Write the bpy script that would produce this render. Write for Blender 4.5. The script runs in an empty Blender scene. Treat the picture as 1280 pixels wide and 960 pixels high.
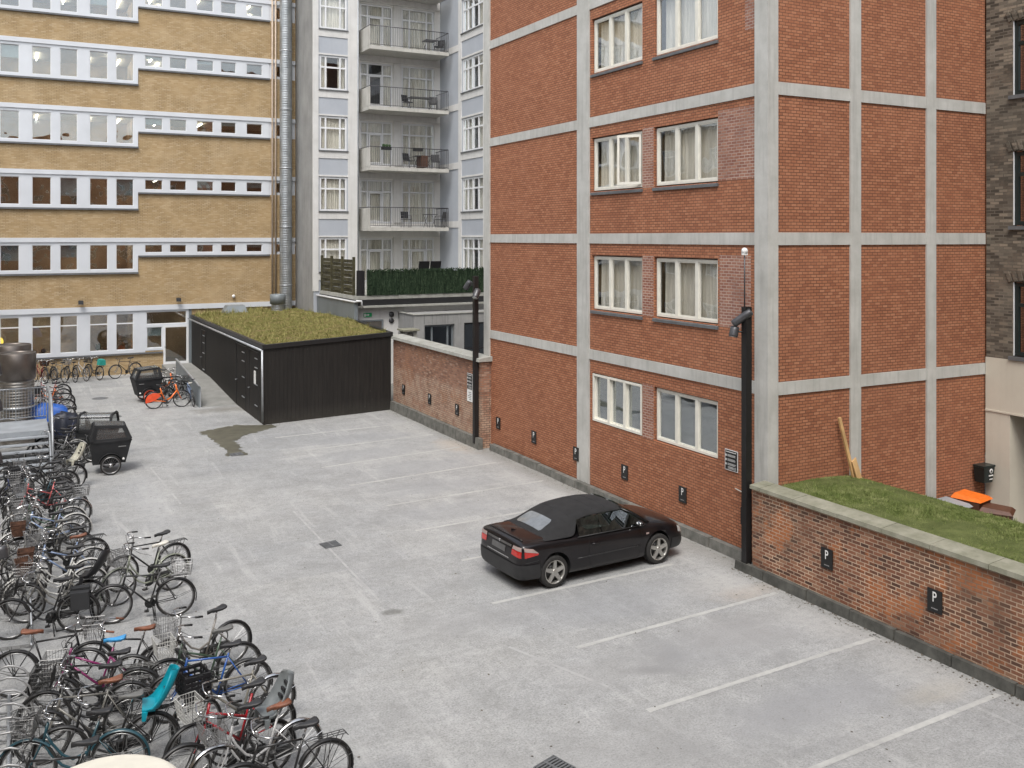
import bpy, bmesh, math, random
from mathutils import Vector, Matrix
from mathutils.bvhtree import BVHTree
R = math.radians
rnd = random.Random(7)
sc = bpy.context.scene
col = sc.collection
PI = math.pi

# ------------------------------------------------------------------ materials
def new_mat(name):
    m = bpy.data.materials.new(name); m.use_nodes = True
    nt = m.node_tree; nt.nodes.clear()
    out = nt.nodes.new('ShaderNodeOutputMaterial')
    return m, nt, out
def nd(nt, t, **k):
    n = nt.nodes.new(t)
    for a, b in k.items():
        if a in n.inputs: n.inputs[a].default_value = b
        else: setattr(n, a, b)
    return n
def c4(c): return (c[0], c[1], c[2], 1)
def ramp(nt, stops, interp='LINEAR'):
    n = nt.nodes.new('ShaderNodeValToRGB'); r = n.color_ramp; r.interpolation = interp
    while len(r.elements) < len(stops): r.elements.new(.5)
    for e, (p, c) in zip(r.elements, stops):
        e.position = p; e.color = c4(c) if len(c) == 3 else c
    return n
def mixc(nt, fac, a, b, mode='MIX'):
    n = nt.nodes.new('ShaderNodeMix'); n.data_type = 'RGBA'; n.blend_type = mode
    for s, v in ((n.inputs[0], fac), (n.inputs[6], a), (n.inputs[7], b)):
        if hasattr(v, 'links') or hasattr(v, 'is_output'): nt.links.new(v, s)
        elif isinstance(v, (int, float)): s.default_value = v
        else: s.default_value = c4(v)
    return n.outputs[2]
def math_n(nt, op, a, b=None, clamp=False):
    n = nt.nodes.new('ShaderNodeMath'); n.operation = op; n.use_clamp = clamp
    for i, v in enumerate((a, b)):
        if v is None: continue
        if isinstance(v, (int, float)): n.inputs[i].default_value = v
        else: nt.links.new(v, n.inputs[i])
    return n.outputs[0]
def noise(nt, vec, scale, detail=4, rough=.55):
    n = nd(nt, 'ShaderNodeTexNoise', Scale=scale, Detail=detail, Roughness=rough)
    if vec is not None: nt.links.new(vec, n.inputs['Vector'])
    return n.outputs['Fac']
def pos(nt): return nt.nodes.new('ShaderNodeNewGeometry').outputs['Position']
def objc(nt): return nt.nodes.new('ShaderNodeTexCoord').outputs['Object']
def principled(nt, out, color, rough=.6, metal=0, spec=.5, coat=0, bump=None, bstr=.3, bdist=.01, trans=0, sheen=0):
    p = nt.nodes.new('ShaderNodeBsdfPrincipled')
    if hasattr(color, 'is_output'): nt.links.new(color, p.inputs['Base Color'])
    else: p.inputs['Base Color'].default_value = c4(color)
    if hasattr(rough, 'is_output'): nt.links.new(rough, p.inputs['Roughness'])
    else: p.inputs['Roughness'].default_value = rough
    p.inputs['Metallic'].default_value = metal
    p.inputs['Specular IOR Level'].default_value = spec
    p.inputs['Coat Weight'].default_value = coat
    p.inputs['Coat Roughness'].default_value = .05
    if bump is not None:
        b = nd(nt, 'ShaderNodeBump', Strength=bstr, Distance=bdist); nt.links.new(bump, b.inputs['Height'])
        nt.links.new(b.outputs[0], p.inputs['Normal'])
    nt.links.new(p.outputs[0], out.inputs[0])
    return p
def plain(name, color, rough=.6, metal=0, var=.12, scale=6, spec=.5, coat=0, bump=0):
    """uneven paint / metal / plastic: base colour drifts a little with noise"""
    m, nt, out = new_mat(name)
    f = noise(nt, objc(nt), scale, 5)
    lo = tuple(max(0, x*(1-var*1.6)) for x in color); hi = tuple(min(1, x*(1+var)) for x in color)
    r = ramp(nt, [(.3, lo), (.7, hi)]); nt.links.new(f, r.inputs[0])
    principled(nt, out, r.outputs[0], rough, metal, spec, coat, bump=(noise(nt, objc(nt), scale*6, 4) if bump else None), bstr=bump)
    return m

def wallvec(nt):
    """(horizontal, height) coordinates on an axis aligned wall"""
    s = nt.nodes.new('ShaderNodeSeparateXYZ'); nt.links.new(pos(nt), s.inputs[0])
    h = math_n(nt, 'ADD', s.outputs[0], s.outputs[1])
    c = nt.nodes.new('ShaderNodeCombineXYZ'); nt.links.new(h, c.inputs[0]); nt.links.new(s.outputs[2], c.inputs[1])
    return c.outputs[0], s
def brick_mat(name, stops, mortar, bw=.24, rh=.0667, ms=.007, dirt=(.25, .2, .17), dirtamt=.35, patch=None, patchamt=0, low_light=None, mnoise=0.3, bstr=.5):
    m, nt, out = new_mat(name)
    v, s = wallvec(nt)
    b = nd(nt, 'ShaderNodeTexBrick', Scale=1.0)
    b.offset = .5; b.squash = 1
    b.inputs['Brick Width'].default_value = bw; b.inputs['Row Height'].default_value = rh
    b.inputs['Mortar Size'].default_value = ms; b.inputs['Mortar Smooth'].default_value = .25
    b.inputs['Color1'].default_value = (0, 0, 0, 1); b.inputs['Color2'].default_value = (1, 1, 1, 1)
    b.inputs['Mortar'].default_value = (.5, .5, .5, 1)
    # slight waviness of the courses
    wv = nt.nodes.new('ShaderNodeVectorMath'); wv.operation = 'MULTIPLY_ADD'
    nz = nd(nt, 'ShaderNodeTexNoise', Scale=2.2, Detail=2); nt.links.new(v, nz.inputs['Vector'])
    nt.links.new(nz.outputs['Color'], wv.inputs[0]); wv.inputs[1].default_value = (.02, .012, 0); nt.links.new(v, wv.inputs[2])
    nt.links.new(wv.outputs[0], b.inputs['Vector'])
    r = ramp(nt, stops); nt.links.new(b.outputs['Color'], r.inputs[0])
    fine = noise(nt, pos(nt), 30, 5, .6)
    cbr = mixc(nt, math_n(nt, 'MULTIPLY', fine, .45), r.outputs[0], tuple(x*.5 for x in stops[0][1]))
    big = noise(nt, pos(nt), .45, 6, .6)
    rb = ramp(nt, [(.38, (0, 0, 0)), (.68, (1, 1, 1))]); nt.links.new(big, rb.inputs[0])
    cbr = mixc(nt, math_n(nt, 'MULTIPLY', rb.outputs[0], dirtamt), cbr, dirt)
    if patch:
        pz = noise(nt, pos(nt), .9, 5, .65)
        rp = ramp(nt, [(.52, (0, 0, 0)), (.6, (1, 1, 1))]); nt.links.new(pz, rp.inputs[0])
        cbr = mixc(nt, math_n(nt, 'MULTIPLY', rp.outputs[0], patchamt), cbr, patch)
    mn = noise(nt, pos(nt), 1.3, 4)
    rm = ramp(nt, [(.35, tuple(x*(1-mnoise) for x in mortar)), (.65, tuple(min(1, x*(1+mnoise)) for x in mortar))]); nt.links.new(mn, rm.inputs[0])
    c = None
    if low_light:   # lime bloom rising from the foot of the wall
        zr = nd(nt, 'ShaderNodeMapRange'); nt.links.new(math_n(nt, 'ADD', s.outputs[2], math_n(nt, 'MULTIPLY', noise(nt, pos(nt), .8, 2), .5)), zr.inputs[0])
        zr.inputs[1].default_value = low_light[0]; zr.inputs[2].default_value = low_light[1]; zr.inputs[3].default_value = 1; zr.inputs[4].default_value = 0
        ln = noise(nt, pos(nt), 2.5, 6, .7); rl = ramp(nt, [(.36, (0, 0, 0)), (.58, (1, 1, 1))]); nt.links.new(ln, rl.inputs[0])
        cbr = mixc(nt, math_n(nt, 'MULTIPLY', math_n(nt, 'MULTIPLY', rl.outputs[0], zr.outputs[0]), low_light[2]), cbr, (.52, .40, .30))
    c = mixc(nt, b.outputs['Fac'], cbr, rm.outputs[0])
    h = math_n(nt, 'SUBTRACT', math_n(nt, 'MULTIPLY', fine, .25), b.outputs['Fac'])
    principled(nt, out, c, .85, spec=.25, bump=h, bstr=bstr, bdist=.008)
    return m

M = {}
M['red_brick'] = brick_mat('red_brick', [(0, (.33, .128, .068)), (.35, (.41, .165, .086)), (.7, (.455, .190, .100)), (1, (.52, .235, .130))],
                           (.145, .070, .045), bw=.165, dirt=(.27, .12, .075), dirtamt=.28, patch=(.50, .22, .12), patchamt=.2, ms=.009, mnoise=.2)
M['red_brick_dull'] = brick_mat('red_brick_repointed', [(0, (.25, .10, .07)), (.5, (.33, .15, .10)), (1, (.42, .21, .14))],
                           (.40, .31, .26), bw=.17, dirt=(.30, .19, .16), dirtamt=.4, ms=.009)
M['garden_brick'] = brick_mat('garden_brick', [(0, (.085, .045, .035)), (.25, (.17, .075, .05)), (.55, (.28, .115, .068)), (.85, (.35, .155, .09)), (1, (.40, .22, .14))],
                           (.43, .32, .23), bw=.195, rh=.070, ms=.009, dirt=(.15, .11, .075), dirtamt=.5, patch=(.46, .16, .06), patchamt=.7, mnoise=.5)
M['old_brick'] = brick_mat('old_brick', [(0, (.20, .10, .07)), (.4, (.34, .17, .11)), (.8, (.42, .22, .14)), (1, (.45, .30, .22))],
                           (.20, .145, .11), bw=.20, rh=.075, ms=.011, dirt=(.27, .13, .09), dirtamt=.4, patch=(.40, .19, .10), patchamt=.5, low_light=(1.95, 2.1, .62))
M['yellow_brick'] = brick_mat('yellow_brick', [(0, (.39, .275, .145)), (.35, (.44, .32, .175)), (.7, (.48, .36, .205)), (1, (.55, .43, .275))],
                           (.32, .23, .13), bw=.235, rh=.072, ms=.011, dirt=(.40, .28, .14), dirtamt=.28, patch=(.52, .41, .265), patchamt=.3)
M['dark_brick'] = brick_mat('dark_brick', [(0, (.06, .05, .04)), (.35, (.13, .11, .085)), (.75, (.22, .19, .15)), (1, (.34, .28, .21))],
                           (.15, .13, .105), bw=.23, rh=.073, ms=.009, dirt=(.12, .11, .09), dirtamt=.5, patch=(.24, .18, .13), patchamt=.35, mnoise=.5, bstr=.8)

def concrete(name, a, b, scale=1.2, streak=.25, rough=.85):
    m, nt, out = new_mat(name)
    f = noise(nt, pos(nt), scale, 8, .65)
    r = ramp(nt, [(.3, a), (.7, b)]); nt.links.new(f, r.inputs[0])
    mp = nd(nt, 'ShaderNodeMapping'); mp.inputs['Scale'].default_value = (5, 5, .35); nt.links.new(pos(nt), mp.inputs[0])
    st = noise(nt, mp.outputs[0], 1.5, 5, .6); rs = ramp(nt, [(.5, (0, 0, 0)), (.75, (1, 1, 1))]); nt.links.new(st, rs.inputs[0])
    c = mixc(nt, math_n(nt, 'MULTIPLY', rs.outputs[0], streak), r.outputs[0], tuple(x*.55 for x in a))
    fine = noise(nt, pos(nt), 45, 4)
    principled(nt, out, c, rough, spec=.3, bump=fine, bstr=.25, bdist=.004)
    return m
M['frame_concrete'] = concrete('frame_concrete', (.40, .395, .365), (.53, .525, .495), 1.6, .42)
M['frame_concrete_side'] = M['frame_concrete']
M['grey_concrete'] = concrete('grey_concrete', (.24, .24, .235), (.34, .34, .33), .8, .45)
M['white_render'] = concrete('white_render', (.55, .545, .525), (.65, .645, .63), 1.2, .22)
M['recess_render'] = concrete('recess_render', (.68, .67, .64), (.78, .77, .74), .9, .15)
M['blue_panel'] = concrete('blue_panel', (.36, .385, .425), (.42, .445, .48), .6, .08)
M['cream_render'] = concrete('cream_render', (.52, .48, .40), (.60, .56, .47), .7, .08)
M['plinth'] = concrete('plinth_stone', (.085, .085, .075), (.21, .205, .185), 3.5, .3)
M['coping'] = concrete('mossy_coping', (.17, .17, .12), (.31, .30, .24), 2.5, .3)
M['coping_grey'] = concrete('grey_coping', (.25, .25, .22), (.40, .40, .37), 2.5, .3)
M['ramp'] = concrete('ramp_concrete', (.19, .19, .18), (.28, .28, .265), 1.6, .1)
M['white_paint'] = plain('white_paint', (.70, .71, .72), .45, var=.05, scale=2)
M['pier_white'] = plain('pier_white', (.60, .625, .66), .5, var=.04, scale=1)
M['cream_frame'] = plain('cream_frame', (.72, .70, .62), .4, var=.05)
M['sill'] = plain('sill_grey', (.12, .125, .13), .6)
M['dark_frame'] = plain('dark_green_frame', (.012, .022, .022), .35)
M['black'] = plain('black_paint', (.018, .018, .019), .45)
M['post_black'] = plain('post_black', (.012, .011, .011), .5)
M['lamp_grey'] = plain('lamp_grey', (.09, .09, .095), .4, metal=.5)
M['rubber'] = plain('rubber', (.022, .021, .020), .8)
M['rim_metal'] = plain('rim_metal', (.42, .42, .42), .3, metal=1)
M['rim_dark'] = plain('rim_dark', (.07, .07, .07), .4, metal=.6)
M['spoke'] = plain('spoke', (.40, .40, .40), .35, metal=.8)
M['chrome'] = plain('chrome', (.62, .62, .62), .18, metal=1)
M['wire_white'] = plain('wire_white', (.50, .50, .48), .4)
M['wire_grey'] = plain('wire_grey', (.30, .30, .30), .4, metal=.5)
M['wire_black'] = plain('wire_black', (.03, .03, .03), .4)
M['saddle_black'] = plain('saddle_black', (.025, .025, .027), .5)
M['saddle_brown'] = plain('saddle_brown', (.20, .075, .04), .5, var=.3)
M['saddle_grey'] = plain('saddle_grey', (.13, .13, .125), .5)
M['saddle_white'] = plain('saddle_white', (.62, .60, .54), .5)
M['saddle_blue'] = plain('saddle_blue', (.05, .30, .62), .4)
M['teal'] = plain('teal_plastic', (.0, .25, .33), .4)
M['wood'] = plain('fresh_wood', (.52, .33, .15), .6, var=.2, scale=3)
M['old_wood'] = plain('mossy_wood', (.055, .050, .022), .8, var=.4, scale=4)
M['galv'] = plain('galvanised', (.42, .44, .46), .42, metal=.55, var=.15, scale=3)
M['galv_dull'] = plain('galvanised_plate', (.36, .385, .41), .55, metal=.3, var=.12, scale=2)
M['guard'] = plain('guard_panel', (.20, .225, .24), .5, metal=.2, var=.08, scale=1)
M['shed_black'] = plain('shed_black', (.017, .0155, .014), .68, var=.25, scale=1.2)
M['line'] = None
M['orange'] = plain('orange_paint', (.80, .17, .02), .4)
M['redorange'] = plain('red_orange_guard', (.75, .09, .03), .4)
M['crate_black'] = plain('crate_black', (.012, .012, .014), .5)
M['canvas_black'] = plain('canvas_black', (.018, .019, .021), .75)
M['tarp_blue'] = plain('tarp_blue', (.015, .10, .42), .45, bump=.4)
M['tarp_navy'] = plain('tarp_navy', (.010, .014, .028), .5, bump=.4)
M['wicker'] = plain('wicker', (.09, .04, .022), .8, var=.35, scale=20)
M['bag_cream'] = plain('bag_cream', (.55, .50, .32), .7)
M['bag_olive'] = plain('bag_olive', (.07, .065, .035), .8)
M['lime'] = plain('lime_band', (.5, .6, .03), .5)
M['grey_plastic'] = plain('grey_plastic', (.15, .165, .17), .5)
M['beige_plastic'] = plain('beige_plastic', (.40, .39, .32), .6)
M['skin'] = plain('skin', (.50, .30, .22), .5)
M['pink'] = plain('pink_cloth', (.42, .10, .14), .8)
M['hair'] = plain('hair', (.05, .03, .02), .6)
M['cream_canopy'] = plain('cream_canopy', (.68, .65, .56), .7, var=.04)
M['sign_black'] = plain('sign_black', (.012, .012, .012), .5)
M['sign_white'] = plain('sign_white', (.75, .75, .73), .6, var=.02)
M['sign_grey'] = plain('sign_grey', (.28, .28, .28), .6, var=.02)
M['exit_green'] = plain('exit_green', (.02, .33, .12), .5)
M['gravel_dark'] = plain('dark_cap', (.03, .03, .035), .5)
M['pipe_tan'] = plain('pipe_tan', (.45, .36, .28), .5)
M['interior_dark'] = plain('interior_dark', (.10, .09, .08), .9)
M['interior_grey'] = plain('interior_grey', (.19, .19, .185), .9)
M['interior_tan'] = plain('interior_tan', (.52, .38, .26), .9, var=.35, scale=.5)
M['interior_ceiling'] = plain('interior_ceiling', (.70, .62, .52), .9)
M['interior_floor'] = plain('interior_floor', (.16, .10, .06), .7)
M['desk'] = plain('desk', (.40, .33, .25), .5)
M['plant'] = plain('plant', (.04, .09, .025), .7, var=.5, scale=15)

M['tealbag'] = plain('teal_bag', (.02, .26, .22), .6)
M['balcony_concrete'] = concrete('balcony_concrete', (.40, .39, .355), (.52, .51, .475), 1.4, .35)

def shed_mat():
    m, nt, out = new_mat('shed_cladding')
    s = nt.nodes.new('ShaderNodeSeparateXYZ'); nt.links.new(pos(nt), s.inputs[0])
    mp = nd(nt, 'ShaderNodeMapping'); mp.inputs['Scale'].default_value = (6, 6, .4); nt.links.new(pos(nt), mp.inputs[0])
    f = noise(nt, mp.outputs[0], 1.6, 6, .7); r = ramp(nt, [(.3, (.011, .010, .0095)), (.7, (.024, .0215, .019))]); nt.links.new(f, r.inputs[0])
    sp = noise(nt, pos(nt), 14, 2, .5); rs = ramp(nt, [(.76, (0, 0, 0)), (.79, (1, 1, 1))]); nt.links.new(sp, rs.inputs[0])
    c = mixc(nt, math_n(nt, 'MULTIPLY', rs.outputs[0], .5), r.outputs[0], (.22, .21, .19))
    mr = nd(nt, 'ShaderNodeMapRange'); nt.links.new(s.outputs[2], mr.inputs[0]); mr.inputs[1].default_value = 0; mr.inputs[2].default_value = .55; mr.inputs[3].default_value = .55; mr.inputs[4].default_value = 0
    c = mixc(nt, math_n(nt, 'MULTIPLY', mr.outputs[0], noise(nt, pos(nt), 4, 6, .7)), c, (.085, .078, .066))
    principled(nt, out, c, .68, spec=.35)
    return m
M['shed_black'] = shed_mat()

def flue_mat():
    m, nt, out = new_mat('spiral_duct')
    s = nt.nodes.new('ShaderNodeSeparateXYZ'); nt.links.new(pos(nt), s.inputs[0])
    w = nt.nodes.new('ShaderNodeTexWave'); w.bands_direction = 'Z'; w.inputs['Scale'].default_value = 2.4; w.inputs['Distortion'].default_value = .3
    nt.links.new(pos(nt), w.inputs['Vector'])
    n1 = noise(nt, pos(nt), 3, 5)
    r = ramp(nt, [(.3, (.30, .32, .33)), (.7, (.46, .48, .49))]); nt.links.new(n1, r.inputs[0])
    principled(nt, out, r.outputs[0], .38, metal=.75, bump=w.outputs['Fac'], bstr=.35, bdist=.02)
    return m
M['duct'] = flue_mat()
def stack_mat():
    m, nt, out = new_mat('ribbed_stack')
    w = nt.nodes.new('ShaderNodeTexWave'); w.bands_direction = 'Z'; w.inputs['Scale'].default_value = 3.2; w.inputs['Distortion'].default_value = .8
    nt.links.new(pos(nt), w.inputs['Vector'])
    n1 = noise(nt, pos(nt), 4, 5)
    r = ramp(nt, [(.3, (.20, .185, .165)), (.7, (.38, .36, .33))]); nt.links.new(n1, r.inputs[0])
    principled(nt, out, r.outputs[0], .33, metal=.8, bump=w.outputs['Fac'], bstr=.5, bdist=.03)
    return m
M['stack'] = stack_mat()
M['stack_cap'] = plain('stack_cap', (.16, .14, .125), .35, metal=.7, var=.2, scale=2)

def glass_mat(name, tint=(.85, .9, .9), lo=.06, hi=.75, rough=.0, wob=0, wscale=1.2):
    m, nt, out = new_mat(name)
    tr = nt.nodes.new('ShaderNodeBsdfTransparent'); tr.inputs[0].default_value = c4(tint)
    gl = nt.nodes.new('ShaderNodeBsdfGlossy'); gl.inputs['Roughness'].default_value = rough; gl.inputs[0].default_value = (.9, .92, .95, 1)
    fr = nt.nodes.new('ShaderNodeLayerWeight'); fr.inputs[0].default_value = .25
    mr = nd(nt, 'ShaderNodeMapRange'); nt.links.new(fr.outputs['Facing'], mr.inputs[0]); mr.inputs[3].default_value = lo; mr.inputs[4].default_value = hi
    mx = nt.nodes.new('ShaderNodeMixShader'); nt.links.new(mr.outputs[0], mx.inputs[0]); nt.links.new(tr.outputs[0], mx.inputs[1]); nt.links.new(gl.outputs[0], mx.inputs[2])
    if wob:
        b = nd(nt, 'ShaderNodeBump', Strength=wob, Distance=.1); nt.links.new(noise(nt, pos(nt), wscale, 1), b.inputs['Height'])
        nt.links.new(b.outputs[0], gl.inputs['Normal'])
    nt.links.new(mx.outputs[0], out.inputs[0])
    return m
M['glass'] = glass_mat('window_glass', (.8, .85, .85), .16, .8, wob=.06)
M['glass_apt'] = glass_mat('apartment_glass', (.95, .95, .94), .06, .5, wob=.05)
M['glass_wavy'] = glass_mat('window_glass_wavy', (.75, .78, .78), .22, .85, wob=.14, wscale=1.3)
M['glass_dark'] = glass_mat('tinted_glass', (.25, .32, .29), .10, .7)
def film_mat():
    m, nt, out = new_mat('clear_film')
    tr = nt.nodes.new('ShaderNodeBsdfTransparent'); tr.inputs[0].default_value = (.8, .82, .82, 1)
    df = nt.nodes.new('ShaderNodeBsdfDiffuse'); df.inputs[0].default_value = (.42, .43, .43, 1)
    gl = nt.nodes.new('ShaderNodeBsdfGlossy'); gl.inputs['Roughness'].default_value = .12
    m1 = nt.nodes.new('ShaderNodeMixShader'); m1.inputs[0].default_value = .14; nt.links.new(tr.outputs[0], m1.inputs[1]); nt.links.new(df.outputs[0], m1.inputs[2])
    m2 = nt.nodes.new('ShaderNodeMixShader'); m2.inputs[0].default_value = .15; nt.links.new(m1.outputs[0], m2.inputs[1]); nt.links.new(gl.outputs[0], m2.inputs[2]); nt.links.new(m2.outputs[0], out.inputs[0])
    return m
M['film'] = film_mat()
def emis(name, c, s):
    m, nt, out = new_mat(name); e = nd(nt, 'ShaderNodeEmission', Strength=s); e.inputs[0].default_value = c4(c); nt.links.new(e.outputs[0], out.inputs[0]); return m
M['tube_light'] = emis('tube_light', (1, .90, .74), 12)
M['lantern'] = emis('lantern', (1, .62, .08), 1.6)
def curtain_mat():
    m, nt, out = new_mat('curtain')
    mp = nd(nt, 'ShaderNodeMapping'); mp.inputs['Scale'].default_value = (1, 1, .08); nt.links.new(pos(nt), mp.inputs[0])
    f = noise(nt, mp.outputs[0], 9, 3); r = ramp(nt, [(.35, (.64, .62, .55)), (.65, (.88, .86, .78))]); nt.links.new(f, r.inputs[0])
    principled(nt, out, r.outputs[0], .9, spec=.1)
    return m
M['curtain'] = curtain_mat()

def ground_mat():
    m, nt, out = new_mat('yard_asphalt')
    P = pos(nt)
    big = noise(nt, P, .22, 8, .62); mid = noise(nt, P, 1.3, 7, .65); fine = noise(nt, P, 30, 6, .85)
    r = ramp(nt, [(.30, (.295, .300, .302)), (.5, (.335, .338, .336)), (.72, (.375, .375, .366))]); nt.links.new(big, r.inputs[0])
    r2 = ramp(nt, [(.3, (.80, .80, .79)), (.7, (1.06, 1.06, 1.06))]); nt.links.new(mid, r2.inputs[0])
    c = mixc(nt, 1.0, r.outputs[0], r2.outputs[0], 'MULTIPLY')
    r3 = ramp(nt, [(.36, (.45, .45, .45)), (.47, (.95, .95, .95)), (.64, (1.28, 1.28, 1.28))]); nt.links.new(fine, r3.inputs[0])
    c = mixc(nt, .85, c, r3.outputs[0], 'MULTIPLY')
    gz = noise(nt, P, 7, 6, .75); rg = ramp(nt, [(.36, (.84, .84, .84)), (.5, (1, 1, 1)), (.66, (1.10, 1.10, 1.10))]); nt.links.new(gz, rg.inputs[0]); c = mixc(nt, .9, c, rg.outputs[0], 'MULTIPLY')
    s = nt.nodes.new('ShaderNodeSeparateXYZ'); nt.links.new(P, s.inputs[0])
    # sheets of coating laid side by side, each with its own tone
    vb = nd(nt, 'ShaderNodeTexBrick', Scale=1.0); vb.inputs['Brick Width'].default_value = 3.1; vb.inputs['Row Height'].default_value = 2.4
    vb.inputs['Mortar Size'].default_value = .0; vb.inputs['Color1'].default_value = (.89, .895, .905, 1); vb.inputs['Color2'].default_value = (1.06, 1.055, 1.045, 1)
    nt.links.new(P, vb.inputs['Vector'])
    c = mixc(nt, .8, c, vb.outputs['Color'], 'MULTIPLY')
    # brush and tyre marks drawn out along the yard
    for scl, amt, lo, hi, colr in (((2.6, .22, 1), .5, .56, .72, (.47, .47, .46)), ((.3, 3.0, 1), .35, .58, .75, (.22, .22, .22)), ((1.1, 4.5, 1), .35, .58, .70, (.46, .46, .45))):
        mp = nd(nt, 'ShaderNodeMapping'); mp.inputs['Scale'].default_value = scl; mp.inputs['Rotation'].default_value = (0, 0, .12); nt.links.new(P, mp.inputs[0])
        f = noise(nt, mp.outputs[0], 1.1, 6, .7); rr = ramp(nt, [(lo, (0, 0, 0)), (hi, (1, 1, 1))]); nt.links.new(f, rr.inputs[0])
        c = mixc(nt, math_n(nt, 'MULTIPLY', rr.outputs[0], amt), c, colr)
    dn = noise(nt, P, 3.1, 3, .6); rd_ = ramp(nt, [(.70, (0, 0, 0)), (.74, (1, 1, 1))]); nt.links.new(dn, rd_.inputs[0]); c = mixc(nt, math_n(nt, 'MULTIPLY', rd_.outputs[0], .45), c, (.16, .16, .155))
    dk = noise(nt, P, .55, 7, .72); rk = ramp(nt, [(.54, (0, 0, 0)), (.66, (1, 1, 1))]); nt.links.new(dk, rk.inputs[0]); c = mixc(nt, math_n(nt, 'MULTIPLY', rk.outputs[0], .30), c, (.23, .23, .228))
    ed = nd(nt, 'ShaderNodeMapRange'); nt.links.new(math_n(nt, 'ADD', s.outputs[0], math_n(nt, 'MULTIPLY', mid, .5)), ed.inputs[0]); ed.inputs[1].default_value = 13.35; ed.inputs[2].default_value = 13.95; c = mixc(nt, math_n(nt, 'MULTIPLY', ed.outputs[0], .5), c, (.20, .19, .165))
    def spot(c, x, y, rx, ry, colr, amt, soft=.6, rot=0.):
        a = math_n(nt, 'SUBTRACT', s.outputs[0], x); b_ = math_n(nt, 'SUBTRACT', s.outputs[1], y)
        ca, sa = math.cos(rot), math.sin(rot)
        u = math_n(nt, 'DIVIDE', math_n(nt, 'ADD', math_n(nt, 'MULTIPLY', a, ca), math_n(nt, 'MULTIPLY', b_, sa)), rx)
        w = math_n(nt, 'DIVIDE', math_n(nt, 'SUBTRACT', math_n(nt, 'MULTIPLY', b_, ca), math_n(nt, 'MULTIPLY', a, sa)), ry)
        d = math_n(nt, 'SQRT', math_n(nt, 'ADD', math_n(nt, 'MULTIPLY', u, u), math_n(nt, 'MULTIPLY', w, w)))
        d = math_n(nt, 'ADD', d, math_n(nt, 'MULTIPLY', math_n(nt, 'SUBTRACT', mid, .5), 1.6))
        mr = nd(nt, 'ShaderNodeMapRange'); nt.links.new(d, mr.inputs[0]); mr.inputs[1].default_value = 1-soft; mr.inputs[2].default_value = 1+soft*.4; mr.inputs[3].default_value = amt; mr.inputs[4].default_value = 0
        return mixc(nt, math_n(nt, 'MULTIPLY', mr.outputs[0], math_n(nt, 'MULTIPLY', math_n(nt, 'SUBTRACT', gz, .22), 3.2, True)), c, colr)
    for a in [(9.6, 12.75, .75, .28, (.17, .17, .17), .6, .7, .3), (9.1, 12.45, .5, .16, (.18, .18, .18), .6, .6, -.4), (8.9, 12.8, 1.6, .7, (.25, .25, .25), .4), (6.27, 16.65, .24, .17, (.13, .13, .12), .8, .3), (7.4, 15.6, 1.5, .6, (.25, .25, .25), .4),
              (11.4, 11.9, .35, .18, (.2, .2, .2), .5), (12.9, 14.3, .9, .35, (.36, .30, .24), .4), (12.6, 9.8, .8, .3, (.34, .31, .25), .4),
              (13.1, 28.9, .5, 1.2, (.40, .32, .24), .5), (11.4, 12.9, 1.2, .7, (.27, .255, .24), .4), (10.5, 10.4, 1.6, .5, (.26, .26, .27), .35),
              (13.0, 20.0, .35, 5, (.42, .42, .41), .4), (7.6, 39.5, 1.2, .7, (.13, .12, .10), .6), (12.3, 14.9, .9, .5, (.41, .40, .38), .4),
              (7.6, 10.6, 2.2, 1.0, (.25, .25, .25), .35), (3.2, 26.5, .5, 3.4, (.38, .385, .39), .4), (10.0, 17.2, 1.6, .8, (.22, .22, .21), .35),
              (10.7, 23.1, .35, .2, (.2, .2, .2), .5), (9.5, 20.9, .5, .25, (.24, .24, .24), .4), (6.5, 9.9, .8, .3, (.22, .22, .22), .4)]+[(10.6+.5*math.sin(k*2.1), 10.35+2.36*k, 1.9, .85, (.262, .268, .278), .42, .45) for k in range(10)]+[(12.9, 10.2+2.36*k, .5, .8, (.40, .395, .38), .35) for k in range(9)]:
        c = spot(c, *a)
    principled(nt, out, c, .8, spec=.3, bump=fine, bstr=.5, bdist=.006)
    return m
M['ground'] = ground_mat()
def line_mat():
    m, nt, out = new_mat('worn_line')
    f = noise(nt, pos(nt), 7, 6, .75); f2 = noise(nt, pos(nt), .8, 4)
    r = ramp(nt, [(.38, (.32, .32, .315)), (.62, (.45, .45, .43))]); nt.links.new(f, r.inputs[0])
    r2 = ramp(nt, [(.4, (.33, .33, .32)), (.6, (.46, .46, .44))]); nt.links.new(f2, r2.inputs[0])
    principled(nt, out, mixc(nt, .45, r.outputs[0], r2.outputs[0]), .8, spec=.3)
    return m
M['line'] = line_mat()
def wet_mat():
    m, nt, out = new_mat('wet_ground')
    f = noise(nt, pos(nt), 2.5, 5); r = ramp(nt, [(.3, (.075, .072, .055)), (.7, (.125, .12, .09))]); nt.links.new(f, r.inputs[0])
    principled(nt, out, r.outputs[0], .5, spec=.3)
    return m
M['wet'] = wet_mat()
M['litter'] = plain('litter', (.09, .07, .045), .9, var=.5, scale=2)
M['blind'] = plain('blind_white', (.62, .62, .60), .8, var=.05)
M['bin_brown'] = plain('bin_brown', (.10, .04, .022), .5)
M['plinth_dark'] = concrete('dark_plinth_stone', (.045, .045, .04), (.12, .118, .105), 3.5, .3)
M['joint'] = plain('faint_joint', (.352, .352, .348), .8, var=.12, scale=3)
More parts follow.
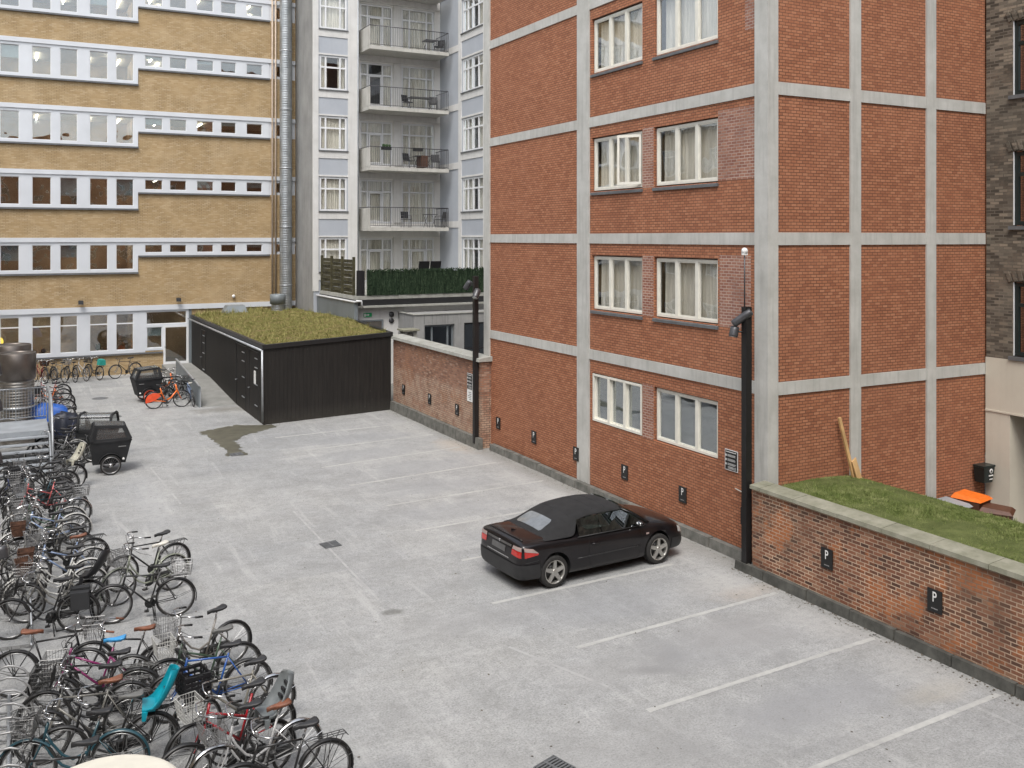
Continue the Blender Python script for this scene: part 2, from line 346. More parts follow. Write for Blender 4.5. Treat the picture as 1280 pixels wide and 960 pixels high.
def soil_mat(name, a, b):
    m, nt, out = new_mat(name)
    f = noise(nt, pos(nt), 3.0, 8, .7); r = ramp(nt, [(.3, a), (.7, b)]); nt.links.new(f, r.inputs[0])
    principled(nt, out, r.outputs[0], .95, spec=.1, bump=noise(nt, pos(nt), 25, 5), bstr=.8, bdist=.05)
    return m
M['turf_soil'] = soil_mat('turf_soil', (.06, .075, .025), (.14, .16, .06))
M['sedum_soil'] = soil_mat('sedum_soil', (.10, .085, .035), (.22, .165, .075))
def blade_mat(name, stops):
    m, nt, out = new_mat(name)
    f = noise(nt, pos(nt), 2.6, 8, .85); r = ramp(nt, stops); nt.links.new(f, r.inputs[0])
    principled(nt, out, r.outputs[0], .8, spec=.15)
    return m
M['grass'] = blade_mat('grass_blades', [(.30, (.075, .11, .03)), (.48, (.16, .20, .06)), (.66, (.34, .36, .16))])
M['sedum'] = blade_mat('sedum_blades', [(.30, (.10, .115, .035)), (.47, (.225, .225, .075)), (.66, (.40, .32, .15))])
def reed_mat():
    m, nt, out = new_mat('reed_screen')
    mp = nd(nt, 'ShaderNodeMapping'); mp.inputs['Scale'].default_value = (6, 6, .5); nt.links.new(pos(nt), mp.inputs[0])
    f = noise(nt, mp.outputs[0], 2.8, 6, .8); r = ramp(nt, [(.32, (.009, .014, .009)), (.52, (.028, .048, .027)), (.68, (.11, .15, .09))]); nt.links.new(f, r.inputs[0])
    principled(nt, out, r.outputs[0], .9, spec=.1, bump=f, bstr=.8, bdist=.05)
    return m
M['reed'] = reed_mat()
def carpaint():
    m, nt, out = new_mat('black_car_paint')
    f = noise(nt, objc(nt), 3, 4); r = ramp(nt, [(.3, (.006, .005, .006)), (.7, (.010, .008, .009))]); nt.links.new(f, r.inputs[0])
    principled(nt, out, r.outputs[0], .30, spec=.25, coat=.55)
    return m
M['car'] = carpaint()
M['soft_top'] = plain('soft_top', (.015, .015, .016), .9, var=.2, scale=5, bump=.15)
M['bumper'] = plain('bumper', (.022, .022, .023), .5)
M['seam'] = plain('seam', (.002, .002, .002), .6)
M['tail_red'] = plain('tail_red', (.42, .015, .010), .15, coat=1)
M['tail_clear'] = plain('tail_clear', (.36, .28, .26), .15, coat=1)
M['head_clear'] = plain('head_clear', (.45, .48, .47), .1, coat=1)
M['alloy'] = plain('alloy', (.50, .49, .46), .35, metal=.8)
M['plate'] = plain('plate', (.10, .10, .10), .5)

# ------------------------------------------------------------------ mesh building
class MB:
    def __init__(s): s.v = []; s.f = []; s.mi = []; s.m = 0; s.sm = []
    def add(s, vs, fs, smooth=False):
        o = len(s.v); s.v += [Vector(v) for v in vs]
        for f in fs: s.f.append([i+o for i in f]); s.mi.append(s.m); s.sm.append(smooth)
    def quad(s, a, b, c, d): s.add([a, b, c, d], [(0, 1, 2, 3)])
    def hexa(s, p): s.add(p, [(0, 3, 2, 1), (4, 5, 6, 7), (0, 1, 5, 4), (1, 2, 6, 5), (2, 3, 7, 6), (3, 0, 4, 7)])
    def box(s, x0, x1, y0, y1, z0, z1):
        s.hexa([(x0, y0, z0), (x1, y0, z0), (x1, y1, z0), (x0, y1, z0), (x0, y0, z1), (x1, y0, z1), (x1, y1, z1), (x0, y1, z1)])
    def bar(s, a, b, w, h, up=(0, 0, 1)):
        a, b = Vector(a), Vector(b); d = (b-a).normalized(); up = Vector(up)
        if abs(d.dot(up)) > .98: up = Vector((1, 0, 0))
        r = d.cross(up).normalized(); u = r.cross(d).normalized()
        p = []
        for q in (a, b):
            for i, j in ((-1, -1), (1, -1), (1, 1), (-1, 1)): p.append(q+r*i*w/2+u*j*h/2)
        s.hexa([p[0], p[1], p[2], p[3], p[4], p[5], p[6], p[7]])
    def tube(s, pts, r, n=6, closed=False, cap=True):
        pts = [Vector(p) for p in pts]; L = len(pts)
        rr = r if isinstance(r, (list, tuple)) else [r]*L
        ref = Vector((0, 0, 1)); vs = []; prev = None
        for i, p in enumerate(pts):
            if closed: t = pts[(i+1) % L]-pts[i-1]
            else: t = (pts[min(i+1, L-1)]-pts[max(i-1, 0)])
            t = t.normalized()
            if prev is None:
                a = ref if abs(t.dot(ref)) < .95 else Vector((1, 0, 0))
                x = t.cross(a).normalized()
            else:
                x = (prev-t*prev.dot(t)).normalized()
            prev = x; y = t.cross(x)
            for k in range(n):
                an = 2*PI*k/n; vs.append(p+(x*math.cos(an)+y*math.sin(an))*rr[i])
        fs = []
        for i in range(L if closed else L-1):
            a = i*n; b = ((i+1) % L)*n
            for k in range(n): fs.append((a+k, a+(k+1) % n, b+(k+1) % n, b+k))
        if cap and not closed: fs.append(tuple(range(n-1, -1, -1))); fs.append(tuple((L-1)*n+k for k in range(n)))
        s.add(vs, fs, n > 4)
    def lathe(s, prof, n=24, axis='z', c=(0, 0, 0), smooth=True):
        vs = []; c = Vector(c)
        for r, h in prof:
            for k in range(n):
                a = 2*PI*k/n
                if axis == 'z': v = Vector((r*math.cos(a), r*math.sin(a), h))
                elif axis == 'y': v = Vector((r*math.cos(a), h, r*math.sin(a)))
                else: v = Vector((h, r*math.cos(a), r*math.sin(a)))
                vs.append(v+c)
        fs = []
        for i in range(len(prof)-1):
            for k in range(n): fs.append((i*n+k, i*n+(k+1) % n, (i+1)*n+(k+1) % n, (i+1)*n+k))
        s.add(vs, fs, smooth)
    def cyl(s, c, r, h0, h1, n=16, axis='z'):
        s.lathe([(0.0001, h0), (r, h0), (r, h1), (0.0001, h1)], n, axis, c, False)
    def sphere(s, c, r, n=12, sc=(1, 1, 1)):
        vs = []; fs = []; m = n//2
        for i in range(m+1):
            th = PI*i/m
            for k in range(n):
                a = 2*PI*k/n; vs.append((c[0]+r*sc[0]*math.sin(th)*math.cos(a), c[1]+r*sc[1]*math.sin(th)*math.sin(a), c[2]+r*sc[2]*math.cos(th)))
        for i in range(m):
            for k in range(n): fs.append((i*n+k, i*n+(k+1) % n, (i+1)*n+(k+1) % n, (i+1)*n+k))
        s.add(vs, fs, True)
    def mesh(s, name, mats):
        me = bpy.data.meshes.new(name); me.from_pydata([tuple(v) for v in s.v], [], s.f)
        if not isinstance(mats, (list, tuple)): mats = [mats]
        for m in mats: me.materials.append(M[m] if isinstance(m, str) else m)
        for p, i, sm in zip(me.polygons, s.mi, s.sm): p.material_index = i; p.use_smooth = sm
        bm = bmesh.new(); bm.from_mesh(me); bmesh.ops.recalc_face_normals(bm, faces=bm.faces); bm.to_mesh(me); bm.free()
        return me
    def build(s, name, mats, parent=None, local=False):
        if parent is not None and not local:
            o = world_loc(parent); s.v = [v-o for v in s.v]
        ob = bpy.data.objects.new(name, s.mesh(name, mats)); col.objects.link(ob)
        if parent is not None: ob.parent = parent
        return ob
def world_loc(o):
    v = Vector(o.location)
    while o.parent: o = o.parent; v += Vector(o.location)
    return v
def tag(o, label=None, cat=None, group=None, kind=None):
    if label: o['label'] = label
    if cat: o['category'] = cat
    if group: o['group'] = group
    if kind: o['kind'] = kind
    return o
def empty(name, loc, rz=0, label=None, cat=None, group=None):
    e = bpy.data.objects.new(name, None); col.objects.link(e); e.location = loc; e.rotation_euler = (0, 0, rz); e.empty_display_size = .2
    return tag(e, label, cat, group)
CACHE = {}
def put(key, fn, mats, name, parent, loc=(0, 0, 0), rot=(0, 0, 0)):
    """link a part that shares its mesh with every other part of the same key"""
    if key not in CACHE:
        b = MB(); fn(b); CACHE[key] = b.mesh(name, mats)
    o = bpy.data.objects.new(name, CACHE[key]); col.objects.link(o); o.parent = parent; o.location = loc; o.rotation_euler = rot
    return o
class Fr:
    def __init__(s, o, u, n): s.o = Vector(o); s.u = Vector(u); s.n = Vector(n)
    def P(s, u, z, n=0): return s.o+s.u*u+Vector((0, 0, z))+s.n*n
def XF(x): return Fr((x, 0, 0), (0, 1, 0), (-1, 0, 0))     # wall facing -X, u is world Y
def YF(y): return Fr((0, y, 0), (1, 0, 0), (0, -1, 0))     # wall facing -Y, u is world X
def fbox(mb, f, u0, u1, z0, z1, n0, n1):
    mb.hexa([f.P(u0, z0, n0), f.P(u1, z0, n0), f.P(u1, z0, n1), f.P(u0, z0, n1), f.P(u0, z1, n0), f.P(u1, z1, n0), f.P(u1, z1, n1), f.P(u0, z1, n1)])
def wall(mb, f, u0, u1, z0, z1, holes=(), depth=.22, n=0):
    us = sorted({u0, u1, *[min(max(h[i], u0), u1) for h in holes for i in (0, 1)]}); zs = sorted({z0, z1, *[min(max(h[i], z0), z1) for h in holes for i in (2, 3)]})
    for i in range(len(us)-1):
        for j in range(len(zs)-1):
            cu, cz = (us[i]+us[i+1])/2, (zs[j]+zs[j+1])/2
            if any(h[0] < cu < h[1] and h[2] < cz < h[3] for h in holes): continue
            mb.quad(f.P(us[i], zs[j], n), f.P(us[i+1], zs[j], n), f.P(us[i+1], zs[j+1], n), f.P(us[i], zs[j+1], n))
    for a, b, c, d in holes:
        for p, q in (((a, c), (b, c)), ((b, c), (b, d)), ((b, d), (a, d)), ((a, d), (a, c))):
            mb.quad(f.P(p[0], p[1], n), f.P(q[0], q[1], n), f.P(q[0], q[1], n-depth), f.P(p[0], p[1], n-depth))
def frame_bars(mb, f, u0, u1, z0, z1, vs, hs, w, n0, n1, wm=None):
    """a window frame: outer rails and inner mullions vs (u) / transoms hs (z), butted so no faces overlap"""
    wm = wm or w
    fbox(mb, f, u0, u0+w, z0, z1, n0, n1); fbox(mb, f, u1-w, u1, z0, z1, n0, n1)
    fbox(mb, f, u0+w, u1-w, z0, z0+w, n0, n1); fbox(mb, f, u0+w, u1-w, z1-w, z1, n0, n1)
    for v in vs: fbox(mb, f, v-wm/2, v+wm/2, z0+w, z1-w, n0, n1)
    es = [u0+w]+[x for v in sorted(vs) for x in (v-wm/2, v+wm/2)]+[u1-w]
    for h in hs:
        for i in range(0, len(es), 2): fbox(mb, f, es[i], es[i+1], h-wm/2, h+wm/2, n0, n1-.004)
def curtain(f, u0, u1, z0, z1, n, seed, parent, mat='curtain'):
    r = random.Random(seed); b = MB(); N = max(8, int((u1-u0)/.035)); ph = r.random()*9
    vs = []; fs = []
    for i in range(N+1):
        u = u0+(u1-u0)*i/N
        d = .035*math.sin(i*1.9+ph)+.02*math.sin(i*.7+ph*2)
        vs += [f.P(u, z0, n+d), f.P(u, z1, n+d*.6)]
    for i in range(N): fs.append((2*i, 2*i+2, 2*i+3, 2*i+1))
    b.add(vs, fs, True)
    return b.build('curtain', mat, parent)
def text_mesh(body, size, mat, name, parent, mtx, ext=.002, bold=0):
    c = bpy.data.curves.new('t', 'FONT'); c.body = body; c.size = size; c.extrude = ext; c.align_x = 'CENTER'; c.align_y = 'CENTER'; c.offset = bold
    t = bpy.data.objects.new('t', c); col.objects.link(t); bpy.context.view_layer.update()
    me = bpy.data.meshes.new_from_object(t.evaluated_get(bpy.context.evaluated_depsgraph_get()))
    bpy.data.objects.remove(t); me.name = name
    me.materials.clear(); me.materials.append(M[mat]); me.transform(mtx)
    o = bpy.data.objects.new(name, me); col.objects.link(o); o.parent = parent
    return o

# ------------------------------------------------------------------ ground and painted lines
b = MB()
b.quad((-90, -60, 0), (110, -60, 0), (110, 120, 0), (-90, 120, 0))
tag(b.build('ground', 'ground'), kind='structure')
def line_sheet(a, c, w, dz=.004, mat='line', name='parking_line'):
    a, c = Vector(a), Vector(c); d = (c-a).normalized(); nrm = Vector((-d.y, d.x))*w/2; b = MB(); N = 24; r = random.Random(int(a.y*100))
    for i in range(N):
        p, q = a+(c-a)*i/N, a+(c-a)*(i+1)/N
        j = [nrm*(1+.18*r.uniform(-1, 1)) for _ in range(4)]
        b.add([(p.x+j[0].x, p.y+j[0].y, dz), (q.x+nrm.x, q.y+nrm.y, dz), (q.x-nrm.x, q.y-nrm.y, dz), (p.x-j[0].x, p.y-j[0].y, dz)], [(0, 1, 2, 3)])
    tag(b.build(name, mat), kind='structure')
for y0, y1, x0, x1 in [(9.10, 9.30, 8.2, 13.35), (11.40, 11.62, 8.3, 13.3), (13.72, 14.0, 8.5, 13.3), (16.14, 16.28, 8.1, 12.5), (18.6, 18.8, 8.6, 13.6), (21.0, 21.25, 8.5, 13.6), (23.3, 23.6, 8.6, 13.5),
                       (25.7, 26.2, 8.4, 13.3), (28.1, 28.7, 8.3, 13.2), (30.6, 31.0, 8.2, 13.2), (33.05, 33.3, 8.1, 13.2)]:
    line_sheet((x0, y0), (x1, y1), .10)
for a_, c_, w_ in (((6.25, 17.5), (6.35, 24.0), .05), ((2.3, 25.0), (3.1, 19.5), .10), ((3.7, 30.5), (3.9, 26), .05), ((8.2, 12.3), (7.5, 14.3), .06), ((.4, 17.1), (3.5, 17.3), .09)):
    line_sheet(a_, c_, w_, .0025, 'joint', 'worn_mark')
def wiggly(name, pts, mat, dz, seed, amp=.06):
    r = random.Random(seed); out = []
    L = len(pts)
    for i in range(L):
        p, q = Vector(pts[i]), Vector(pts[(i+1) % L]); n = max(2, int((q-p).length/.12))
        for k in range(n): v = p+(q-p)*k/n; out.append((v.x+r.uniform(-amp, amp), v.y+r.uniform(-amp, amp), dz))
    b = MB(); b.add(out, [tuple(range(len(out)))]); return tag(b.build(name, mat), kind='structure')
wiggly('wet_patch', [(5.95, 35.3), (6.1, 33.6), (6.15, 31.9), (6.1, 31.0), (6.65, 30.9), (6.7, 32.0), (6.75, 33.2), (7.3, 34.0), (8.1, 34.6), (8.75, 35.1), (8.5, 35.42), (7.4, 35.9), (6.6, 35.7)], 'wet', .006, 3, .11)
r_ = random.Random(77); b = MB(); vs = []; fs = []
for _ in range(1500):
    t = r_.random()
    if t < .35: x, y = 13.52-abs(r_.gauss(0, .14)), r_.uniform(5, 15.5)
    elif t < .55: x, y = 13.88-abs(r_.gauss(0, .16)), r_.uniform(15.6, 28)
    elif t < .65: x, y = 13.5-abs(r_.gauss(0, .16)), r_.uniform(28, 36)
    elif t < .75: x = r_.uniform(8.3, 13.5); y = 35.4+(x-8.3)*.14-abs(r_.gauss(0, .15))
    elif t < .85: x, y = r_.uniform(-.2, 3.4), r_.uniform(11, 30)
    else: x, y = r_.uniform(3, 13), r_.uniform(7, 35)
    s = r_.uniform(.008, .028); a = r_.uniform(0, 6.3); i = len(vs)
    vs += [(x+s*math.cos(a+q)*f, y+s*math.sin(a+q)*f, .006+.008*r_.random()) for q, f in ((0, 1), (1.4, .6), (3.1, 1), (4.6, .5))]; fs.append((i, i+1, i+2, i+3))
b.add(vs, fs); tag(b.build('leaf_litter', 'litter'), 'small dark leaf bits and grit scattered along the foot of the walls', 'litter', kind='stuff')
# ramp up to the door of the yellow building
b = MB(); ys = [(40.4, .004), (41.2, .05), (46.4, .36), (51.97, .40)]
for (ya, za), (yb, zb) in zip(ys, ys[1:]):
    b.quad((6.86, ya, za), (8.3, ya, za), (8.3, yb, zb), (6.86, yb, zb))
    b.quad((6.86, ya, 0), (6.86, ya, za), (6.86, yb, zb), (6.86, yb, 0))
b.quad((6.86, 40.4, 0), (8.3, 40.4, 0), (8.3, 40.4, .004), (6.86, 40.4, .004))
tag(b.build('ramp', 'ramp'), kind='structure')
# drains
def drain(x, y, rz, label, s=.2):
    e = empty('drain_grate', (x, y, 0), rz, label, 'drain', 'drain grates in the yard')
    b = MB(); b.tube([(-s, -s, .006), (s, -s, .006), (s, s, .006), (-s, s, .006)], .016, 4, closed=True); b.build('frame', 'sill', e, True)
    b = MB()
    for i in range(7): b.box(-s+.02, s-.02, -s+.04+i*(2*s-.08)/6-.014, -s+.04+i*(2*s-.08)/6+.014, .004, .014)
    b.box(-.02, .02, -s+.01, s-.01, .015, .018)
    b.build('grate', 'sill', e, True)
    b = MB(); b.quad((-s, -s, .0035), (s, -s, .0035), (s, s, .0035), (-s, s, .0035)); b.build('pit', 'seam', e, True)
drain(6.4, 20.95, .1, 'square iron drain grate in open asphalt left of the parked car')
drain(6.38, 31.1, .1, 'iron drain grate at the end of the wet patch')
drain(6.32, 10.75, .3, 'iron drain grate at the bottom edge of the photo')
for x, y, l in ((3.36, 44.7, 'round manhole cover in front of the far row of bicycles'), (3.45, 39.9, 'round manhole cover beyond the two cargo trikes')):
    b = MB(); b.lathe([(.001, .012), (.30, .012), (.32, .008), (.34, .002)], 28, 'z', (x, y, 0)); tag(b.build('manhole_cover', 'sill'), l, 'manhole cover')

# ------------------------------------------------------------------ the brick building with a concrete frame
RX, RY = 14.1, 15.1
rb = empty('brick_building', (RX, RY, 0), 0, 'tall red brick building with a pale concrete grid behind the parked car', 'building')
F, S = XF(RX), YF(RY)
wins = [(19.6, 21.95, 1.95, 3.30, 0), (16.7, 19.1, 1.95, 3.30, 0)]
for zb, zt in ((5.02, 6.52), (8.26, 9.74), (11.5, 13.0), (14.75, 16.25)): wins += [(19.6, 21.95, zb, zt, 1), (16.7, 19.1, zb, zt, 1)]
holes = [w[:4] for w in wins]
b = MB(); wall(b, F, 15.4, 28.6, 0, 20, holes, .16); b.build('front_wall', 'red_brick', rb)
b = MB(); wall(b, S, 14.3, 21.15, 0, 20); b.build('side_wall', 'red_brick', rb)
# repointed brickwork right of the windows: same wall, newer joints
for q in [(15.47, 16.69, 8.28, 9.86), (15.62, 16.64, 5.0, 6.6), (15.47, 15.8, 11.5, 13.2)]+[(19.13, 19.58, zb, zt+.02) for zb, zt in ((5.02, 6.52), (8.26, 9.74), (1.95, 3.3))]:
    b = MB(); fbox(b, F, *q, 0, .004); b.build('repointed_brickwork', 'red_brick_dull', rb)
b = MB()
for yp, w in ((15.1, .36), (22.05, .62), (28.2, .42)):
    if yp == 15.1: continue
    fbox(b, F, yp, yp+w, 0, 20, -.05, .045)
b.box(RX-.045, RX+.25, RY-.045, RY+.36, 0, 20)
for z0 in (3.64, 6.83, 10.03, 13.28, 16.5, 19.7):
    for a, c in ((15.46, 22.05), (22.67, 28.2)): fbox(b, F, a, c, z0+.01, z0+.28, -.05, .03)
    for a, c in ((RX+.25, 16.50), (16.82, 19.0), (19.32, 21.14)): fbox(b, S, a, c, z0+.01, z0+.28, -.05, .03)
for a in (16.50, 19.0): fbox(b, S, a, a+.32, 0, 20, -.05, .045)
b.build('concrete_frame', 'frame_concrete', rb)
b = MB(); b.quad((RX, RY, 20), (28, RY, 20), (28, 28.6, 20), (RX, 28.6, 20)); b.quad((RX, 28.6, 0), (28, 28.6, 0), (28, 28.6, 20), (RX, 28.6, 20)); b.quad((28, RY, 0), (28, 28.6, 0), (28, 28.6, 20), (28, RY, 20))
b.build('rear_wall', 'red_brick', rb)
b = MB(); fbox(b, F, 15.5, 28, .1, 19.8, -1.6, -1.55); b.build('inner_wall', 'interior_dark', rb)
for i, (u0, u1, z0, z1, cur) in enumerate(wins):
    wide = u1-u0 > 2.36
    b = MB(); n = .03 if not cur and not wide else -.02
    lights = [u0+.06+(u1-u0-.12)*k/3 for k in (1, 2)]
    frame_bars(b, F, u0+.03, u1-.03, z0+.03, z1-.03, lights, [], .06, -.13, n-.03 if n > 0 else -.06, .10)
    # casement edges
    segs = [u0+.09]+[x for l in lights for x in (l-.05, l+.05)]+[u1-.09]
    for a, c in zip(segs[::2], segs[1::2]): frame_bars(b, F, a, c, z0+.09, z1-.09, [], [], .03, -.12, -.075)
    w = b.build('window', 'cream_frame', rb)
    b = MB(); fbox(b, F, u0+.08, u1-.08, z0+.08, z1-.08, -.112, -.106); b.build('pane', 'glass_apt' if cur else 'glass', w)
    b = MB(); b.hexa([F.P(u0-.02, z0-.10, 0), F.P(u1+.02, z0-.10, 0), F.P(u1+.02, z0-.10, .05), F.P(u0-.02, z0-.10, .05), F.P(u0-.02, z0+.005, -.13), F.P(u1+.02, z0+.005, -.13), F.P(u1+.02, z0-.03, .05), F.P(u0-.02, z0-.03, .05)])
    if cur: b.build('sill', 'sill', w)
    if cur:
        rr = random.Random(i)
        gap = u0+.12+(u1-u0-.24)*(.36 if not wide else .55)
        if False: curtain(F, u0+.12, gap, z0+.1, z1-.1, -.27, i, w); curtain(F, gap+.14, u1-.12, z0+.1, z1-.1, -.27, i+50, w)
        else: curtain(F, u0+.12, u1-.12, z0+.1, z1-.1, -.25, i, w)
    else:
        b = MB(); fbox(b, F, u0+.08, u1-.08, z0+.08, z1-.08, -.2, -.18); b.build('blind', 'interior_grey', w)
    if i == 4:   # one casement stands ajar
        b = MB(); a, c = u0+.10, segs[1]
        p0 = F.P(u0+.12, 0, -.05); d = Vector((-.36, .70*math.cos(.9)*0+.55, 0))
        q0 = p0; q1 = p0+d
        for (s0, s1, z_0, z_1) in ((0, .09, z0+.1, z1-.1), (.91, 1, z0+.1, z1-.1), (.09, .91, z0+.1, z0+.17), (.09, .91, z1-.17, z1-.1)):
            A, B = q0+(q1-q0)*s0, q0+(q1-q0)*s1; nn = Vector((d.y, -d.x, 0)).normalized()*.04
            b.hexa([A+Vector((0, 0, z_0)), B+Vector((0, 0, z_0)), B+nn+Vector((0, 0, z_0)), A+nn+Vector((0, 0, z_0)), A+Vector((0, 0, z_1)), B+Vector((0, 0, z_1)), B+nn+Vector((0, 0, z_1)), A+nn+Vector((0, 0, z_1))])
        b.build('casement', 'cream_frame', w)
# kerb blocks at the foot of the wall
def plinth(parent, y0, y1, x0, x1, h, seed, name='plinth', step=1.15, mat='plinth'):
    r = random.Random(seed); b = MB(); y = y0
    while y < y1-.05:
        e = min(y1, y+step*r.uniform(.85, 1.1)); hh = h+r.uniform(-.012, .012); xx = x0+r.uniform(-.012, .012)
        g_ = r.uniform(.008, .03); b.hexa([(xx, y+g_*.5, 0), (x1, y+g_*.5, 0), (x1, e-g_*.5, 0), (xx, e-g_*.5, 0), (xx+.02, y+g_, hh), (x1, y+g_, hh), (x1, e-g_, hh), (xx+.02, e-g_, hh)]); y = e
    b.box(x0+.05, x1, y0, y1, 0, h-.02)
    return b.build(name, mat, parent)
plinth(rb, 15.62, 27.85, 13.88, RX-.047, .21, 5)
b = MB(); b.tube([F.P(16.1, 1.47, .02), F.P(15.75, 1.43, .03), F.P(15.72, 1.42, .03)], .012, 6); fbox(b, F, 15.60, 15.74, 1.5, 1.72, 0, .12); b.build('wall_box', 'cream_frame', rb)

# ------------------------------------------------------------------ garden wall (right) and low wall (left)
gw = empty('garden_wall', (13.6, 9, 0), 0, 'long low garden wall of mottled brick with pale joints and mossy coping, right of the black lamp post', 'wall')
b = MB(); b.box(13.62, 13.90, -6, 15.04, 0, 1.78); b.build('brickwork', 'garden_brick', gw)
r_ = random.Random(3); b = MB(); y = -6
while y < 15.0:
    e = min(15.06, y+1.0+r_.uniform(-.1, .15)); dz = r_.uniform(-.006, .006)
    b.hexa([(13.55, y+.006, 1.785), (13.97, y+.006, 1.785), (13.97, e-.006, 1.785), (13.55, e-.006, 1.785), (13.56, y+.006, 1.86+dz), (13.97, y+.006, 1.90+dz), (13.97, e-.006, 1.90+dz), (13.56, e-.006, 1.86+dz)]); y = e
b.build('coping', 'coping', gw)
plinth(gw, -6, 15.48, 13.5, 13.62, .185, 9, mat='plinth_dark')
lw = empty('low_brick_wall', (13.6, 28.2, 0), 0, 'low patched brick wall with grey coping between the black shed and the far lamp post', 'wall')
b = MB(); b.box(13.72, 14.05, 28.15, 36.3, 0, 2.88); b.box(14.055, 14.4, 28.15, 28.45, 0, 2.88); b.build('brickwork', 'old_brick', lw)
b = MB(); y = 28.05
while y < 36.2:
    e = min(36.4, y+1.3); b.hexa([(13.60, y+.008, 2.885), (14.12, y+.008, 2.885), (14.12, e-.008, 2.885), (13.60, e-.008, 2.885), (13.62, y+.008, 2.99), (14.12, y+.008, 3.05), (14.12, e-.008, 3.05), (13.62, e-.008, 2.99)]); y = e
b.build('coping', 'coping_grey', lw)
plinth(lw, 28.0, 36.25, 13.55, 13.72, .36, 12, step=1.0)

# turf roof behind the garden wall
tf = empty('turf_roof_shelter', (14, 5, 0), 0, 'low flat roofed shelter under green turf between the garden wall and the brick building', 'shelter')
b = MB(); b.box(13.99, 16.55, -6, 15.04, 0, 1.66); b.build('body', 'grey_concrete', tf)
def lumpy(x0, x1, y0, y1, nx, ny, zf, seed, amp):
    r = random.Random(seed); b = MB(); vs = []
    for j in range(ny+1):
        for i in range(nx+1):
            x = x0+(x1-x0)*i/nx; y = y0+(y1-y0)*j/ny; e = 0 if i in (0, nx) or j in (0, ny) else 1
            vs.append((x, y, zf(x, y)+e*amp*(r.random()+.6*math.sin(x*2.1+y*1.3)+.5*math.sin(y*3.7-x))))
    b.add(vs, [(j*(nx+1)+i, j*(nx+1)+i+1, (j+1)*(nx+1)+i+1, (j+1)*(nx+1)+i) for j in range(ny) for i in range(nx)], True)
    return b
def zt(x, y): return 1.70+.07*math.sin((x-13.99)/2.56*PI)
b = lumpy(13.99, 16.55, -6, 15.04, 14, 90, zt, 4, .02); b.build('soil', 'turf_soil', tf)
def blades(n, samp, zf, hmin, hmax, seed, w=.006, lean=.5):
    r = random.Random(seed); b = MB(); vs = []; fs = []
    for _ in range(n):
        x, y, dens = samp(r); z = zf(x, y)
        k = r.randint(3, 5); hh = r.uniform(hmin, hmax)*dens
        for _ in range(k):
            a = r.uniform(0, 2*PI); l = r.uniform(.1, lean)*hh; dx, dy = math.cos(a), math.sin(a); ox, oy = r.uniform(-.03, .03), r.uniform(-.03, .03)
            ww = w*r.uniform(.7, 1.6)
            i = len(vs); px, py = -dy*ww, dx*ww
            vs += [(x+ox+px, y+oy+py, z-.01), (x+ox-px, y+oy-py, z-.01), (x+ox+dx*l, y+oy+dy*l, z+hh*r.uniform(.6, 1))]; fs.append((i, i+1, i+2))
    b.add(vs, fs); return b
def s1(r):
    y = 15.0-9.0*(r.random()**1.05); x = r.uniform(14.0, 16.54); d = .7+.5*math.sin(x*3+y*2)*math.sin(y*1.7)+(1.2 if r.random() < .03 else 0); return x, y, max(.4, d)
tag(blades(30000, s1, zt, .025, .065, 11, .0065).build('grass', 'grass'), 'short green turf growing on the shelter roof', 'grass', kind='stuff')

# ------------------------------------------------------------------ dark brick building far right
dx = 21.15
db = empty('dark_brick_building', (dx, 10, 0), 0, 'sooty dark brick building with a cream rendered ground floor at the right edge', 'building')
D = XF(dx)
dwin = [(12.5, 14.36, z, z+1.78) for z in (4.16, 7.28, 10.4, 13.5)]+[(8.8, 10.6, z, z+1.78) for z in (4.16, 7.28, 10.4, 13.5)]
b = MB(); wall(b, D, -6, 15.06, 4.08, 19, dwin, .14)
b.build('upper_wall', 'dark_brick', db)
b = MB(); wall(b, D, -6, 15.06, 2.8, 4.08, (), 0, .03); wall(b, D, 14.42, 15.06, 0, 2.78, (), 0, .03); wall(b, D, 9.2, 11.6, 0, 2.78, (), 0, .03)
b.quad(D.P(14.42, 0, .03), D.P(14.42, 0, -.9), D.P(14.42, 2.8, -.9), D.P(14.42, 2.8, .03)); b.quad(D.P(11.6, 0, .03), D.P(11.6, 0, -.9), D.P(11.6, 2.8, -.9), D.P(11.6, 2.8, .03))
b.quad(D.P(11.6, 2.8, .03), D.P(14.42, 2.8, .03), D.P(14.42, 2.8, -.9), D.P(11.6, 2.8, -.9))
fbox(b, D, -6, 15.06, 2.76, 2.80, .031, .05)
b.build('ground_floor', 'cream_render', db)
b = MB(); fbox(b, D, -6, 15.06, 0, 19, -1.5, -1.4); b.build('inner_wall', 'black', db)
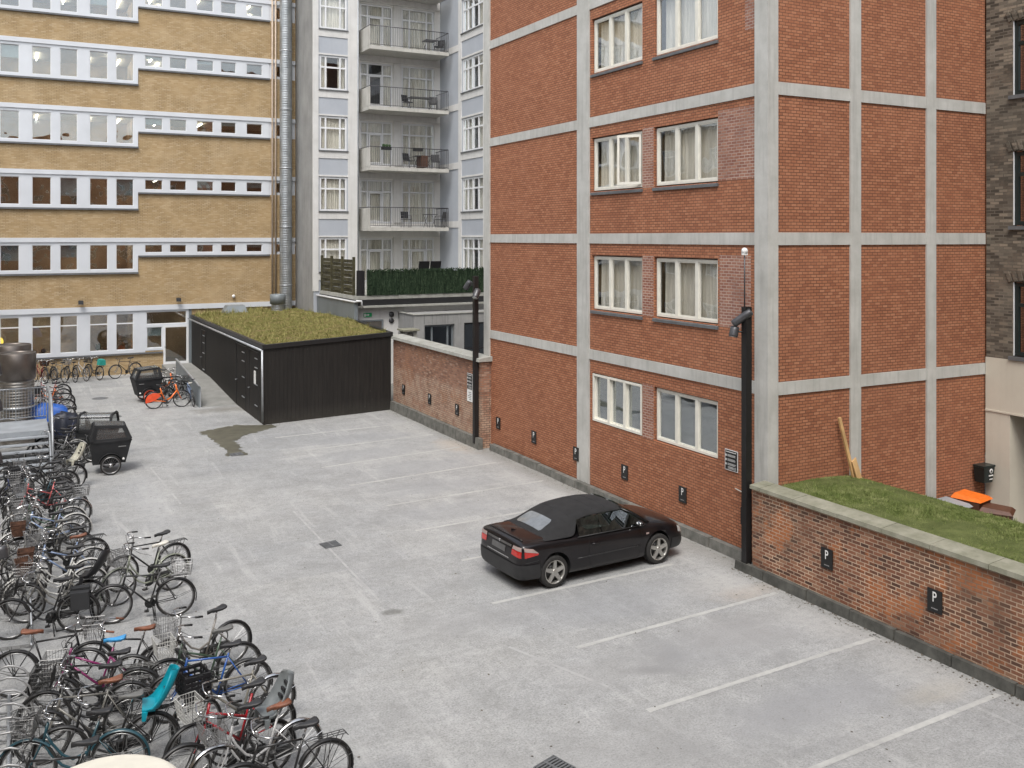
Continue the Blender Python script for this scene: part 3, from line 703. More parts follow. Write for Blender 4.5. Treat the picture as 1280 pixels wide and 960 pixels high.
for (u0, u1, z0, z1) in dwin:
    b = MB(); frame_bars(b, D, u0+.02, u1-.02, z0+.02, z1-.02, [(u0+u1)/2], [z1-.55], .09, -.12, -.05); w = b.build('window', 'dark_frame', db)
    b = MB(); fbox(b, D, u0+.1, u1-.1, z0+.1, z1-.1, -.1, -.095); b.build('pane', 'glass', w)
    b = MB(); fbox(b, D, u0-.08, u1+.08, z0-.09, z0, -.12, .07); b.build('sill', 'sill', w)
    b = MB(); fbox(b, D, u0-.015, u0+.018, z0+.02, z1, -.04, -.01); fbox(b, D, u1-.018, u1+.015, z0+.02, z1, -.04, -.01); b.build('reveal_strip', 'white_paint', w)
    b = MB()
    for k in range(15):   # soldier course arch over the opening
        u = u0-.05+(u1-u0+.1)*k/14; s = (k-7)/7*.10; zc = z1+.005+.05*(1-((k-7)/7)**2)
        b.bar(D.P(u, zc, .012), D.P(u-s*.0+s*1.0, zc+.24, .012), .03, .085, up=(0, 1, 0))
    b.build('lintel', 'dark_brick', w)
    curtain(D, u0+.1, u1-.1, z0+.1, z1-.1, -.35, int(z0*10), w)

# green box on the wall and the bins behind the shelter
e = empty('bottle_bin', (20.7, 14.9, 1.2), 0, 'dark green bin with white print hanging in the corner of the courtyard', 'bin')
b = MB(); b.hexa([(20.68, 14.78, 1.08), (20.98, 14.78, 1.08), (20.98, 15.03, 1.08), (20.68, 15.03, 1.08), (20.62, 14.74, 1.45), (21.02, 14.74, 1.45), (21.02, 15.03, 1.45), (20.62, 15.03, 1.45)]); b.build('body', 'dark_frame', e)
b = MB(); b.box(20.61, 21.03, 14.73, 15.03, 1.455, 1.50); b.build('lid', 'dark_frame', e)
b = MB(); b.lathe([(.03, -.002), (.06, -.002), (.06, .002), (.03, .002)], 14, 'y', (20.88, 14.735, 1.36)); b.box(20.80, 20.96, 14.738, 14.745, 1.24, 1.27); b.box(20.84, 20.96, 14.752, 14.757, 1.15, 1.175); b.build('print', 'sign_white', e)
def wheelie(x, y, rz, cbody, clid, label, h=.98, openlid=False):
    e = empty('wheelie_bin', (x, y, 0), rz, label, 'bin', 'bins behind the turf roof')
    b = MB(); b.hexa([(-.24, -.24, .06), (.24, -.24, .06), (.24, .24, .06), (-.24, .24, .06), (-.30, -.30, h), (.30, -.30, h), (.30, .34, h), (-.30, .34, h)]); b.tube([(-.28, .36, h-.03), (.28, .36, h-.03)], .02, 6); b.build('body', cbody, e, True)
    b = MB(); b.hexa([(-.32, -.34, h+.005), (.32, -.34, h+.005), (.32, .36, h+.005), (-.32, .36, h+.005), (-.26, -.27, h+.07), (.26, -.27, h+.07), (.26, .30, h+.11), (-.26, .30, h+.11)]); b.build('lid', clid, e, True)
    for s in (-1, 1):
        b = MB(); b.lathe([(.001, -.03), (.09, -.03), (.1, -.02), (.1, .02), (.09, .03), (.001, .03)], 14, 'x', (s*.25, .24, .1)); b.build('wheel', 'rubber', e, True)
wheelie(19.85, 14.5, .2, 'bin_brown', 'orange', 'brown bin with a bright orange lid behind the turf roof', .90)
wheelie(20.0, 13.95, .5, 'bin_brown', 'bin_brown', 'brown bin with a brown lid in front of the orange lidded bin', .72)
wheelie(18.6, 14.6, -.1, 'grey_plastic', 'galv_dull', 'light grey lidded bin against the brick wall behind the turf', .84)
wheelie(19.2, 14.55, .1, 'grey_plastic', 'galv_dull', 'dark grey bin beside the orange lidded bin', .80)
# planks
b = MB(); b.bar((16.36, 14.84, 1.70), (16.08, 15.0, 3.04), .075, .045, up=(0, 1, 0)); tag(b.build('long_plank', 'wood'), 'long narrow wooden plank leaning on the brick side wall', 'plank')
b = MB(); b.hexa([(16.34, 14.72, 1.7), (16.50, 14.72, 1.66), (16.50, 14.75, 1.66), (16.34, 14.75, 1.7), (16.28, 14.82, 2.08), (16.40, 14.82, 2.16), (16.40, 14.85, 2.16), (16.28, 14.85, 2.08)]); tag(b.build('short_board', 'wood'), 'short wide wooden board at the foot of the long plank', 'board')

# ------------------------------------------------------------------ parking signs
TM = Matrix(((0, 0, -1, 0), (-1, 0, 0, 0), (0, 1, 0, 0), (0, 0, 0, 1)))
def psign(x, y, z, label, diag=False):
    e = empty('parking_sign', (x, y, z), 0, label, 'sign', 'small black parking signs along the walls')
    b = MB(); b.box(-.018, 0, -.14, .14, -.19, .19); b.build('plate', 'sign_black', e, True)
    text_mesh('P', .24, 'sign_white', 'letter', e, Matrix.Translation((-.021, 0, .06)) @ TM @ Matrix.Diagonal((.72, 1, 1, 1)), .001, .002)
    b = MB()
    for k in range(5): b.box(-.021, -.019, -.062+k*.026, -.062+k*.026+.018, -.135, -.118)
    b.build('small_print', 'sign_grey', e, True)
ps = [(13.60, 8.2, .97, 'black parking sign nearest the camera on the garden wall, beyond the frame edge'), (13.60, 10.62, .94, 'black parking sign on the garden wall nearer the right edge of the photo'), (13.60, 12.98, .94, 'black parking sign on the garden wall closest to the near lamp post'),
      (14.09, 15.78, .92, 'black parking sign half hidden behind the near lamp post'), (14.09, 17.95, .89, 'black parking sign on the red wall above the car bonnet'), (14.09, 20.36, .89, 'black parking sign under the left ground floor window'),
      (14.05, 22.7, .90, 'black parking sign beside the middle concrete pillar'), (14.09, 25.2, .90, 'black parking sign in the middle of the windowless red bay'), (14.09, 27.6, .91, 'black parking sign at the far left end of the red wall'),
      (13.70, 30.0, 1.0, 'black parking sign on the low wall nearest the far lamp post'), (13.70, 32.45, 1.0, 'black parking sign in the middle of the low patched wall'), (13.70, 35.1, .98, 'black parking sign on the low wall next to the black shed')]
for x, y, z, l in ps[1:]: psign(x, y, z, l)
def notice(x, y, z, w, h, label, extra=False):
    e = empty('notice_board', (x, y, z), 0, label, 'notice board')
    b = MB(); b.box(-.012, 0, -w/2, w/2, -h/2, h/2); b.build('edge', 'sign_white', e, True)
    b = MB(); b.box(-.015, -.0125, -w/2+.015, w/2-.015, -h/2+.015, h/2-.015); b.build('board', 'sign_black', e, True)
    r = random.Random(int(y)); b = MB()
    b.box(-.017, -.0155, -w*.38, w*.40, h*.37, h*.405)
    for k in range(3):
        z0 = h*(.22-.21*k); b.box(-.017, -.0155, w*.36, w*.44, z0-h*.055, z0+h*.04)
        for j in range(3): b.box(-.017, -.0155, -w*.40+w*.3*r.random()*.6, w*.29, z0-h*.05+j*h*.04, z0-h*.05+j*h*.04+h*.014)
    for j in range(3): b.box(-.017, -.0155, -w*.38, w*.25, -h*.42+j*h*.045, -h*.42+j*h*.045+h*.014)
    b.build('print', 'sign_white', e, True)
    if extra:
        b = MB(); b.box(-.012, 0, -w/2, w/2, -h/2-.40, -h/2-.01); b.build('lower_notice', 'sign_white', e, True)
        b = MB()
        for j in range(5): b.box(-.015, -.0125, -w*.3, w*.1+.05*(j % 3), -h/2-.34+j*.06, -h/2-.32+j*.06)
        b.build('lower_print', 'saddle_grey', e, True)
notice(14.085, 16.22, 2.06, .42, .46, 'black and white notice board on the red wall beside the near lamp post')
notice(13.70, 28.95, 2.12, .42, .55, 'black notice with a white sheet below it on the low wall', True)

# ------------------------------------------------------------------ lamp posts
def spot(e, p, d, L, r):
    p, d = Vector(p), Vector(d).normalized()
    b = MB(); b.tube([p-d*L*.5, p-d*L*.46, p-d*L*.2, p+d*L*.4, p+d*L*.5], [r*.8, r*.95, r, r, r*.96], 18); s = b.build('spotlight', 'lamp_grey', e, True)
    b = MB(); b.tube([p+d*L*.501, p+d*L*.515], r*.8, 18); b.build('lens', 'head_clear', s, True)
    b = MB(); b.tube([p, Vector((0, 0, p.z))], .02, 6); b.build('bracket', 'post_black', s, True)
def lamp_post(x, y, h, label, heads, ant=None):
    e = empty('lamp_post', (x, y, 0), 0, label, 'lamp post', 'black lamp posts')
    b = MB(); b.box(-.075, .075, -.075, .075, .16, h); b.build('post', 'post_black', e, True)
    for q in heads: spot(e, *q)
    if ant:
        b = MB(); b.tube([(0, .06, h), (0, .06, h+ant)], .015, 6); b.build('conduit', 'lamp_grey', e, True)
        b = MB(); b.sphere((0, .06, h+ant+.05), .07, 12); b.box(-.05, .05, .02, .10, h+ant-.04, h+ant+.04); b.build('sensor', 'sign_white', e, True)
lamp_post(13.62, 15.22, 5.55, 'near black square lamp post with two spotlights against the concrete corner', [((-.10, .02, 5.32), (-.55, .62, -.62), .46, .085), ((-.20, .16, 5.02), (-.3, -.1, -.95), .22, .095)], 1.12)
lamp_post(13.62, 28.35, 5.72, 'far black lamp post at the end of the low brick wall', [((-.1, -.28, 5.15), (-.5, -.3, -.8), .32, .11), ((-.05, .5, 5.4), (-.4, .4, -.8), .32, .10)], 0)
lamp_post(-.42, 17.4, 5.4, 'black lamp post with grey heads just past the left edge', [((.26, .05, 1.88), (.15, -.2, -.95), .20, .095), ((.19, .05, 3.42), (.15, -.2, -.95), .2, .08), ((.19, .05, 4.27), (.15, -.2, -.95), .2, .08), ((.18, .05, 4.86), (.15, -.2, -.95), .2, .08)], 0)

# ------------------------------------------------------------------ yellow brick office building
YY = 52.0
yb = empty('yellow_building', (4, YY, 0), 0, 'long yellow brick office building with white window bands, behind the courtyard', 'building')
Y = YF(YY)
tall = [(-8.5, -7.65), (-7.2, -6.35), (-5.9, -5.05), (-4.6, -3.75), (-3.3, -2.45), (-1.9, -1.05), (-.55, .28), (.83, 1.68), (2.07, 2.87), (3.42, 4.27), (4.65, 5.49)]
short = [(6.03, 6.9), (7.25, 8.09), (8.61, 9.47), (9.85, 10.65), (11.2, 12.06)]
floors = [(6.93, 5.23, 6.08), (10.30, 8.49, 9.34), (13.50, 11.68, 12.46), (16.73, 14.90, 15.72), (19.95, 18.13, 18.9), (23.2, 21.4, 22.2)]
XL = -9.0
holes = []; panes = []
for zt_, zl, zs in floors:
    holes += [(XL, 5.68, zl, zt_), (5.68, 13.86, zs, zt_)]
GD = (6.98, 8.16, .40, 2.42)
holes += [(XL, 6.05, 1.08, 3.42), (6.05, 8.3, 1.15, 3.42), (6.93, 8.3, .0, 3.42)]
b = MB(); wall(b, Y, XL, 13.88, 0, 24, holes, .02); b.build('wall', 'yellow_brick', yb)
bw = MB(); bp = MB(); bs = MB()
def whole(f, b, u0, u1, z0, z1, hs, d, n): wall(b, f, u0, u1, z0, z1, hs, d, n)
rb_ = random.Random(31)
def win(u0, u1, z0, z1, mat, trans=None):
    b = MB(); frame_bars(b, Y, u0-.02, u1+.02, z0-.02, z1+.02, [], [trans] if trans else [], .05, -.13, -.01); w = b.build('window', 'white_paint', yb)
    b = MB(); fbox(b, Y, u0, u1, z0, z1, -.09, -.084); b.build('pane', mat, w)
    if rb_.random() < .22 and not trans: b = MB(); fbox(b, Y, u0+.01, u1-.01, z1-(z1-z0)*rb_.uniform(.2, .75), z1, -.20, -.19); b.build('blind', 'blind', w)
for i, (zt_, zl, zs) in enumerate(floors):
    tz = zt_-.30
    h1 = [(a, c, zl+.14, tz) for a, c in tall]; h2 = [(a, c, zs+.14, tz) for a, c in short]
    wall(bw, Y, XL, 5.68, zl, zt_, h1, .14, .015); wall(bw, Y, 5.68, 12.42, zs, zt_, h2, .14, .015)
    wall(bw, Y, 12.42, 13.86, zs, zt_, [(12.75, 13.5, zs+.14, tz)], .14, -.012)
    fbox(bw, Y, XL, 13.86, zt_-.16, zt_+.06, .017, .07)
    fbox(bw, Y, 5.62, 5.70, zl, zs, .017, .06)
    fbox(bs, Y, XL, 5.72, zl-.09, zl-.005, 0, .12); fbox(bs, Y, 5.72, 12.46, zs-.09, zs-.005, 0, .12)
    for a, c, z0, z1 in h1: win(a, c, z0, z1, 'glass_wavy' if i < 3 else 'glass')
    for a, c, z0, z1 in h2: win(a, c, z0, z1, 'glass_wavy' if i < 2 else 'glass')
g = [(a, c, 1.24, 3.10) for a, c in tall]+[(6.1, 8.1, 2.50, 3.15)]
wall(bw, Y, XL, 6.05, 1.08, 3.42, g[:-1], .14, .015); wall(bw, Y, 6.05, 8.3, 2.42, 3.42, [g[-1]], .14, .015)
wall(bw, Y, 6.05, 6.93, 1.15, 2.42, [(6.12, 6.88, 1.27, 2.36)], .14, .015)
fbox(bw, Y, XL, 13.86, 3.24, 3.50, .017, .09)
fbox(bs, Y, XL, 6.9, 1.0, 1.075, 0, .12)
bw.build('window_band', 'pier_white', yb); bs.build('sill_band', 'sill', yb)
for a, c, z0, z1 in g[:-1]: win(a, c, z0, z1, 'glass', 2.60)
win(6.1, 8.1, 2.50, 3.15, 'glass'); win(6.12, 6.88, 1.27, 2.36, 'glass')
b = MB(); frame_bars(b, Y, 6.93, 8.2, .40, 2.42, [], [], .11, -.10, .03); d = b.build('door', 'white_paint', yb)
b = MB(); fbox(b, Y, 7.04, 8.09, .51, 2.31, -.05, -.04); b.build('pane', 'glass', d)
b = MB(); b.tube([Y.P(7.0, 1.3, .03), Y.P(7.0, 1.3, .09), Y.P(7.1, 1.3, .09)], .015, 6); b.build('handle', 'lamp_grey', d)
b = MB(); fbox(b, Y, 8.2, 8.35, .0, 3.24, -.1, .02); fbox(b, Y, 6.93, 8.2, .0, .395, -.1, .05); b.build('door_jamb', 'guard', yb)
# rooms behind the glass, with their strip lights
b = MB(); bl = MB(); bf = MB(); bc = MB()
lv = [(0.05, 3.2)]+[(zl-.55, zt_-.02) for zt_, zl, zs in floors]
for i, (z0, z1) in enumerate(lv):
    b.quad((XL, YY+6, z0), (13.8, YY+6, z0), (13.8, YY+6, z1), (XL, YY+6, z1))
    for x in (XL, 5.75, 13.8): b.quad((x, YY+.16, z0), (x, YY+6, z0), (x, YY+6, z1), (x, YY+.16, z1))
    bf.quad((XL, YY+.16, z0), (13.8, YY+.16, z0), (13.8, YY+6, z0), (XL, YY+6, z0))
    bc.quad((XL, YY+.16, z1), (13.8, YY+.16, z1), (13.8, YY+6, z1), (XL, YY+6, z1))
    rr = random.Random(i)
    for x in [-4.2, -1.7, .6, 1.9, 3.1, 4.6, 6.6, 8.9, 11.6]:
        if rr.random() < .75: bl.box(x, x+.05, YY+.7, YY+3.1, z1-.10, z1-.06)
        if rr.random() < .5: bl.box(x+.5, x+.55, YY+3.3, YY+5.4, z1-.10, z1-.06)
b.build('room_wall', 'interior_tan', yb); bf.build('room_floor', 'interior_floor', yb); bc.build('room_ceiling', 'interior_ceiling', yb); bl.build('strip_light', 'tube_light', yb)
b = MB(); b.quad((XL, YY, 24), (13.88, YY, 24), (13.88, YY+12, 24), (XL, YY+12, 24)); b.quad((XL, YY, 0), (XL, YY+12, 0), (XL, YY+12, 24), (XL, YY, 24)); b.build('roof', 'grey_concrete', yb)
# desks, people, plants inside (ground floor)
for i, (x, y_, l) in enumerate([(1.4, 53.3, 'canteen table behind the ground floor window with the seated person'), (2.6, 53.1, 'pale desk behind the third ground floor window from the left edge'), (4.0, 53.2, 'table with a plant behind the lit ground floor window'), (5.1, 53.2, 'small table behind the ground floor window nearest the door')]):
    e = empty('table', (x, y_, .05), 0, l, 'table', 'tables inside the yellow building')
    b = MB(); b.box(-.5, .5, -.35, .35, .70, .74); b.build('tabletop', 'desk', e, True)
    for sx in (-.44, .44):
        for sy in (-.3, .3): b = MB(); b.box(sx-.02, sx+.02, sy-.02, sy+.02, 0, .70); b.build('leg', 'lamp_grey', e, True)
e = empty('potted_plant', (3.85, 52.5, 1.05), 0, 'small green plant on the sill of the lit ground floor window', 'plant')
b = MB(); b.lathe([(.001, 0), (.08, 0), (.11, .16), (.001, .16)], 12); b.build('pot', 'wicker', e, True)
r_ = random.Random(2); b = MB()
for _ in range(60):
    a, t = r_.uniform(0, 2*PI), r_.uniform(.1, .35); p = Vector((0, 0, .15)); q = Vector((math.cos(a)*t*.7, math.sin(a)*t*.5, .2+r_.uniform(.1, .45))); s = Vector((-math.sin(a), math.cos(a), 0))*.03
    b.add([p, (p+q)/2+s, q, (p+q)/2-s], [(0, 1, 2, 3)])
b.build('leaves', 'plant', e, True)
b = MB(); b.sphere((-.62, 52.6, 1.9), .22, 14, (1, 1, 1.1)); o = b.build('paper_lantern', 'lantern'); tag(o, 'glowing yellow lantern behind the leftmost ground floor window', 'lamp')
# seated person in pink, seen from behind
def skin_body(name, edges_pts, edges, radii, mat, parent):
    me = bpy.data.meshes.new(name); me.from_pydata(edges_pts, edges, []); o = bpy.data.objects.new(name, me); col.objects.link(o)
    md = o.modifiers.new('s', 'SKIN'); 
    for i, r in enumerate(radii): me.skin_vertices[0].data[i].radius = (r, r)
    me.skin_vertices[0].data[0].use_root = True
    o.modifiers.new('d', 'SUBSURF').levels = 1
    bpy.context.view_layer.update()
    m2 = bpy.data.meshes.new_from_object(o.evaluated_get(bpy.context.evaluated_depsgraph_get())); m2.materials.clear(); m2.materials.append(M[mat])
    for p in m2.polygons: p.use_smooth = True
    bpy.data.objects.remove(o); o = bpy.data.objects.new(name, m2); col.objects.link(o); o.parent = parent; return o
pe = empty('person', (1.35, 52.62, .05), 0, 'person in a pink top sitting with their back to the ground floor window', 'person')
pts = [(0, 0, .50), (0, 0, .75), (0, 0, .98), (0, 0, 1.10), (0, .02, 1.28), (.19, 0, 1.0), (.26, .12, .78), (.14, .33, .74), (-.19, 0, 1.0), (-.26, .12, .78), (-.14, .33, .74), (.1, .12, .47), (.1, .45, .47), (.1, .47, .05), (-.1, .12, .47), (-.1, .45, .47), (-.1, .47, .05)]
skin_body('body', pts, [(0, 1), (1, 2), (2, 3), (3, 4), (2, 5), (5, 6), (6, 7), (2, 8), (8, 9), (9, 10), (0, 11), (11, 12), (12, 13), (0, 14), (14, 15), (15, 16)], [.15, .14, .15, .055, .10, .07, .05, .035, .07, .05, .035, .09, .07, .045, .09, .07, .045], 'pink', pe)
b = MB(); b.sphere((0, -.01, 1.29), .115, 12, (1, 1, 1.1)); b.build('hair', 'hair', pe, True)
e = empty('chair', (1.35, 52.66, .05), 0, 'dark chair under the person in the pink top', 'chair')
b = MB(); b.box(-.2, .2, -.15, .28, .36, .40); b.build('seat', 'black', e, True)
for sx in (-.18, .18):
    for sy in (-.12, .25): b = MB(); b.box(sx-.02, sx+.02, sy-.02, sy+.02, 0, .36); b.build('leg', 'black', e, True)

# duct and pipes on the facade
e = empty('ventilation_duct', (13.22, 51.45, 3), 0, 'tall spiral ventilation duct running up the yellow facade', 'duct')
b = MB(); b.lathe([(.33, 2.9), (.33, 24.5)], 28, 'z', (13.22, 51.5, 0)); b.build('pipe', 'duct', e)
for z in (4.4, 7.6, 10.8, 14, 17.2, 20.4):
    b = MB(); b.lathe([(.33, z-.03), (.352, z-.03), (.352, z+.03), (.33, z+.03)], 24, 'z', (13.22, 51.5, 0)); b.box(13.18, 13.26, 51.84, 52.0, z-.03, z+.03); b.build('bracket', 'galv', e)
for x, l in ((12.58, 'left one of the two thin tan pipes beside the ventilation duct'), (12.76, 'right one of the two thin tan pipes beside the ventilation duct')):
    b = MB(); b.tube([(x, 51.9, 3.0), (x, 51.9, 24)], .05, 8); tag(b.build('facade_pipe', 'pipe_tan'), l, 'pipe')
e = empty('roof_vent', (12.6, 50.6, 3.1), 0, 'wide short metal vent with a dark collar at the foot of the tall duct', 'vent')
b = MB(); b.lathe([(.33, 2.9), (.33, 3.45)], 24, 'z', (12.55, 50.6, 0)); b.build('base', 'duct', e)
b = MB(); b.lathe([(.33, 3.45), (.40, 3.45), (.41, 3.95), (.38, 3.97), (.36, 3.9), (.001, 3.85)], 24, 'z', (12.55, 50.6, 0)); b.build('collar', 'guard', e)
for x, l in ((3.0, 'left one of two small dark floodlights above the ground floor of the yellow building'), (7.65, 'right one of two small dark floodlights above the ground floor, near the door')):
    e = empty('floodlight', (x, 51.9, 3.75), 0, l, 'floodlight'); b = MB(); b.hexa([(x-.12, 51.62, 3.66), (x+.12, 51.62, 3.66), (x+.10, 51.8, 3.74), (x-.10, 51.8, 3.74), (x-.12, 51.66, 3.84), (x+.12, 51.66, 3.84), (x+.10, 51.8, 3.86), (x-.10, 51.8, 3.86)]); b.build('head', 'black', e)
    b = MB(); b.tube([(x, 51.8, 3.8), (x, 52.0, 3.8)], .03, 6); b.build('arm', 'black', e)
e = empty('wall_lamp', (10.5, 51.9, 3.85), 0, 'small round white lamp on the yellow wall above the shed roof', 'lamp')
b = MB(); b.sphere((10.5, 51.88, 3.85), .09, 12); b.build('globe', 'sign_white', e)
b = MB(); b.box(10.46, 10.54, 51.9, 52, 3.81, 3.89); b.build('base', 'lamp_grey', e)

# ------------------------------------------------------------------ black shed with a sedum roof, and the guard by the ramp
sh = empty('black_shed', (8.3, 35.5, 0), 0, 'low black clad shed with a yellowish green sedum roof', 'shed')
C = [(8.28, 35.5), (13.6, 36.25), (14.15, 42.6), (13.85, 51.9), (8.34, 51.9)]; H = [2.93, 3.10, 3.10, 3.08, 2.86]
b = MB(); bo = MB()
for i in range(5):
    p, q = C[i], C[(i+1) % 5]; b.quad((*p, 0), (*q, 0), (*q, H[(i+1) % 5]), (*p, H[i]))
b.build('cladding', 'shed_black', sh)
# board seams
b = MB()
for i, n in ((0, 34), (4, 90)):
    p, q = Vector(C[i]), Vector(C[(i+1) % 5]); ha, hb = H[i], H[(i+1) % 5]; d = (q-p).normalized(); nn = Vector((d.y, -d.x))
    for k in range(1, n):
        t = k/n; c = p+(q-p)*t; h = ha+(hb-ha)*t
        b.bar((c.x, c.y, .03), (c.x, c.y, h-.02), .014, .010, up=(d.x, d.y, 0))
b.build('battens', 'shed_black', sh)
b = MB()
for i in range(5):
    if i in (2,): continue
    p, q = Vector(C[i]), Vector(C[(i+1) % 5]); d = (q-p).normalized(); nn = Vector((d.y, -d.x))*.06; ha, hb = H[i], H[(i+1) % 5]
    P_ = [(*(p+nn-d*.06), ha-.10), (*(q+nn+d*.06), hb-.10), (*(q-nn*1.5), hb-.10), (*(p-nn*1.5), ha-.10), (*(p+nn-d*.06), ha+.06), (*(q+nn+d*.06), hb+.06), (*(q-nn*1.5), hb+.06), (*(p-nn*1.5), ha+.06)]
    P_ = [(x, y, z+.003*i) for x, y, z in P_]; b.hexa(P_)
b.build('roof_edge', 'black', sh)
b = MB(); b.tube([(8.17, 51.8, 2.74), (8.17, 35.42, 2.80)], .045, 8); b.tube([(8.21, 35.44, 2.80), (8.23, 35.44, .12)], .04, 8); b.build('gutter', 'galv', sh)
def zs_(x, y): return 2.90+(x-8.28)/5.6*.18+.04*math.sin(x)*math.sin(y*.6)
def inpoly(x, y): 
    if x < 8.36 or y > 51.85: return False
    if y < 35.62+(x-8.28)*.141: return False
    return x < (13.6+(y-36.25)*.0866-.08 if y < 42.6 else 14.1-(y-42.6)*.032)
b = MB(); vs = []; nx, ny = 16, 44; r_ = random.Random(5)
for j in range(ny+1):
    for i in range(nx+1):
        t = i/nx; y = 51.86+(35.6+.75*t-51.86)*(1-j/ny); xr = (13.6+(y-36.25)*.0866-.06 if y < 42.6 else 14.1-(y-42.6)*.032)
        x = 8.36+(xr-8.36)*t; vs.append((x, y, zs_(x, y)+(.02+.05*r_.random()*(0 < i < nx and 0 < j < ny))))
b.add(vs, [(j*(nx+1)+i, j*(nx+1)+i+1, (j+1)*(nx+1)+i+1, (j+1)*(nx+1)+i) for j in range(ny) for i in range(nx)], True); b.build('roof_soil', 'sedum_soil', sh)
def s2(r):
    while True:
        x, y = r.uniform(8.36, 14.1), 35.6+16.3*r.random()**1.1
        if inpoly(x, y): break
    return x, y, .6+.5*abs(math.sin(x*2+y)*math.sin(y*1.1-x))+(2.2 if r.random() < (.02+.25*(y > 50 and x < 12)) else 0)
tag(blades(20000, s2, lambda x, y: zs_(x, y)+.03, .05, .13, 21, .010, .8).build('sedum', 'sedum'), 'dry yellowish sedum and tufts covering the shed roof', 'plants', kind='stuff')
# doors and ironmongery on the long side
for y0, y1, h in ((36.3, 38.0, 2.6), (38.6, 40.4, 2.6), (47.6, 48.7, 2.45)):
    z0 = .05 if y0 < 45 else .42
    b = MB(); b.bar((8.285, y0, z0), (8.285, y0, h), .02, .02); b.bar((8.285, y1, z0), (8.285, y1, h), .02, .02); b.bar((8.285, y0, h), (8.285, y1, h), .02, .02)
    dd = b.build('door', 'black', sh)
    b = MB()
    for z in (h-.25, h-.6, 1.35, .55): b.bar((8.255, y0+.1, z), (8.255, y0+.55, z), .02, .035)
    b.build('hinge', 'galv', dd)
    b = MB(); b.tube([(8.28, y1-.2, 1.1), (8.2, y1-.2, 1.1), (8.2, y1-.32, 1.1)], .014, 6); b.build('handle', 'galv', dd)
b = MB(); b.box(8.25, 8.275, 36.75, 37.0, 1.35, 1.85); b.build('door_notice', 'sign_white', sh)
e = empty('skylight', (10.5, 50.9, 3), 0, 'small grey hooded skylight on the back of the shed roof', 'skylight')
b = MB(); b.hexa([(9.7, 50.5, 2.95), (11.0, 50.5, 2.95), (11.0, 51.5, 2.95), (9.7, 51.5, 2.95), (9.95, 50.7, 3.42), (10.85, 50.7, 3.42), (10.85, 51.4, 3.42), (9.95, 51.4, 3.42)]); b.build('hood', 'guard', e)
b = MB(); b.box(9.66, 11.04, 50.46, 51.54, 2.9, 2.99); b.build('base', 'galv_dull', e)
e = empty('guard_panel', (6.78, 41, 0), 0, 'grey sheet metal guard along the ramp beside the black shed', 'guard rail')
b = MB(); b.hexa([(6.77, 40.4, 0), (6.81, 40.4, 0), (6.81, 46.6, 0), (6.77, 46.6, 0), (6.77, 40.4, .86), (6.81, 40.4, .86), (6.81, 46.6, 1.28), (6.77, 46.6, 1.28)]); b.build('panel', 'guard', e)
b = MB(); b.bar((6.79, 40.36, .88), (6.79, 46.64, 1.30), .07, .04); b.build('handrail', 'galv', e)
for y, h in ((40.42, .86), (42.4, 1.0), (44.4, 1.12), (46.5, 1.26)): b = MB(); b.box(6.812, 6.86, y-.03, y+.03, 0.0, h-.02); b.build('post', 'galv', e)

# ------------------------------------------------------------------ grey apartment building with balconies
GY, GX, RYY = 48.5, 13.9, 49.3
gb = empty('grey_apartment_building', (GX, GY, 0), 0, 'pale grey and blue panelled apartment building with white framed windows, behind the reed fence', 'building')
G_, RC, SD = YF(GY), YF(RYY), XF(21.45)
lev = [(5.2+3.2*k, 7.0+3.2*k) for k in range(6)]
wl = [(14.22, 15.72, a, c) for a, c in lev]; wr = []
for a, c in lev: wr += [(16.7, 18.6, a-.62, c-.02), (19.12, 21.1, a-.62, c-.02)]
wsd = [(43.72, 46.3, a, c) for a, c in lev]+[(37.5, 40, a, c) for a, c in lev]
b = MB(); wall(b, G_, GX, 16.25, 0, 23.5, wl, .12); b.build('front_wall', 'blue_panel', gb)
b = MB(); wall(b, RC, 16.25, 21.45, 0, 23.5, wr, .12); b.quad((16.25, GY, 0), (16.25, RYY, 0), (16.25, RYY, 23.5), (16.25, GY, 23.5)); b.build('recess_wall', 'recess_render', gb)
b = MB(); wall(b, SD, 30, RYY, 0, 23.5, wsd, .12); b.build('wing_wall', 'blue_panel', gb)
b = MB(); b.quad((GX, GY, 0), (GX, GY+5, 0), (GX, GY+5, 23.5), (GX, GY, 23.5)); b.build('party_wall', 'grey_concrete', gb)
b = MB()
fbox(b, G_, GX-.03, GX+.26, 4.2, 23.5, -.1, .05); fbox(b, G_, 15.76, 16.28, 4.2, 23.5, -.1, .05)
for y0, y1 in ((46.36, 46.72), (43.2, 43.66), (42.2, 42.6)): fbox(b, SD, y0, y1, 3.9, 23.5, -.05, .05)
for k, (a, c) in enumerate(lev):
    fbox(b, G_, GX+.26, 15.76, a-.42, a-.02, -.05, .035); fbox(b, SD, 30, 43.2, a-.42, a-.02, -.05, .035); fbox(b, SD, 43.66, 46.36, a-.42, a-.02, -.05, .035); fbox(b, SD, 46.72, RYY-.05, a-.85, a-.5, -.05, .035)
    fbox(b, G_, GX+.26, 15.76, c+.02, c+.10, -.05, .03); fbox(b, SD, 43.66, 46.36, c+.02, c+.12, -.05, .03)
    fbox(b, RC, 16.3, 21.4, c+.05, c+.55, 0, .12); fbox(b, RC, 18.64, 19.08, a-.6, c+.04, 0, .08)
b.build('white_frame', 'white_render', gb)
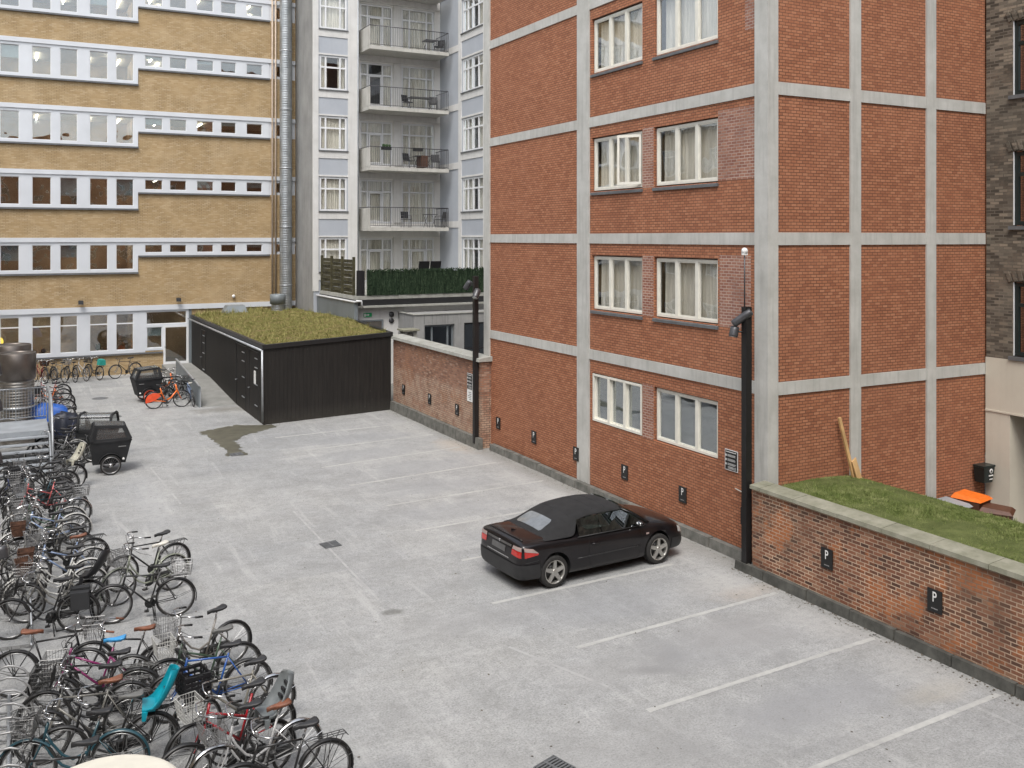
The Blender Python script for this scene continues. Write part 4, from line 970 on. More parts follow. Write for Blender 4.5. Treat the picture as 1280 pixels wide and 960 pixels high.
b = MB(); b.quad((GX+.2, GY+1.6+1.4, 0), (16.25, GY+3, 0), (16.25, GY+3, 23.4), (GX+.2, GY+3, 23.4)); b.quad((16.25, RYY+2, 0), (21.45, RYY+2, 0), (21.45, RYY+2, 23.4), (16.25, RYY+2, 23.4)); b.quad((23.5, 30, 0), (23.5, 49, 0), (23.5, 49, 23.4), (23.5, 30, 23.4)); b.build('inner_wall', 'interior_grey', gb)
b = MB(); b.quad((GX, GY, 23.5), (21.45, GY, 23.5), (21.45, 60, 23.5), (GX, 60, 23.5)); b.quad((21.45, 30, 23.5), (30, 30, 23.5), (30, 60, 23.5), (21.45, 60, 23.5)); b.build('roof', 'grey_concrete', gb)
seed = 100
def apt_window(f, u0, u1, z0, z1, vs, hs, curt=True, door=None, opened=False):
    global seed; seed += 1
    b = MB(); frame_bars(b, f, u0+.01, u1-.01, z0+.01, z1-.01, vs, hs, .09, -.10, -.03, .085)
    if door:
        d0, d1 = door; frame_bars(b, f, d0+.035, d1-.035, z0+.09, hs[0]-.035, [], [], .07, -.09, .0)
    w = b.build('window', 'white_paint', gb)
    b = MB(); fbox(b, f, u0+.05, u1-.05, z0+.05, z1-.05, -.08, -.075); b.build('pane', 'glass_apt', w)
    if curt:
        if opened: curtain(f, u0+.08, u0+(u1-u0)*.30, z0+.08, z1-.08, -.18, seed, w); curtain(f, u0+(u1-u0)*.68, u1-.08, z0+.08, z1-.08, -.18, seed+900, w)
        else: curtain(f, u0+.08, u1-.08, z0+.08, z1-.08, -.18, seed, w)
    return w
for k, (a, c) in enumerate(lev):
    w = apt_window(G_, 14.22, 15.72, a, c, [14.56, 15.34], [c-.62], True, opened=(k == 3))
    b = MB(); fbox(b, G_, 14.16, 15.78, a-.06, a, -.1, .09); b.build('sill', 'sill', w)
    z0 = a-.62
    apt_window(RC, 16.7, 18.6, z0, c-.02, [17.14, 18.02], [c-.68], True, door=(17.17, 17.99), opened=(k == 3))
    apt_window(RC, 19.12, 21.1, z0, c-.02, [19.60, 20.62], [c-.68], True, door=(19.63, 20.59) if k == 0 else None)
    w = apt_window(SD, 43.72, 46.3, a, c, [44.36, 45.02, 45.66], [c-.58], True, opened=True)
    b = MB(); fbox(b, SD, 43.66, 46.36, a-.06, a, -.1, .09); b.build('sill', 'sill', w)
b = MB(); b.tube([(16.32, GY-.02, 4), (16.32, GY-.02, 23.4)], .045, 8); b.build('downpipe', 'galv_dull', gb)
b = MB(); b.tube([(21.38, 42.3, 3.5), (21.38, 42.3, 23.4)], .06, 8)
for k in range(12): b.box(21.3, 21.5, 42.2, 42.4, 4+1.6*k, 4.08+1.6*k)
b.build('downpipe', 'white_render', gb)
# balconies
def balcony(k, flower, label_):
    zb = 7.36+3.2*k; x0, x1, y0, y1 = 16.58, 21.15, RYY-.14, 47.4
    bb = MB(); bb.box(x0, x1, y1, y0, zb, zb+.19); o = bb.build('balcony', 'balcony_concrete', gb)
    bb = MB(); bb.hexa([(x0, y1, zb+.2), (x0+.05, y1, zb+.2), (x0+.05, y0, zb+.2), (x0, y0, zb+.2), (x0, y1, zb+1.2), (x0+.05, y1, zb+1.2), (x0+.05, y0, zb+1.2), (x0, y0, zb+1.2)]); bb.build('side_panel', 'balcony_concrete', o)
    bb = MB(); zt_ = zb+1.25
    bb.tube([(x0+.03, y0, zt_), (x0+.03, y1+.03, zt_), (x1-.03, y1+.03, zt_), (x1-.03, y0, zt_)], .022, 5)
    bb.tube([(x0+.06, y1+.03, zb+.27), (x1-.03, y1+.03, zb+.27), (x1-.03, y0, zb+.27)], .014, 4)
    n = 44
    for i in range(n+1):
        x = x0+.05+(x1-x0-.08)*i/n; th = i % 11 == 0
        bb.tube([(x, y1+.03, zb+.19 if th else zb+.27), (x, y1+.03, zt_)], .02 if th else .009, 4)
    for i in range(1, 12): bb.tube([(x1-.03, y1+.03+(y0-y1)*i/12, zb+.27), (x1-.03, y1+.03+(y0-y1)*i/12, zt_)], .009, 4)
    bb.build('railing', 'lamp_grey', o)
    return zb+.19
fz = [balcony(k, 0, '') for k in range(5)]
def bchair(x, y, z, rz, label, back='black'):
    e = empty('balcony_chair', (x, y, z), rz, label, 'chair', 'chairs on the balconies')
    b = MB(); b.box(-.22, .22, -.22, .22, .43, .46); b.build('seat', back, e, True)
    b = MB(); b.hexa([(-.22, .20, .50), (.22, .20, .50), (.22, .23, .50), (-.22, .23, .50), (-.22, .28, .88), (.22, .28, .88), (.22, .31, .88), (-.22, .31, .88)]); b.build('backrest', back, e, True)
    for sx in (-.21, .21):
        b = MB(); b.tube([(sx, -.2, 0), (sx, -.2, .64), (sx, .22, .66)], .014, 4); b.tube([(sx, .2, 0), (sx, .29, .88)], .014, 4); b.build('side_frame', 'lamp_grey', e, True)
def btable(x, y, z, w, label, mat='lamp_grey', cloth=None):
    e = empty('balcony_table', (x, y, z), 0, label, 'table', 'tables on the balconies')
    b = MB(); b.box(-w/2, w/2, -.35, .35, .71, .74); b.build('tabletop', mat, e, True)
    for sx in (-w/2+.05, w/2-.05):
        b = MB(); b.tube([(sx, -.3, 0), (sx, .3, .7)], .014, 4); b.tube([(sx, .3, 0), (sx, -.3, .7)], .014, 4); b.build('leg', 'lamp_grey', e, True)
    if cloth:
        b = MB(); b.box(-w*.22, w*.22, -.37, .37, .1, .745); o = b.build('tablecloth', cloth); o.location = (x, y, z); tag(o, 'dark brown cloth hanging over the table on the second lowest balcony', 'tablecloth')
YB = 48.3
names = ['lowest balcony', 'second lowest balcony', 'third balcony from the bottom', 'topmost fully visible balcony', 'balcony above the photo edge']
bchair(19.0, YB, fz[0], 0, 'dark backed chair standing alone left on the lowest balcony'); btable(20.4, YB, fz[0], .6, 'small folding table on the lowest balcony'); bchair(21.0, YB, fz[0], -PI/2, 'folding chair against the right end of the lowest balcony')
bchair(19.15, YB, fz[1], .3, 'black chair left of the cloth covered table on the second lowest balcony'); btable(19.95, YB, fz[1], .9, 'table under a dark cloth on the second lowest balcony', cloth='wicker'); bchair(20.75, YB, fz[1], -.3, 'black chair right of the cloth covered table on the second lowest balcony')
bchair(19.1, YB, fz[2], .4, 'left chair of the pair on the third balcony from the bottom'); btable(19.8, YB, fz[2], 1.3, 'dark garden table between two chairs on the third balcony from the bottom'); bchair(20.6, YB, fz[2], -.4, 'right chair of the pair on the third balcony from the bottom')
btable(20.4, YB, fz[3], .7, 'dark table on the topmost fully visible balcony'); bchair(20.95, YB, fz[3], -.9, 'tall dark chair at the right end of the topmost fully visible balcony')
for x, l in ((17.5, 'left flower box with small plants on the rail of the second lowest balcony'), (19.3, 'right empty flower box on the rail of the second lowest balcony')):
    e = empty('flower_box', (x, 47.35, fz[1]+.9), 0, l, 'flower box'); b = MB(); b.box(-.25, .25, -.12, .1, 0, .17); b.build('box', 'black', e, True)
    if x < 18:
        b = MB(); r_ = random.Random(4)
        for _ in range(40): q = Vector((r_.uniform(-.22, .22), r_.uniform(-.08, .08), .15)); b.add([q, q+Vector((.03, 0, .08)), q+Vector((r_.uniform(-.05, .05), 0, .16)), q+Vector((-.03, 0, .08))], [(0, 1, 2, 3)])
        b.build('leaves', 'plant', e, True)

# ------------------------------------------------------------------ terrace house in front of it
te = empty('terrace_building', (14.2, 42.7, 0), 0, 'low white walled building with a roof terrace and dark eaves behind the shed', 'building')
b = MB(); b.hexa([(14.25, 42.75, 0), (21.4, 42.75, 0), (21.4, 49.8, 0), (14.25, 48.45, 0), (14.25, 42.75, 3.69), (21.4, 42.75, 3.69), (21.4, 49.8, 3.69), (14.25, 48.45, 3.69)]); b.build('wall', 'white_render', te)
b = MB(); b.box(14.12, 21.4, 42.35, 48.45, 3.70, 3.79); b.build('eaves', 'coping_grey', te)
b = MB(); b.box(14.2, 21.4, 42.5, 48.45, 3.795, 4.07); b.build('dark_fascia', 'black', te)
b = MB(); b.box(14.22, 21.4, 42.55, 48.45, 4.075, 4.25); b.build('terrace_edge', 'coping_grey', te)
b = MB(); b.box(14.06, 14.24, 42.3, 48.4, 2.3, 3.98); b.box(14.03, 14.06, 42.28, 48.4, 3.02, 3.05); b.build('grey_cladding', 'guard', te)
b = MB(); b.box(14.0, 14.3, 42.2, 48.42, 3.985, 4.02); b.tube([(14.1, 42.15, 4.04), (14.35, 42.15, 4.04), (14.4, 42.2, 3.7)], .05, 8); b.build('edge_trim', 'white_paint', te)
b = MB(); b.box(14.5, 15.55, 42.70, 42.745, 1.0, 3.02); dd = b.build('door', 'interior_dark', te)
b = MB(); b.box(14.42, 14.5, 42.69, 42.74, 1.0, 3.1); b.box(15.55, 15.63, 42.69, 42.74, 1.0, 3.1); b.box(14.5, 15.55, 42.69, 42.74, 3.03, 3.1); b.build('door_frame', 'guard', dd)
b = MB()
for z in (3.32, 3.03): b.lathe([(.001, -.02), (.13, -.02), (.13, .0)], 16, 'y', (16.05, 42.72, z))
b.build('vent_disc', 'lamp_grey', te)
e = empty('exit_sign', (14.86, 42.7, 3.33), 0, 'small green and white exit sign on the white wall', 'sign')
b = MB(); b.box(14.66, 15.06, 42.70, 42.745, 3.24, 3.43); b.build('plate', 'exit_green', e)
b = MB(); b.add([(x-1.0, y, z+.30) for x, y, z in ((15.94, 42.694, 3.04), (15.86, 42.694, 3.10), (15.86, 42.694, 3.06), (15.76, 42.694, 3.06), (15.76, 42.694, 3.02), (15.86, 42.694, 3.02), (15.86, 42.694, 2.98))], [(0, 1, 2, 3, 4, 5, 6)]); b.box(14.68, 14.75, 42.69, 42.695, 3.27, 3.40); b.build('symbol', 'sign_white', e)
# reed screen
e = empty('reed_fence', (14.6, 42.55, 4.2), 0, 'dark green reed screen along the front of the roof terrace', 'fence')
r_ = random.Random(8); b = MB(); x = 14.75
while x < 21.4:
    w = r_.uniform(.05, .11); h = 5.42+r_.uniform(-.05, .05); yy = 42.52+r_.uniform(-.02, .02)
    b.hexa([(x, yy, 4.26), (x+w, yy, 4.26), (x+w, yy+.04, 4.26), (x, yy+.04, 4.26), (x+r_.uniform(-.02, .02), yy, h), (x+w, yy, h), (x+w, yy+.04, h), (x, yy+.04, h)]); x += w*.9
b.build('reeds', 'reed', e)
b = MB()
for _ in range(2600):
    x, z = r_.uniform(14.75, 21.4), r_.uniform(4.25, 5.45)+.05; s = r_.uniform(.02, .06)
    if r_.random() < .3: z = 5.40+r_.uniform(-.04, .05)
    b.add([(x, 42.49, z), (x+s, 42.47, z+s*.5), (x+s*.3, 42.48, z+s*1.6)], [(0, 1, 2)])
b.build('ivy_leaves', 'reed', e)
b = MB()
for x in (14.62, 16.3, 18.0, 19.7, 21.35): b.box(x-.04, x+.04, 42.56, 42.64, 4.26, 5.42)
b.build('posts', 'black', e)
e = empty('lattice_fence', (14.4, 43, 4), 0, 'mossy brown woven wooden fence at the left end of the roof terrace', 'fence')
b = MB()
for i in range(10):
    z = 4.22+i*.175
    for j in range(3):
        ya, yb_ = 43.1+j*1.75, 43.1+(j+1)*1.75; off = .03 if (i+j) % 2 else -.03
        for (p_, q_) in (((14.30, ya), (14.30+off, (ya+yb_)/2)), ((14.30+off, (ya+yb_)/2), (14.30, yb_))): b.bar((p_[0], p_[1], z+.07), (q_[0], q_[1], z+.07), .012+.004*j, .165)
b.build('slats', 'old_wood', e)
for y in (43.1, 44.85, 46.6, 48.3): b = MB(); b.box(14.24, 14.36, y-.05, y+.05, 4.03, 6.08); b.build('post', 'old_wood', e)
b = MB(); b.box(14.3, 14.62, 42.66, 42.72, 4.2, 5.45); b.build('end_panel', 'black', e)
for x, l in ((18.15, 'left one of two dark chair backs showing above the reed screen'), (18.78, 'right one of two dark chair backs showing above the reed screen')):
    e = empty('lounge_chair', (x, 44.0, 4.2), 0, l, 'chair', 'chairs on the roof terrace')
    b = MB(); b.hexa([(-.28, -.05, .4), (.28, -.05, .4), (.28, 0, .4), (-.28, 0, .4), (-.28, -.35, 1.62), (.28, -.35, 1.62), (.28, -.31, 1.62), (-.28, -.31, 1.62)]); b.build('backrest', 'black', e, True)
    b = MB(); b.box(-.28, .28, 0, .6, .38, .42); b.build('seat', 'black', e, True)
    for sx in (-.25, .25): b = MB(); b.box(sx-.02, sx+.02, 0, .04, 0, .4); b.box(sx-.02, sx+.02, .5, .54, 0, .4); b.build('leg', 'lamp_grey', e, True)
# grey concrete annex
an = empty('concrete_annex', (16.4, 40.7, 0), 0, 'flat roofed grey concrete annex with dark glazing behind the low brick wall', 'building')
A_ = YF(40.7); AX = XF(16.4)
ho = [(16.92, 18.45, 0, 2.92), (18.95, 20.6, 0, 2.95)]
b = MB(); wall(b, A_, 16.4, 21.4, 0, 3.40, ho, .3); wall(b, AX, 40.7, 42.7, 0, 3.40); b.quad((16.4, 40.7, 3.40), (21.4, 40.7, 3.40), (21.4, 42.74, 3.40), (16.4, 42.74, 3.40)); b.build('wall', 'grey_concrete', an)
b = MB(); b.box(16.36, 21.4, 40.66, 40.8, 3.41, 3.45); b.box(16.36, 16.5, 40.81, 42.7, 3.41, 3.45); b.build('roof_edge', 'coping_grey', an)
b = MB()
for x in (16.9, 17.3, 18.1, 19.4): b.box(x, x+.015, 40.692, 40.7, 2.96, 3.40)
b.build('panel_joints', 'sill', an)
b = MB(); b.quad((16.5, 42.5, 0), (21.4, 42.5, 0), (21.4, 42.5, 3.3), (16.5, 42.5, 3.3)); b.build('inner_wall', 'interior_dark', an)
b = MB(); frame_bars(b, A_, 16.94, 18.43, .02, 2.90, [17.35, 18.15], [], .07, -.24, -.14, .08); w = b.build('window', 'guard', an); b = MB(); fbox(b, A_, 17.0, 18.38, .05, 2.86, -.2, -.195); b.build('pane', 'glass_dark', w)
b = MB(); frame_bars(b, A_, 18.97, 20.58, .02, 2.93, [19.8], [1.7], .07, -.24, -.14, .06); w = b.build('window', 'black', an); b = MB(); fbox(b, A_, 19.0, 20.5, .05, 2.9, -.2, -.195); b.build('pane', 'glass_dark', w)
e = empty('stone_lantern', (15.05, 38.0, 0), 0, 'small weathered stone pillar with a flat cap behind the low brick wall', 'pillar')
b = MB(); b.box(-.35, .35, -.35, .35, 0, 2.55); b.box(-.42, .42, -.42, .42, 2.56, 2.66); b.build('plinth', 'coping', e, True)
b = MB()
for sx in (-.22, .22):
    for sy in (-.22, .22): b.box(sx-.06, sx+.06, sy-.06, sy+.06, 2.661, 3.0)
b.lathe([(.001, 2.67), (.16, 2.68), (.17, 2.85), (.001, 2.95)], 14); b.build('columns', 'coping_grey', e, True)
b = MB(); b.box(-.38, .38, -.38, .38, 3.001, 3.07); b.build('cap', 'coping', e, True)

# ------------------------------------------------------------------ building behind the camera (closes the courtyard)
ob_ = empty('opposite_building', (5, -8, 0), 0, 'red brick building on the near side of the courtyard, behind the viewpoint', 'building')
Bk = Fr((0, -8, 0), (1, 0, 0), (0, 1, 0)); hs_ = [(x, x+1.6, z, z+1.8) for x in range(-14, 26, 4) for z in (1.2, 4.6, 8, 11.4, 14.6)]
b = MB(); wall(b, Bk, -16, 30, 0, 17.5, hs_, .2); b.build('wall', 'red_brick', ob_)
b = MB()
for h in hs_: frame_bars(b, Bk, h[0], h[1], h[2], h[3], [(h[0]+h[1])/2], [h[3]-.5], .1, -.15, -.05)
b.build('window_frames', 'white_paint', ob_)
b = MB(); fbox(b, Bk, -16, 30, 0, 17.4, -.5, -.4); b.build('inner_wall', 'interior_dark', ob_)

sb_ = empty('side_building', (-9.2, 20, 0), 0, 'plain yellow brick wing closing the courtyard on its left side, outside the photo', 'building')
Lf = Fr((-9.2, 0, 0), (0, 1, 0), (1, 0, 0)); hs_ = [(y, y+1.7, z, z+1.7) for y in range(-4, 50, 4) for z in (1.3, 4.6, 7.9, 11.0)]
b = MB(); wall(b, Lf, -8, 51.98, 0, 13.6, hs_, .2); b.build('wall', 'yellow_brick', sb_)
for h in hs_:
    b = MB(); frame_bars(b, Lf, h[0], h[1], h[2], h[3], [(h[0]+h[1])/2], [h[3]-.5], .09, -.15, -.05); w_ = b.build('window', 'white_paint', sb_)
    b = MB(); fbox(b, Lf, h[0]+.05, h[1]-.05, h[2]+.05, h[3]-.05, -.12, -.115); b.build('pane', 'glass', w_)
b = MB(); fbox(b, Lf, -8, 51.9, 0, 13.5, -.9, -.8); b.build('inner_wall', 'interior_dark', sb_)
b = MB(); b.box(-20, -9.1, -8, 51.9, 13.62, 13.8); b.build('roof', 'grey_concrete', sb_)

# ------------------------------------------------------------------ ventilation stacks and galvanised stair at the left edge
for x, y, rr, zt_, l in ((.13, 36.0, .58, 3.10, 'front one of two wide ribbed metal ventilation stacks at the left edge'), (-.02, 38.4, .62, 3.14, 'rear one of two wide ribbed metal ventilation stacks at the left edge')):
    e = empty('ventilation_stack', (x, y, 0), 0, l, 'ventilation stack', 'ventilation stacks')
    b = MB(); b.lathe([(rr*.90, 0), (rr*.90, zt_-.85)], 40, 'z'); b.build('pipe', 'stack', e, True)
    b = MB(); b.lathe([(rr*.92, zt_-.9), (rr, zt_-.84), (rr, zt_), (rr*.97, zt_+.02), (rr*.93, zt_), (rr*.92, zt_-.03), (.001, zt_+.02)], 40, 'z'); b.build('cap', 'stack_cap', e, True)
    b = MB(); b.lathe([(rr*.905, 1.25), (rr*.935, 1.25), (rr*.935, 1.33), (rr*.905, 1.33)], 40, 'z'); b.build('clamp', 'galv', e, True)
st = empty('metal_stair', (0, 31.2, 0), 0, 'galvanised steel stair and landing with railings at the left edge', 'stair')
X0, X1 = -2.6, .98
b = MB(); b.box(X0, X1, 32.5, 34.6, .98, 1.05); b.box(X0, X1, 32.46, 32.5, .86, 1.07); b.build('landing', 'galv_dull', st)
for k in range(6): b = MB(); b.box(X0, X1-.02, 32.2-.27*k, 32.44-.27*k, .88-.155*k, .92-.155*k); b.build('tread', 'galv_dull', st)
for x in (X0, X1):
    b = MB(); b.hexa([(x, 30.75, 0), (x+.04, 30.75, 0), (x+.04, 31.05, 0), (x, 31.05, 0), (x, 32.4, .98), (x+.04, 32.4, .98), (x+.04, 32.7, .98), (x, 32.7, .98)]); b.build('stringer', 'galv', st)
for x in (X0+.1, -.8, X1-.1):
    for y in (32.7, 34.4): b = MB(); b.box(x-.04, x+.04, y-.04, y+.04, 0, .975); b.build('support', 'galv', st)
b = MB(); b.tube([(X0, 34.5, 2.1), (X1, 34.5, 2.1)], .022, 6); b.tube([(X0, 34.5, 1.16), (X1, 34.5, 1.16)], .016, 5)
n = 40
for i in range(n+1): x = X0+(X1-X0)*i/n; b.tube([(x, 34.5, 1.05 if i % 10 == 0 else 1.16), (x, 34.5, 2.1)], .016 if i % 10 == 0 else .008, 4)
b.build('rear_railing', 'galv', st)
b = MB(); xr = X1+.06
b.tube([(xr, 30.85, 0), (xr, 30.85, .55), (xr, 31.0, 1.2), (xr, 31.5, 1.75), (xr, 32.0, 2.05), (xr, 32.3, 2.13), (xr-.05, 34.5, 2.13)], .035, 8)
b.tube([(xr, 31.15, .0), (xr, 31.15, .8), (xr, 31.8, 1.3), (xr, 32.5, 1.5), (xr, 34.4, 1.5)], .014, 5)
for y, z0, z1 in ((31.4, .3, 1.68), (31.8, .6, 1.93), (32.2, .8, 2.1), (32.6, 1.05, 2.13), (33.2, 1.05, 2.13), (33.8, 1.05, 2.13), (34.4, 1.05, 2.13)): b.tube([(xr, y, z0), (xr, y, z1)], .014, 5)
b.build('handrail', 'galv', st)
b = MB(); b.hexa([(xr-.008, 31.0, .5), (xr+.008, 31.0, .5), (xr+.008, 34.4, 1.1), (xr-.008, 34.4, 1.1), (xr-.008, 31.15, 1.25), (xr+.008, 31.15, 1.25), (xr+.008, 34.4, 2.08), (xr-.008, 34.4, 2.08)]); b.build('side_panel', 'galv_dull', st)

# ------------------------------------------------------------------ bicycles
WR = .335
def arc(cx, cz, r, a0, a1, n, y=0): return [(cx+r*math.cos(R(a0+(a1-a0)*i/n)), y, cz+r*math.sin(R(a0+(a1-a0)*i/n))) for i in range(n+1)]
def m_tyre(b): b.tube([(WR*math.cos(2*PI*k/30), 0, WR*math.sin(2*PI*k/30)) for k in range(30)], .019, 6, closed=True)
def m_rim(b):
    n = 30; b.tube([(.307*math.cos(2*PI*k/n), 0, .307*math.sin(2*PI*k/n)) for k in range(n)], .0105, 5, closed=True)
def m_spokes(b):
    for k in range(28):
        a = 2*PI*k/28; s = .03 if k % 2 else -.03; a2 = a+(.45 if k % 4 < 2 else -.45)
        b.tube([(.03*math.cos(a2), s, .03*math.sin(a2)), (.305*math.cos(a), 0, .305*math.sin(a))], .0016, 3, cap=False)
    b.tube([(0, -.05, 0), (0, .05, 0)], .022, 8)
def m_frame_men(b):
    t = .0155
    b.tube([(.44, 0, .28), (.27, 0, .84)], t, 7); b.tube([(.285, 0, .79), (.86, 0, .83)], t*.95, 7); b.tube([(.44, 0, .28), (.885, 0, .70)], t*1.1, 7); b.tube([(.905, 0, .64), (.85, 0, .88)], t*1.2, 7)
    for s in (-1, 1): b.tube([(.44, s*.03, .28), (0, s*.06, WR)], .009, 5); b.tube([(.285, s*.02, .79), (0, s*.06, WR)], .008, 5)
def m_frame_low(b):
    t = .017
    b.tube([(.44, 0, .28), (.25, 0, .84)], t*.95, 7)
    b.tube([(.875, 0, .76), (.80, 0, .62), (.68, 0, .47), (.55, 0, .40), (.38, 0, .47)], t, 7); b.tube([(.90, 0, .66), (.82, 0, .50), (.68, 0, .34), (.55, 0, .28), (.44, 0, .28)], t, 7)
    b.tube([(.905, 0, .62), (.85, 0, .88)], t*1.15, 7)
    for s in (-1, 1): b.tube([(.44, s*.03, .28), (0, s*.06, WR)], .009, 5); b.tube([(.30, s*.02, .68), (0, s*.06, WR)], .008, 5)
def m_frame_mixte(b):
    t = .016
    b.tube([(.44, 0, .28), (.26, 0, .84)], t, 7); b.tube([(.875, 0, .77), (.34, 0, .56)], t, 7); b.tube([(.90, 0, .67), (.44, 0, .28)], t*1.1, 7); b.tube([(.905, 0, .62), (.85, 0, .88)], t*1.15, 7)
    for s in (-1, 1): b.tube([(.44, s*.03, .28), (0, s*.06, WR)], .009, 5); b.tube([(.30, s*.02, .70), (0, s*.06, WR)], .008, 5)
def m_frame_share(b):
    b.tube([(.46, 0, .28), (.30, 0, .62), (.24, 0, .84)], .026, 8); b.tube([(.83, 0, .96), (.88, 0, .74), (.94, 0, .60)], .034, 8); b.tube([(.90, 0, .72), (.66, 0, .42), (.46, 0, .30)], .034, 8)
    for s in (-1, 1): b.tube([(.46, s*.04, .28), (0, s*.06, WR)], .018, 6); b.tube([(.30, s*.03, .62), (.12, s*.05, .62), (0, s*.06, WR)], .016, 6)
def m_fork(b):
    b.tube([(.905, 0, .66), (.92, 0, .61)], .017, 6)
    for s in (-1, 1): b.tube([(.92, s*.02, .64), (.93, s*.045, .61), (1.02, s*.05, .42), (1.08, s*.05, WR)], [.013, .012, .010, .008], 6)
def m_bar_city(b):
    b.tube([(.852, 0, .86), (.835, 0, .99), (.88, 0, 1.0)], .012, 6)
    for s in (-1, 1): b.tube([(.88, 0, 1.0), (.89, s*.10, 1.03), (.86, s*.22, 1.06), (.78, s*.28, 1.05), (.68, s*.29, 1.03)], .011, 6)
    b.tube([(.87, .06, 1.04), (.88, .06, 1.07)], .022, 8)
def m_grip_city(s): return lambda b: b.tube([(.74, s*.287, 1.04), (.62, s*.292, 1.02)], .017, 7)
def m_bar_flat(b):
    b.tube([(.852, 0, .86), (.845, 0, .95), (.91, 0, .97)], .013, 6)
    b.tube([(.86, -.29, .98), (.90, -.12, .97), (.91, 0, .97), (.90, .12, .97), (.86, .29, .98)], .011, 6)
    for s in (-1, 1): b.tube([(.90, s*.16, .965), (.94, s*.24, .93)], .006, 4)
def m_grip_flat(s): return lambda b: b.tube([(.873, s*.20, .98), (.86, s*.31, .98)], .017, 7)
def m_post(b): b.tube([(.27, 0, .80), (.235, 0, .93)], .013, 6)
def m_saddle(b):
    P_ = [(.40, .018, .955), (.33, .026, .965), (.25, .05, .962), (.17, .085, .970), (.11, .095, .985), (.09, .07, .985)]
    vs = []; n = 8
    for x, w, z in P_:
        for k in range(n): a = 2*PI*k/n; vs.append((x, w*math.cos(a), z+(.018 if math.sin(a) > 0 else .045)*math.sin(a)))
    fs = [(i*n+k, i*n+(k+1) % n, (i+1)*n+(k+1) % n, (i+1)*n+k) for i in range(len(P_)-1) for k in range(n)]+[tuple(range(n)), tuple((len(P_)-1)*n+k for k in range(n))]
    b.add(vs, fs, True)
    for s in (-1, 1): b.tube([(.32, s*.02, .925), (.14, s*.03, .93)], .005, 4)
def fender(b, cx, r, a0, a1, w=.028):
    n = 16; vs = []
    for i in range(n+1):
        a = R(a0+(a1-a0)*i/n)
        for y, rr in ((-w, r-.018), (-w*.6, r), (w*.6, r), (w, r-.018)): vs.append((cx+rr*math.cos(a), y, WR+rr*math.sin(a)))
    b.add(vs, [(i*4+k, i*4+k+1, (i+1)*4+k+1, (i+1)*4+k) for i in range(n) for k in range(3)], True)
def m_fender_r(b):
    fender(b, 0, .378, 25, 195)
    for s in (-1, 1): b.tube([(0, s*.055, WR), (.378*math.cos(R(160)), s*.028, WR+.378*math.sin(R(160)))], .004, 3)
def m_fender_f(b):
    fender(b, 1.08, .378, -25, 135)
    for s in (-1, 1): b.tube([(1.08, s*.055, WR), (1.08+.378*math.cos(R(10)), s*.028, WR+.378*math.sin(R(10)))], .004, 3)
def m_rack(b):
    for y in (-.055, 0, .055): b.tube([(.24, y*.6, .735), (.16, y, .745), (-.26, y, .745)], .006, 4)
    for x in (-.26, -.1, .08): b.tube([(x, -.06, .745), (x, .06, .745)], .005, 4)
    for s in (-1, 1): b.tube([(0, s*.065, WR), (-.06, s*.062, .74)], .006, 4); b.tube([(0, s*.065, WR), (-.22, s*.062, .74)], .006, 4)
    b.tube([(-.26, -.05, .745), (-.30, -.03, .70), (-.30, .03, .70), (-.26, .05, .745)], .006, 4)
def m_crank(b):
    b.lathe([(.001, -.052), (.092, -.052), (.095, -.048), (.001, -.046)], 18, 'y', (.44, 0, .28))
    b.tube([(.44, -.07, .28), (.50, -.075, .12)], .010, 5); b.tube([(.44, .07, .28), (.38, .075, .44)], .010, 5)
    b.box(.46, .54, -.16, -.08, .105, .13); b.box(.34, .42, .08, .16, .43, .455)
    for s in (-.05, .05): b.tube([(.44, -.052, .28+s*1.7), (0, -.052, WR+s*.7)], .004, 4)
def m_chaincase(b):
    b.hexa([(.02, -.075, .30), (.52, -.075, .20), (.52, -.05, .20), (.02, -.05, .30), (.02, -.075, .39), (.50, -.075, .375), (.50, -.05, .375), (.02, -.05, .39)])
def m_stand(b): b.tube([(.36, .04, .27), (.33, .17, .01)], .010, 5)
def m_stand2(b):
    for s in (-1, 1): b.tube([(.40, s*.04, .26), (.36, s*.12, .01)], .011, 5)
def m_light(b): b.box(-.325, -.30, -.03, .03, .66, .71); b.sphere((.99, 0, .80), .035, 8)
def wirebox(b, x0, x1, y, z0, z1, nx, ny, nz, tap=.8, r=.0038):
    cx = (x0+x1)/2; hx = (x1-x0)/2
    def P(u, v, z): t = tap+(1-tap)*(z-z0)/(z1-z0); return (cx+hx*u*t, y*v*t, z)
    for k in range(nz+1):
        z = z0+(z1-z0)*k/nz; rr = r*1.6 if k in (0, nz) else r
        b.tube([P(-1, -1, z), P(1, -1, z), P(1, 1, z), P(-1, 1, z)], rr, 4, closed=True)
    for i in range(nx+1):
        u = -1+2*i/nx
        for v in (-1, 1): b.tube([P(u, v, z0), P(u, v, z1)], r, 3)
        b.tube([P(u, -1, z0), P(u, 1, z0)], r, 3)
    for i in range(ny+1):
        v = -1+2*i/ny
        for u in (-1, 1): b.tube([P(u, v, z0), P(u, v, z1)], r, 3)
        b.tube([P(-1, v, z0), P(1, v, z0)], r, 3)
def m_basket(b): wirebox(b, .97, 1.25, .185, .78, 1.02, 7, 9, 4, .78); b.tube([(.90, 0, .84), (.98, 0, .84)], .01, 5)
def m_basket_rear(b): wirebox(b, -.30, .06, .16, .755, .98, 8, 7, 4, .82)
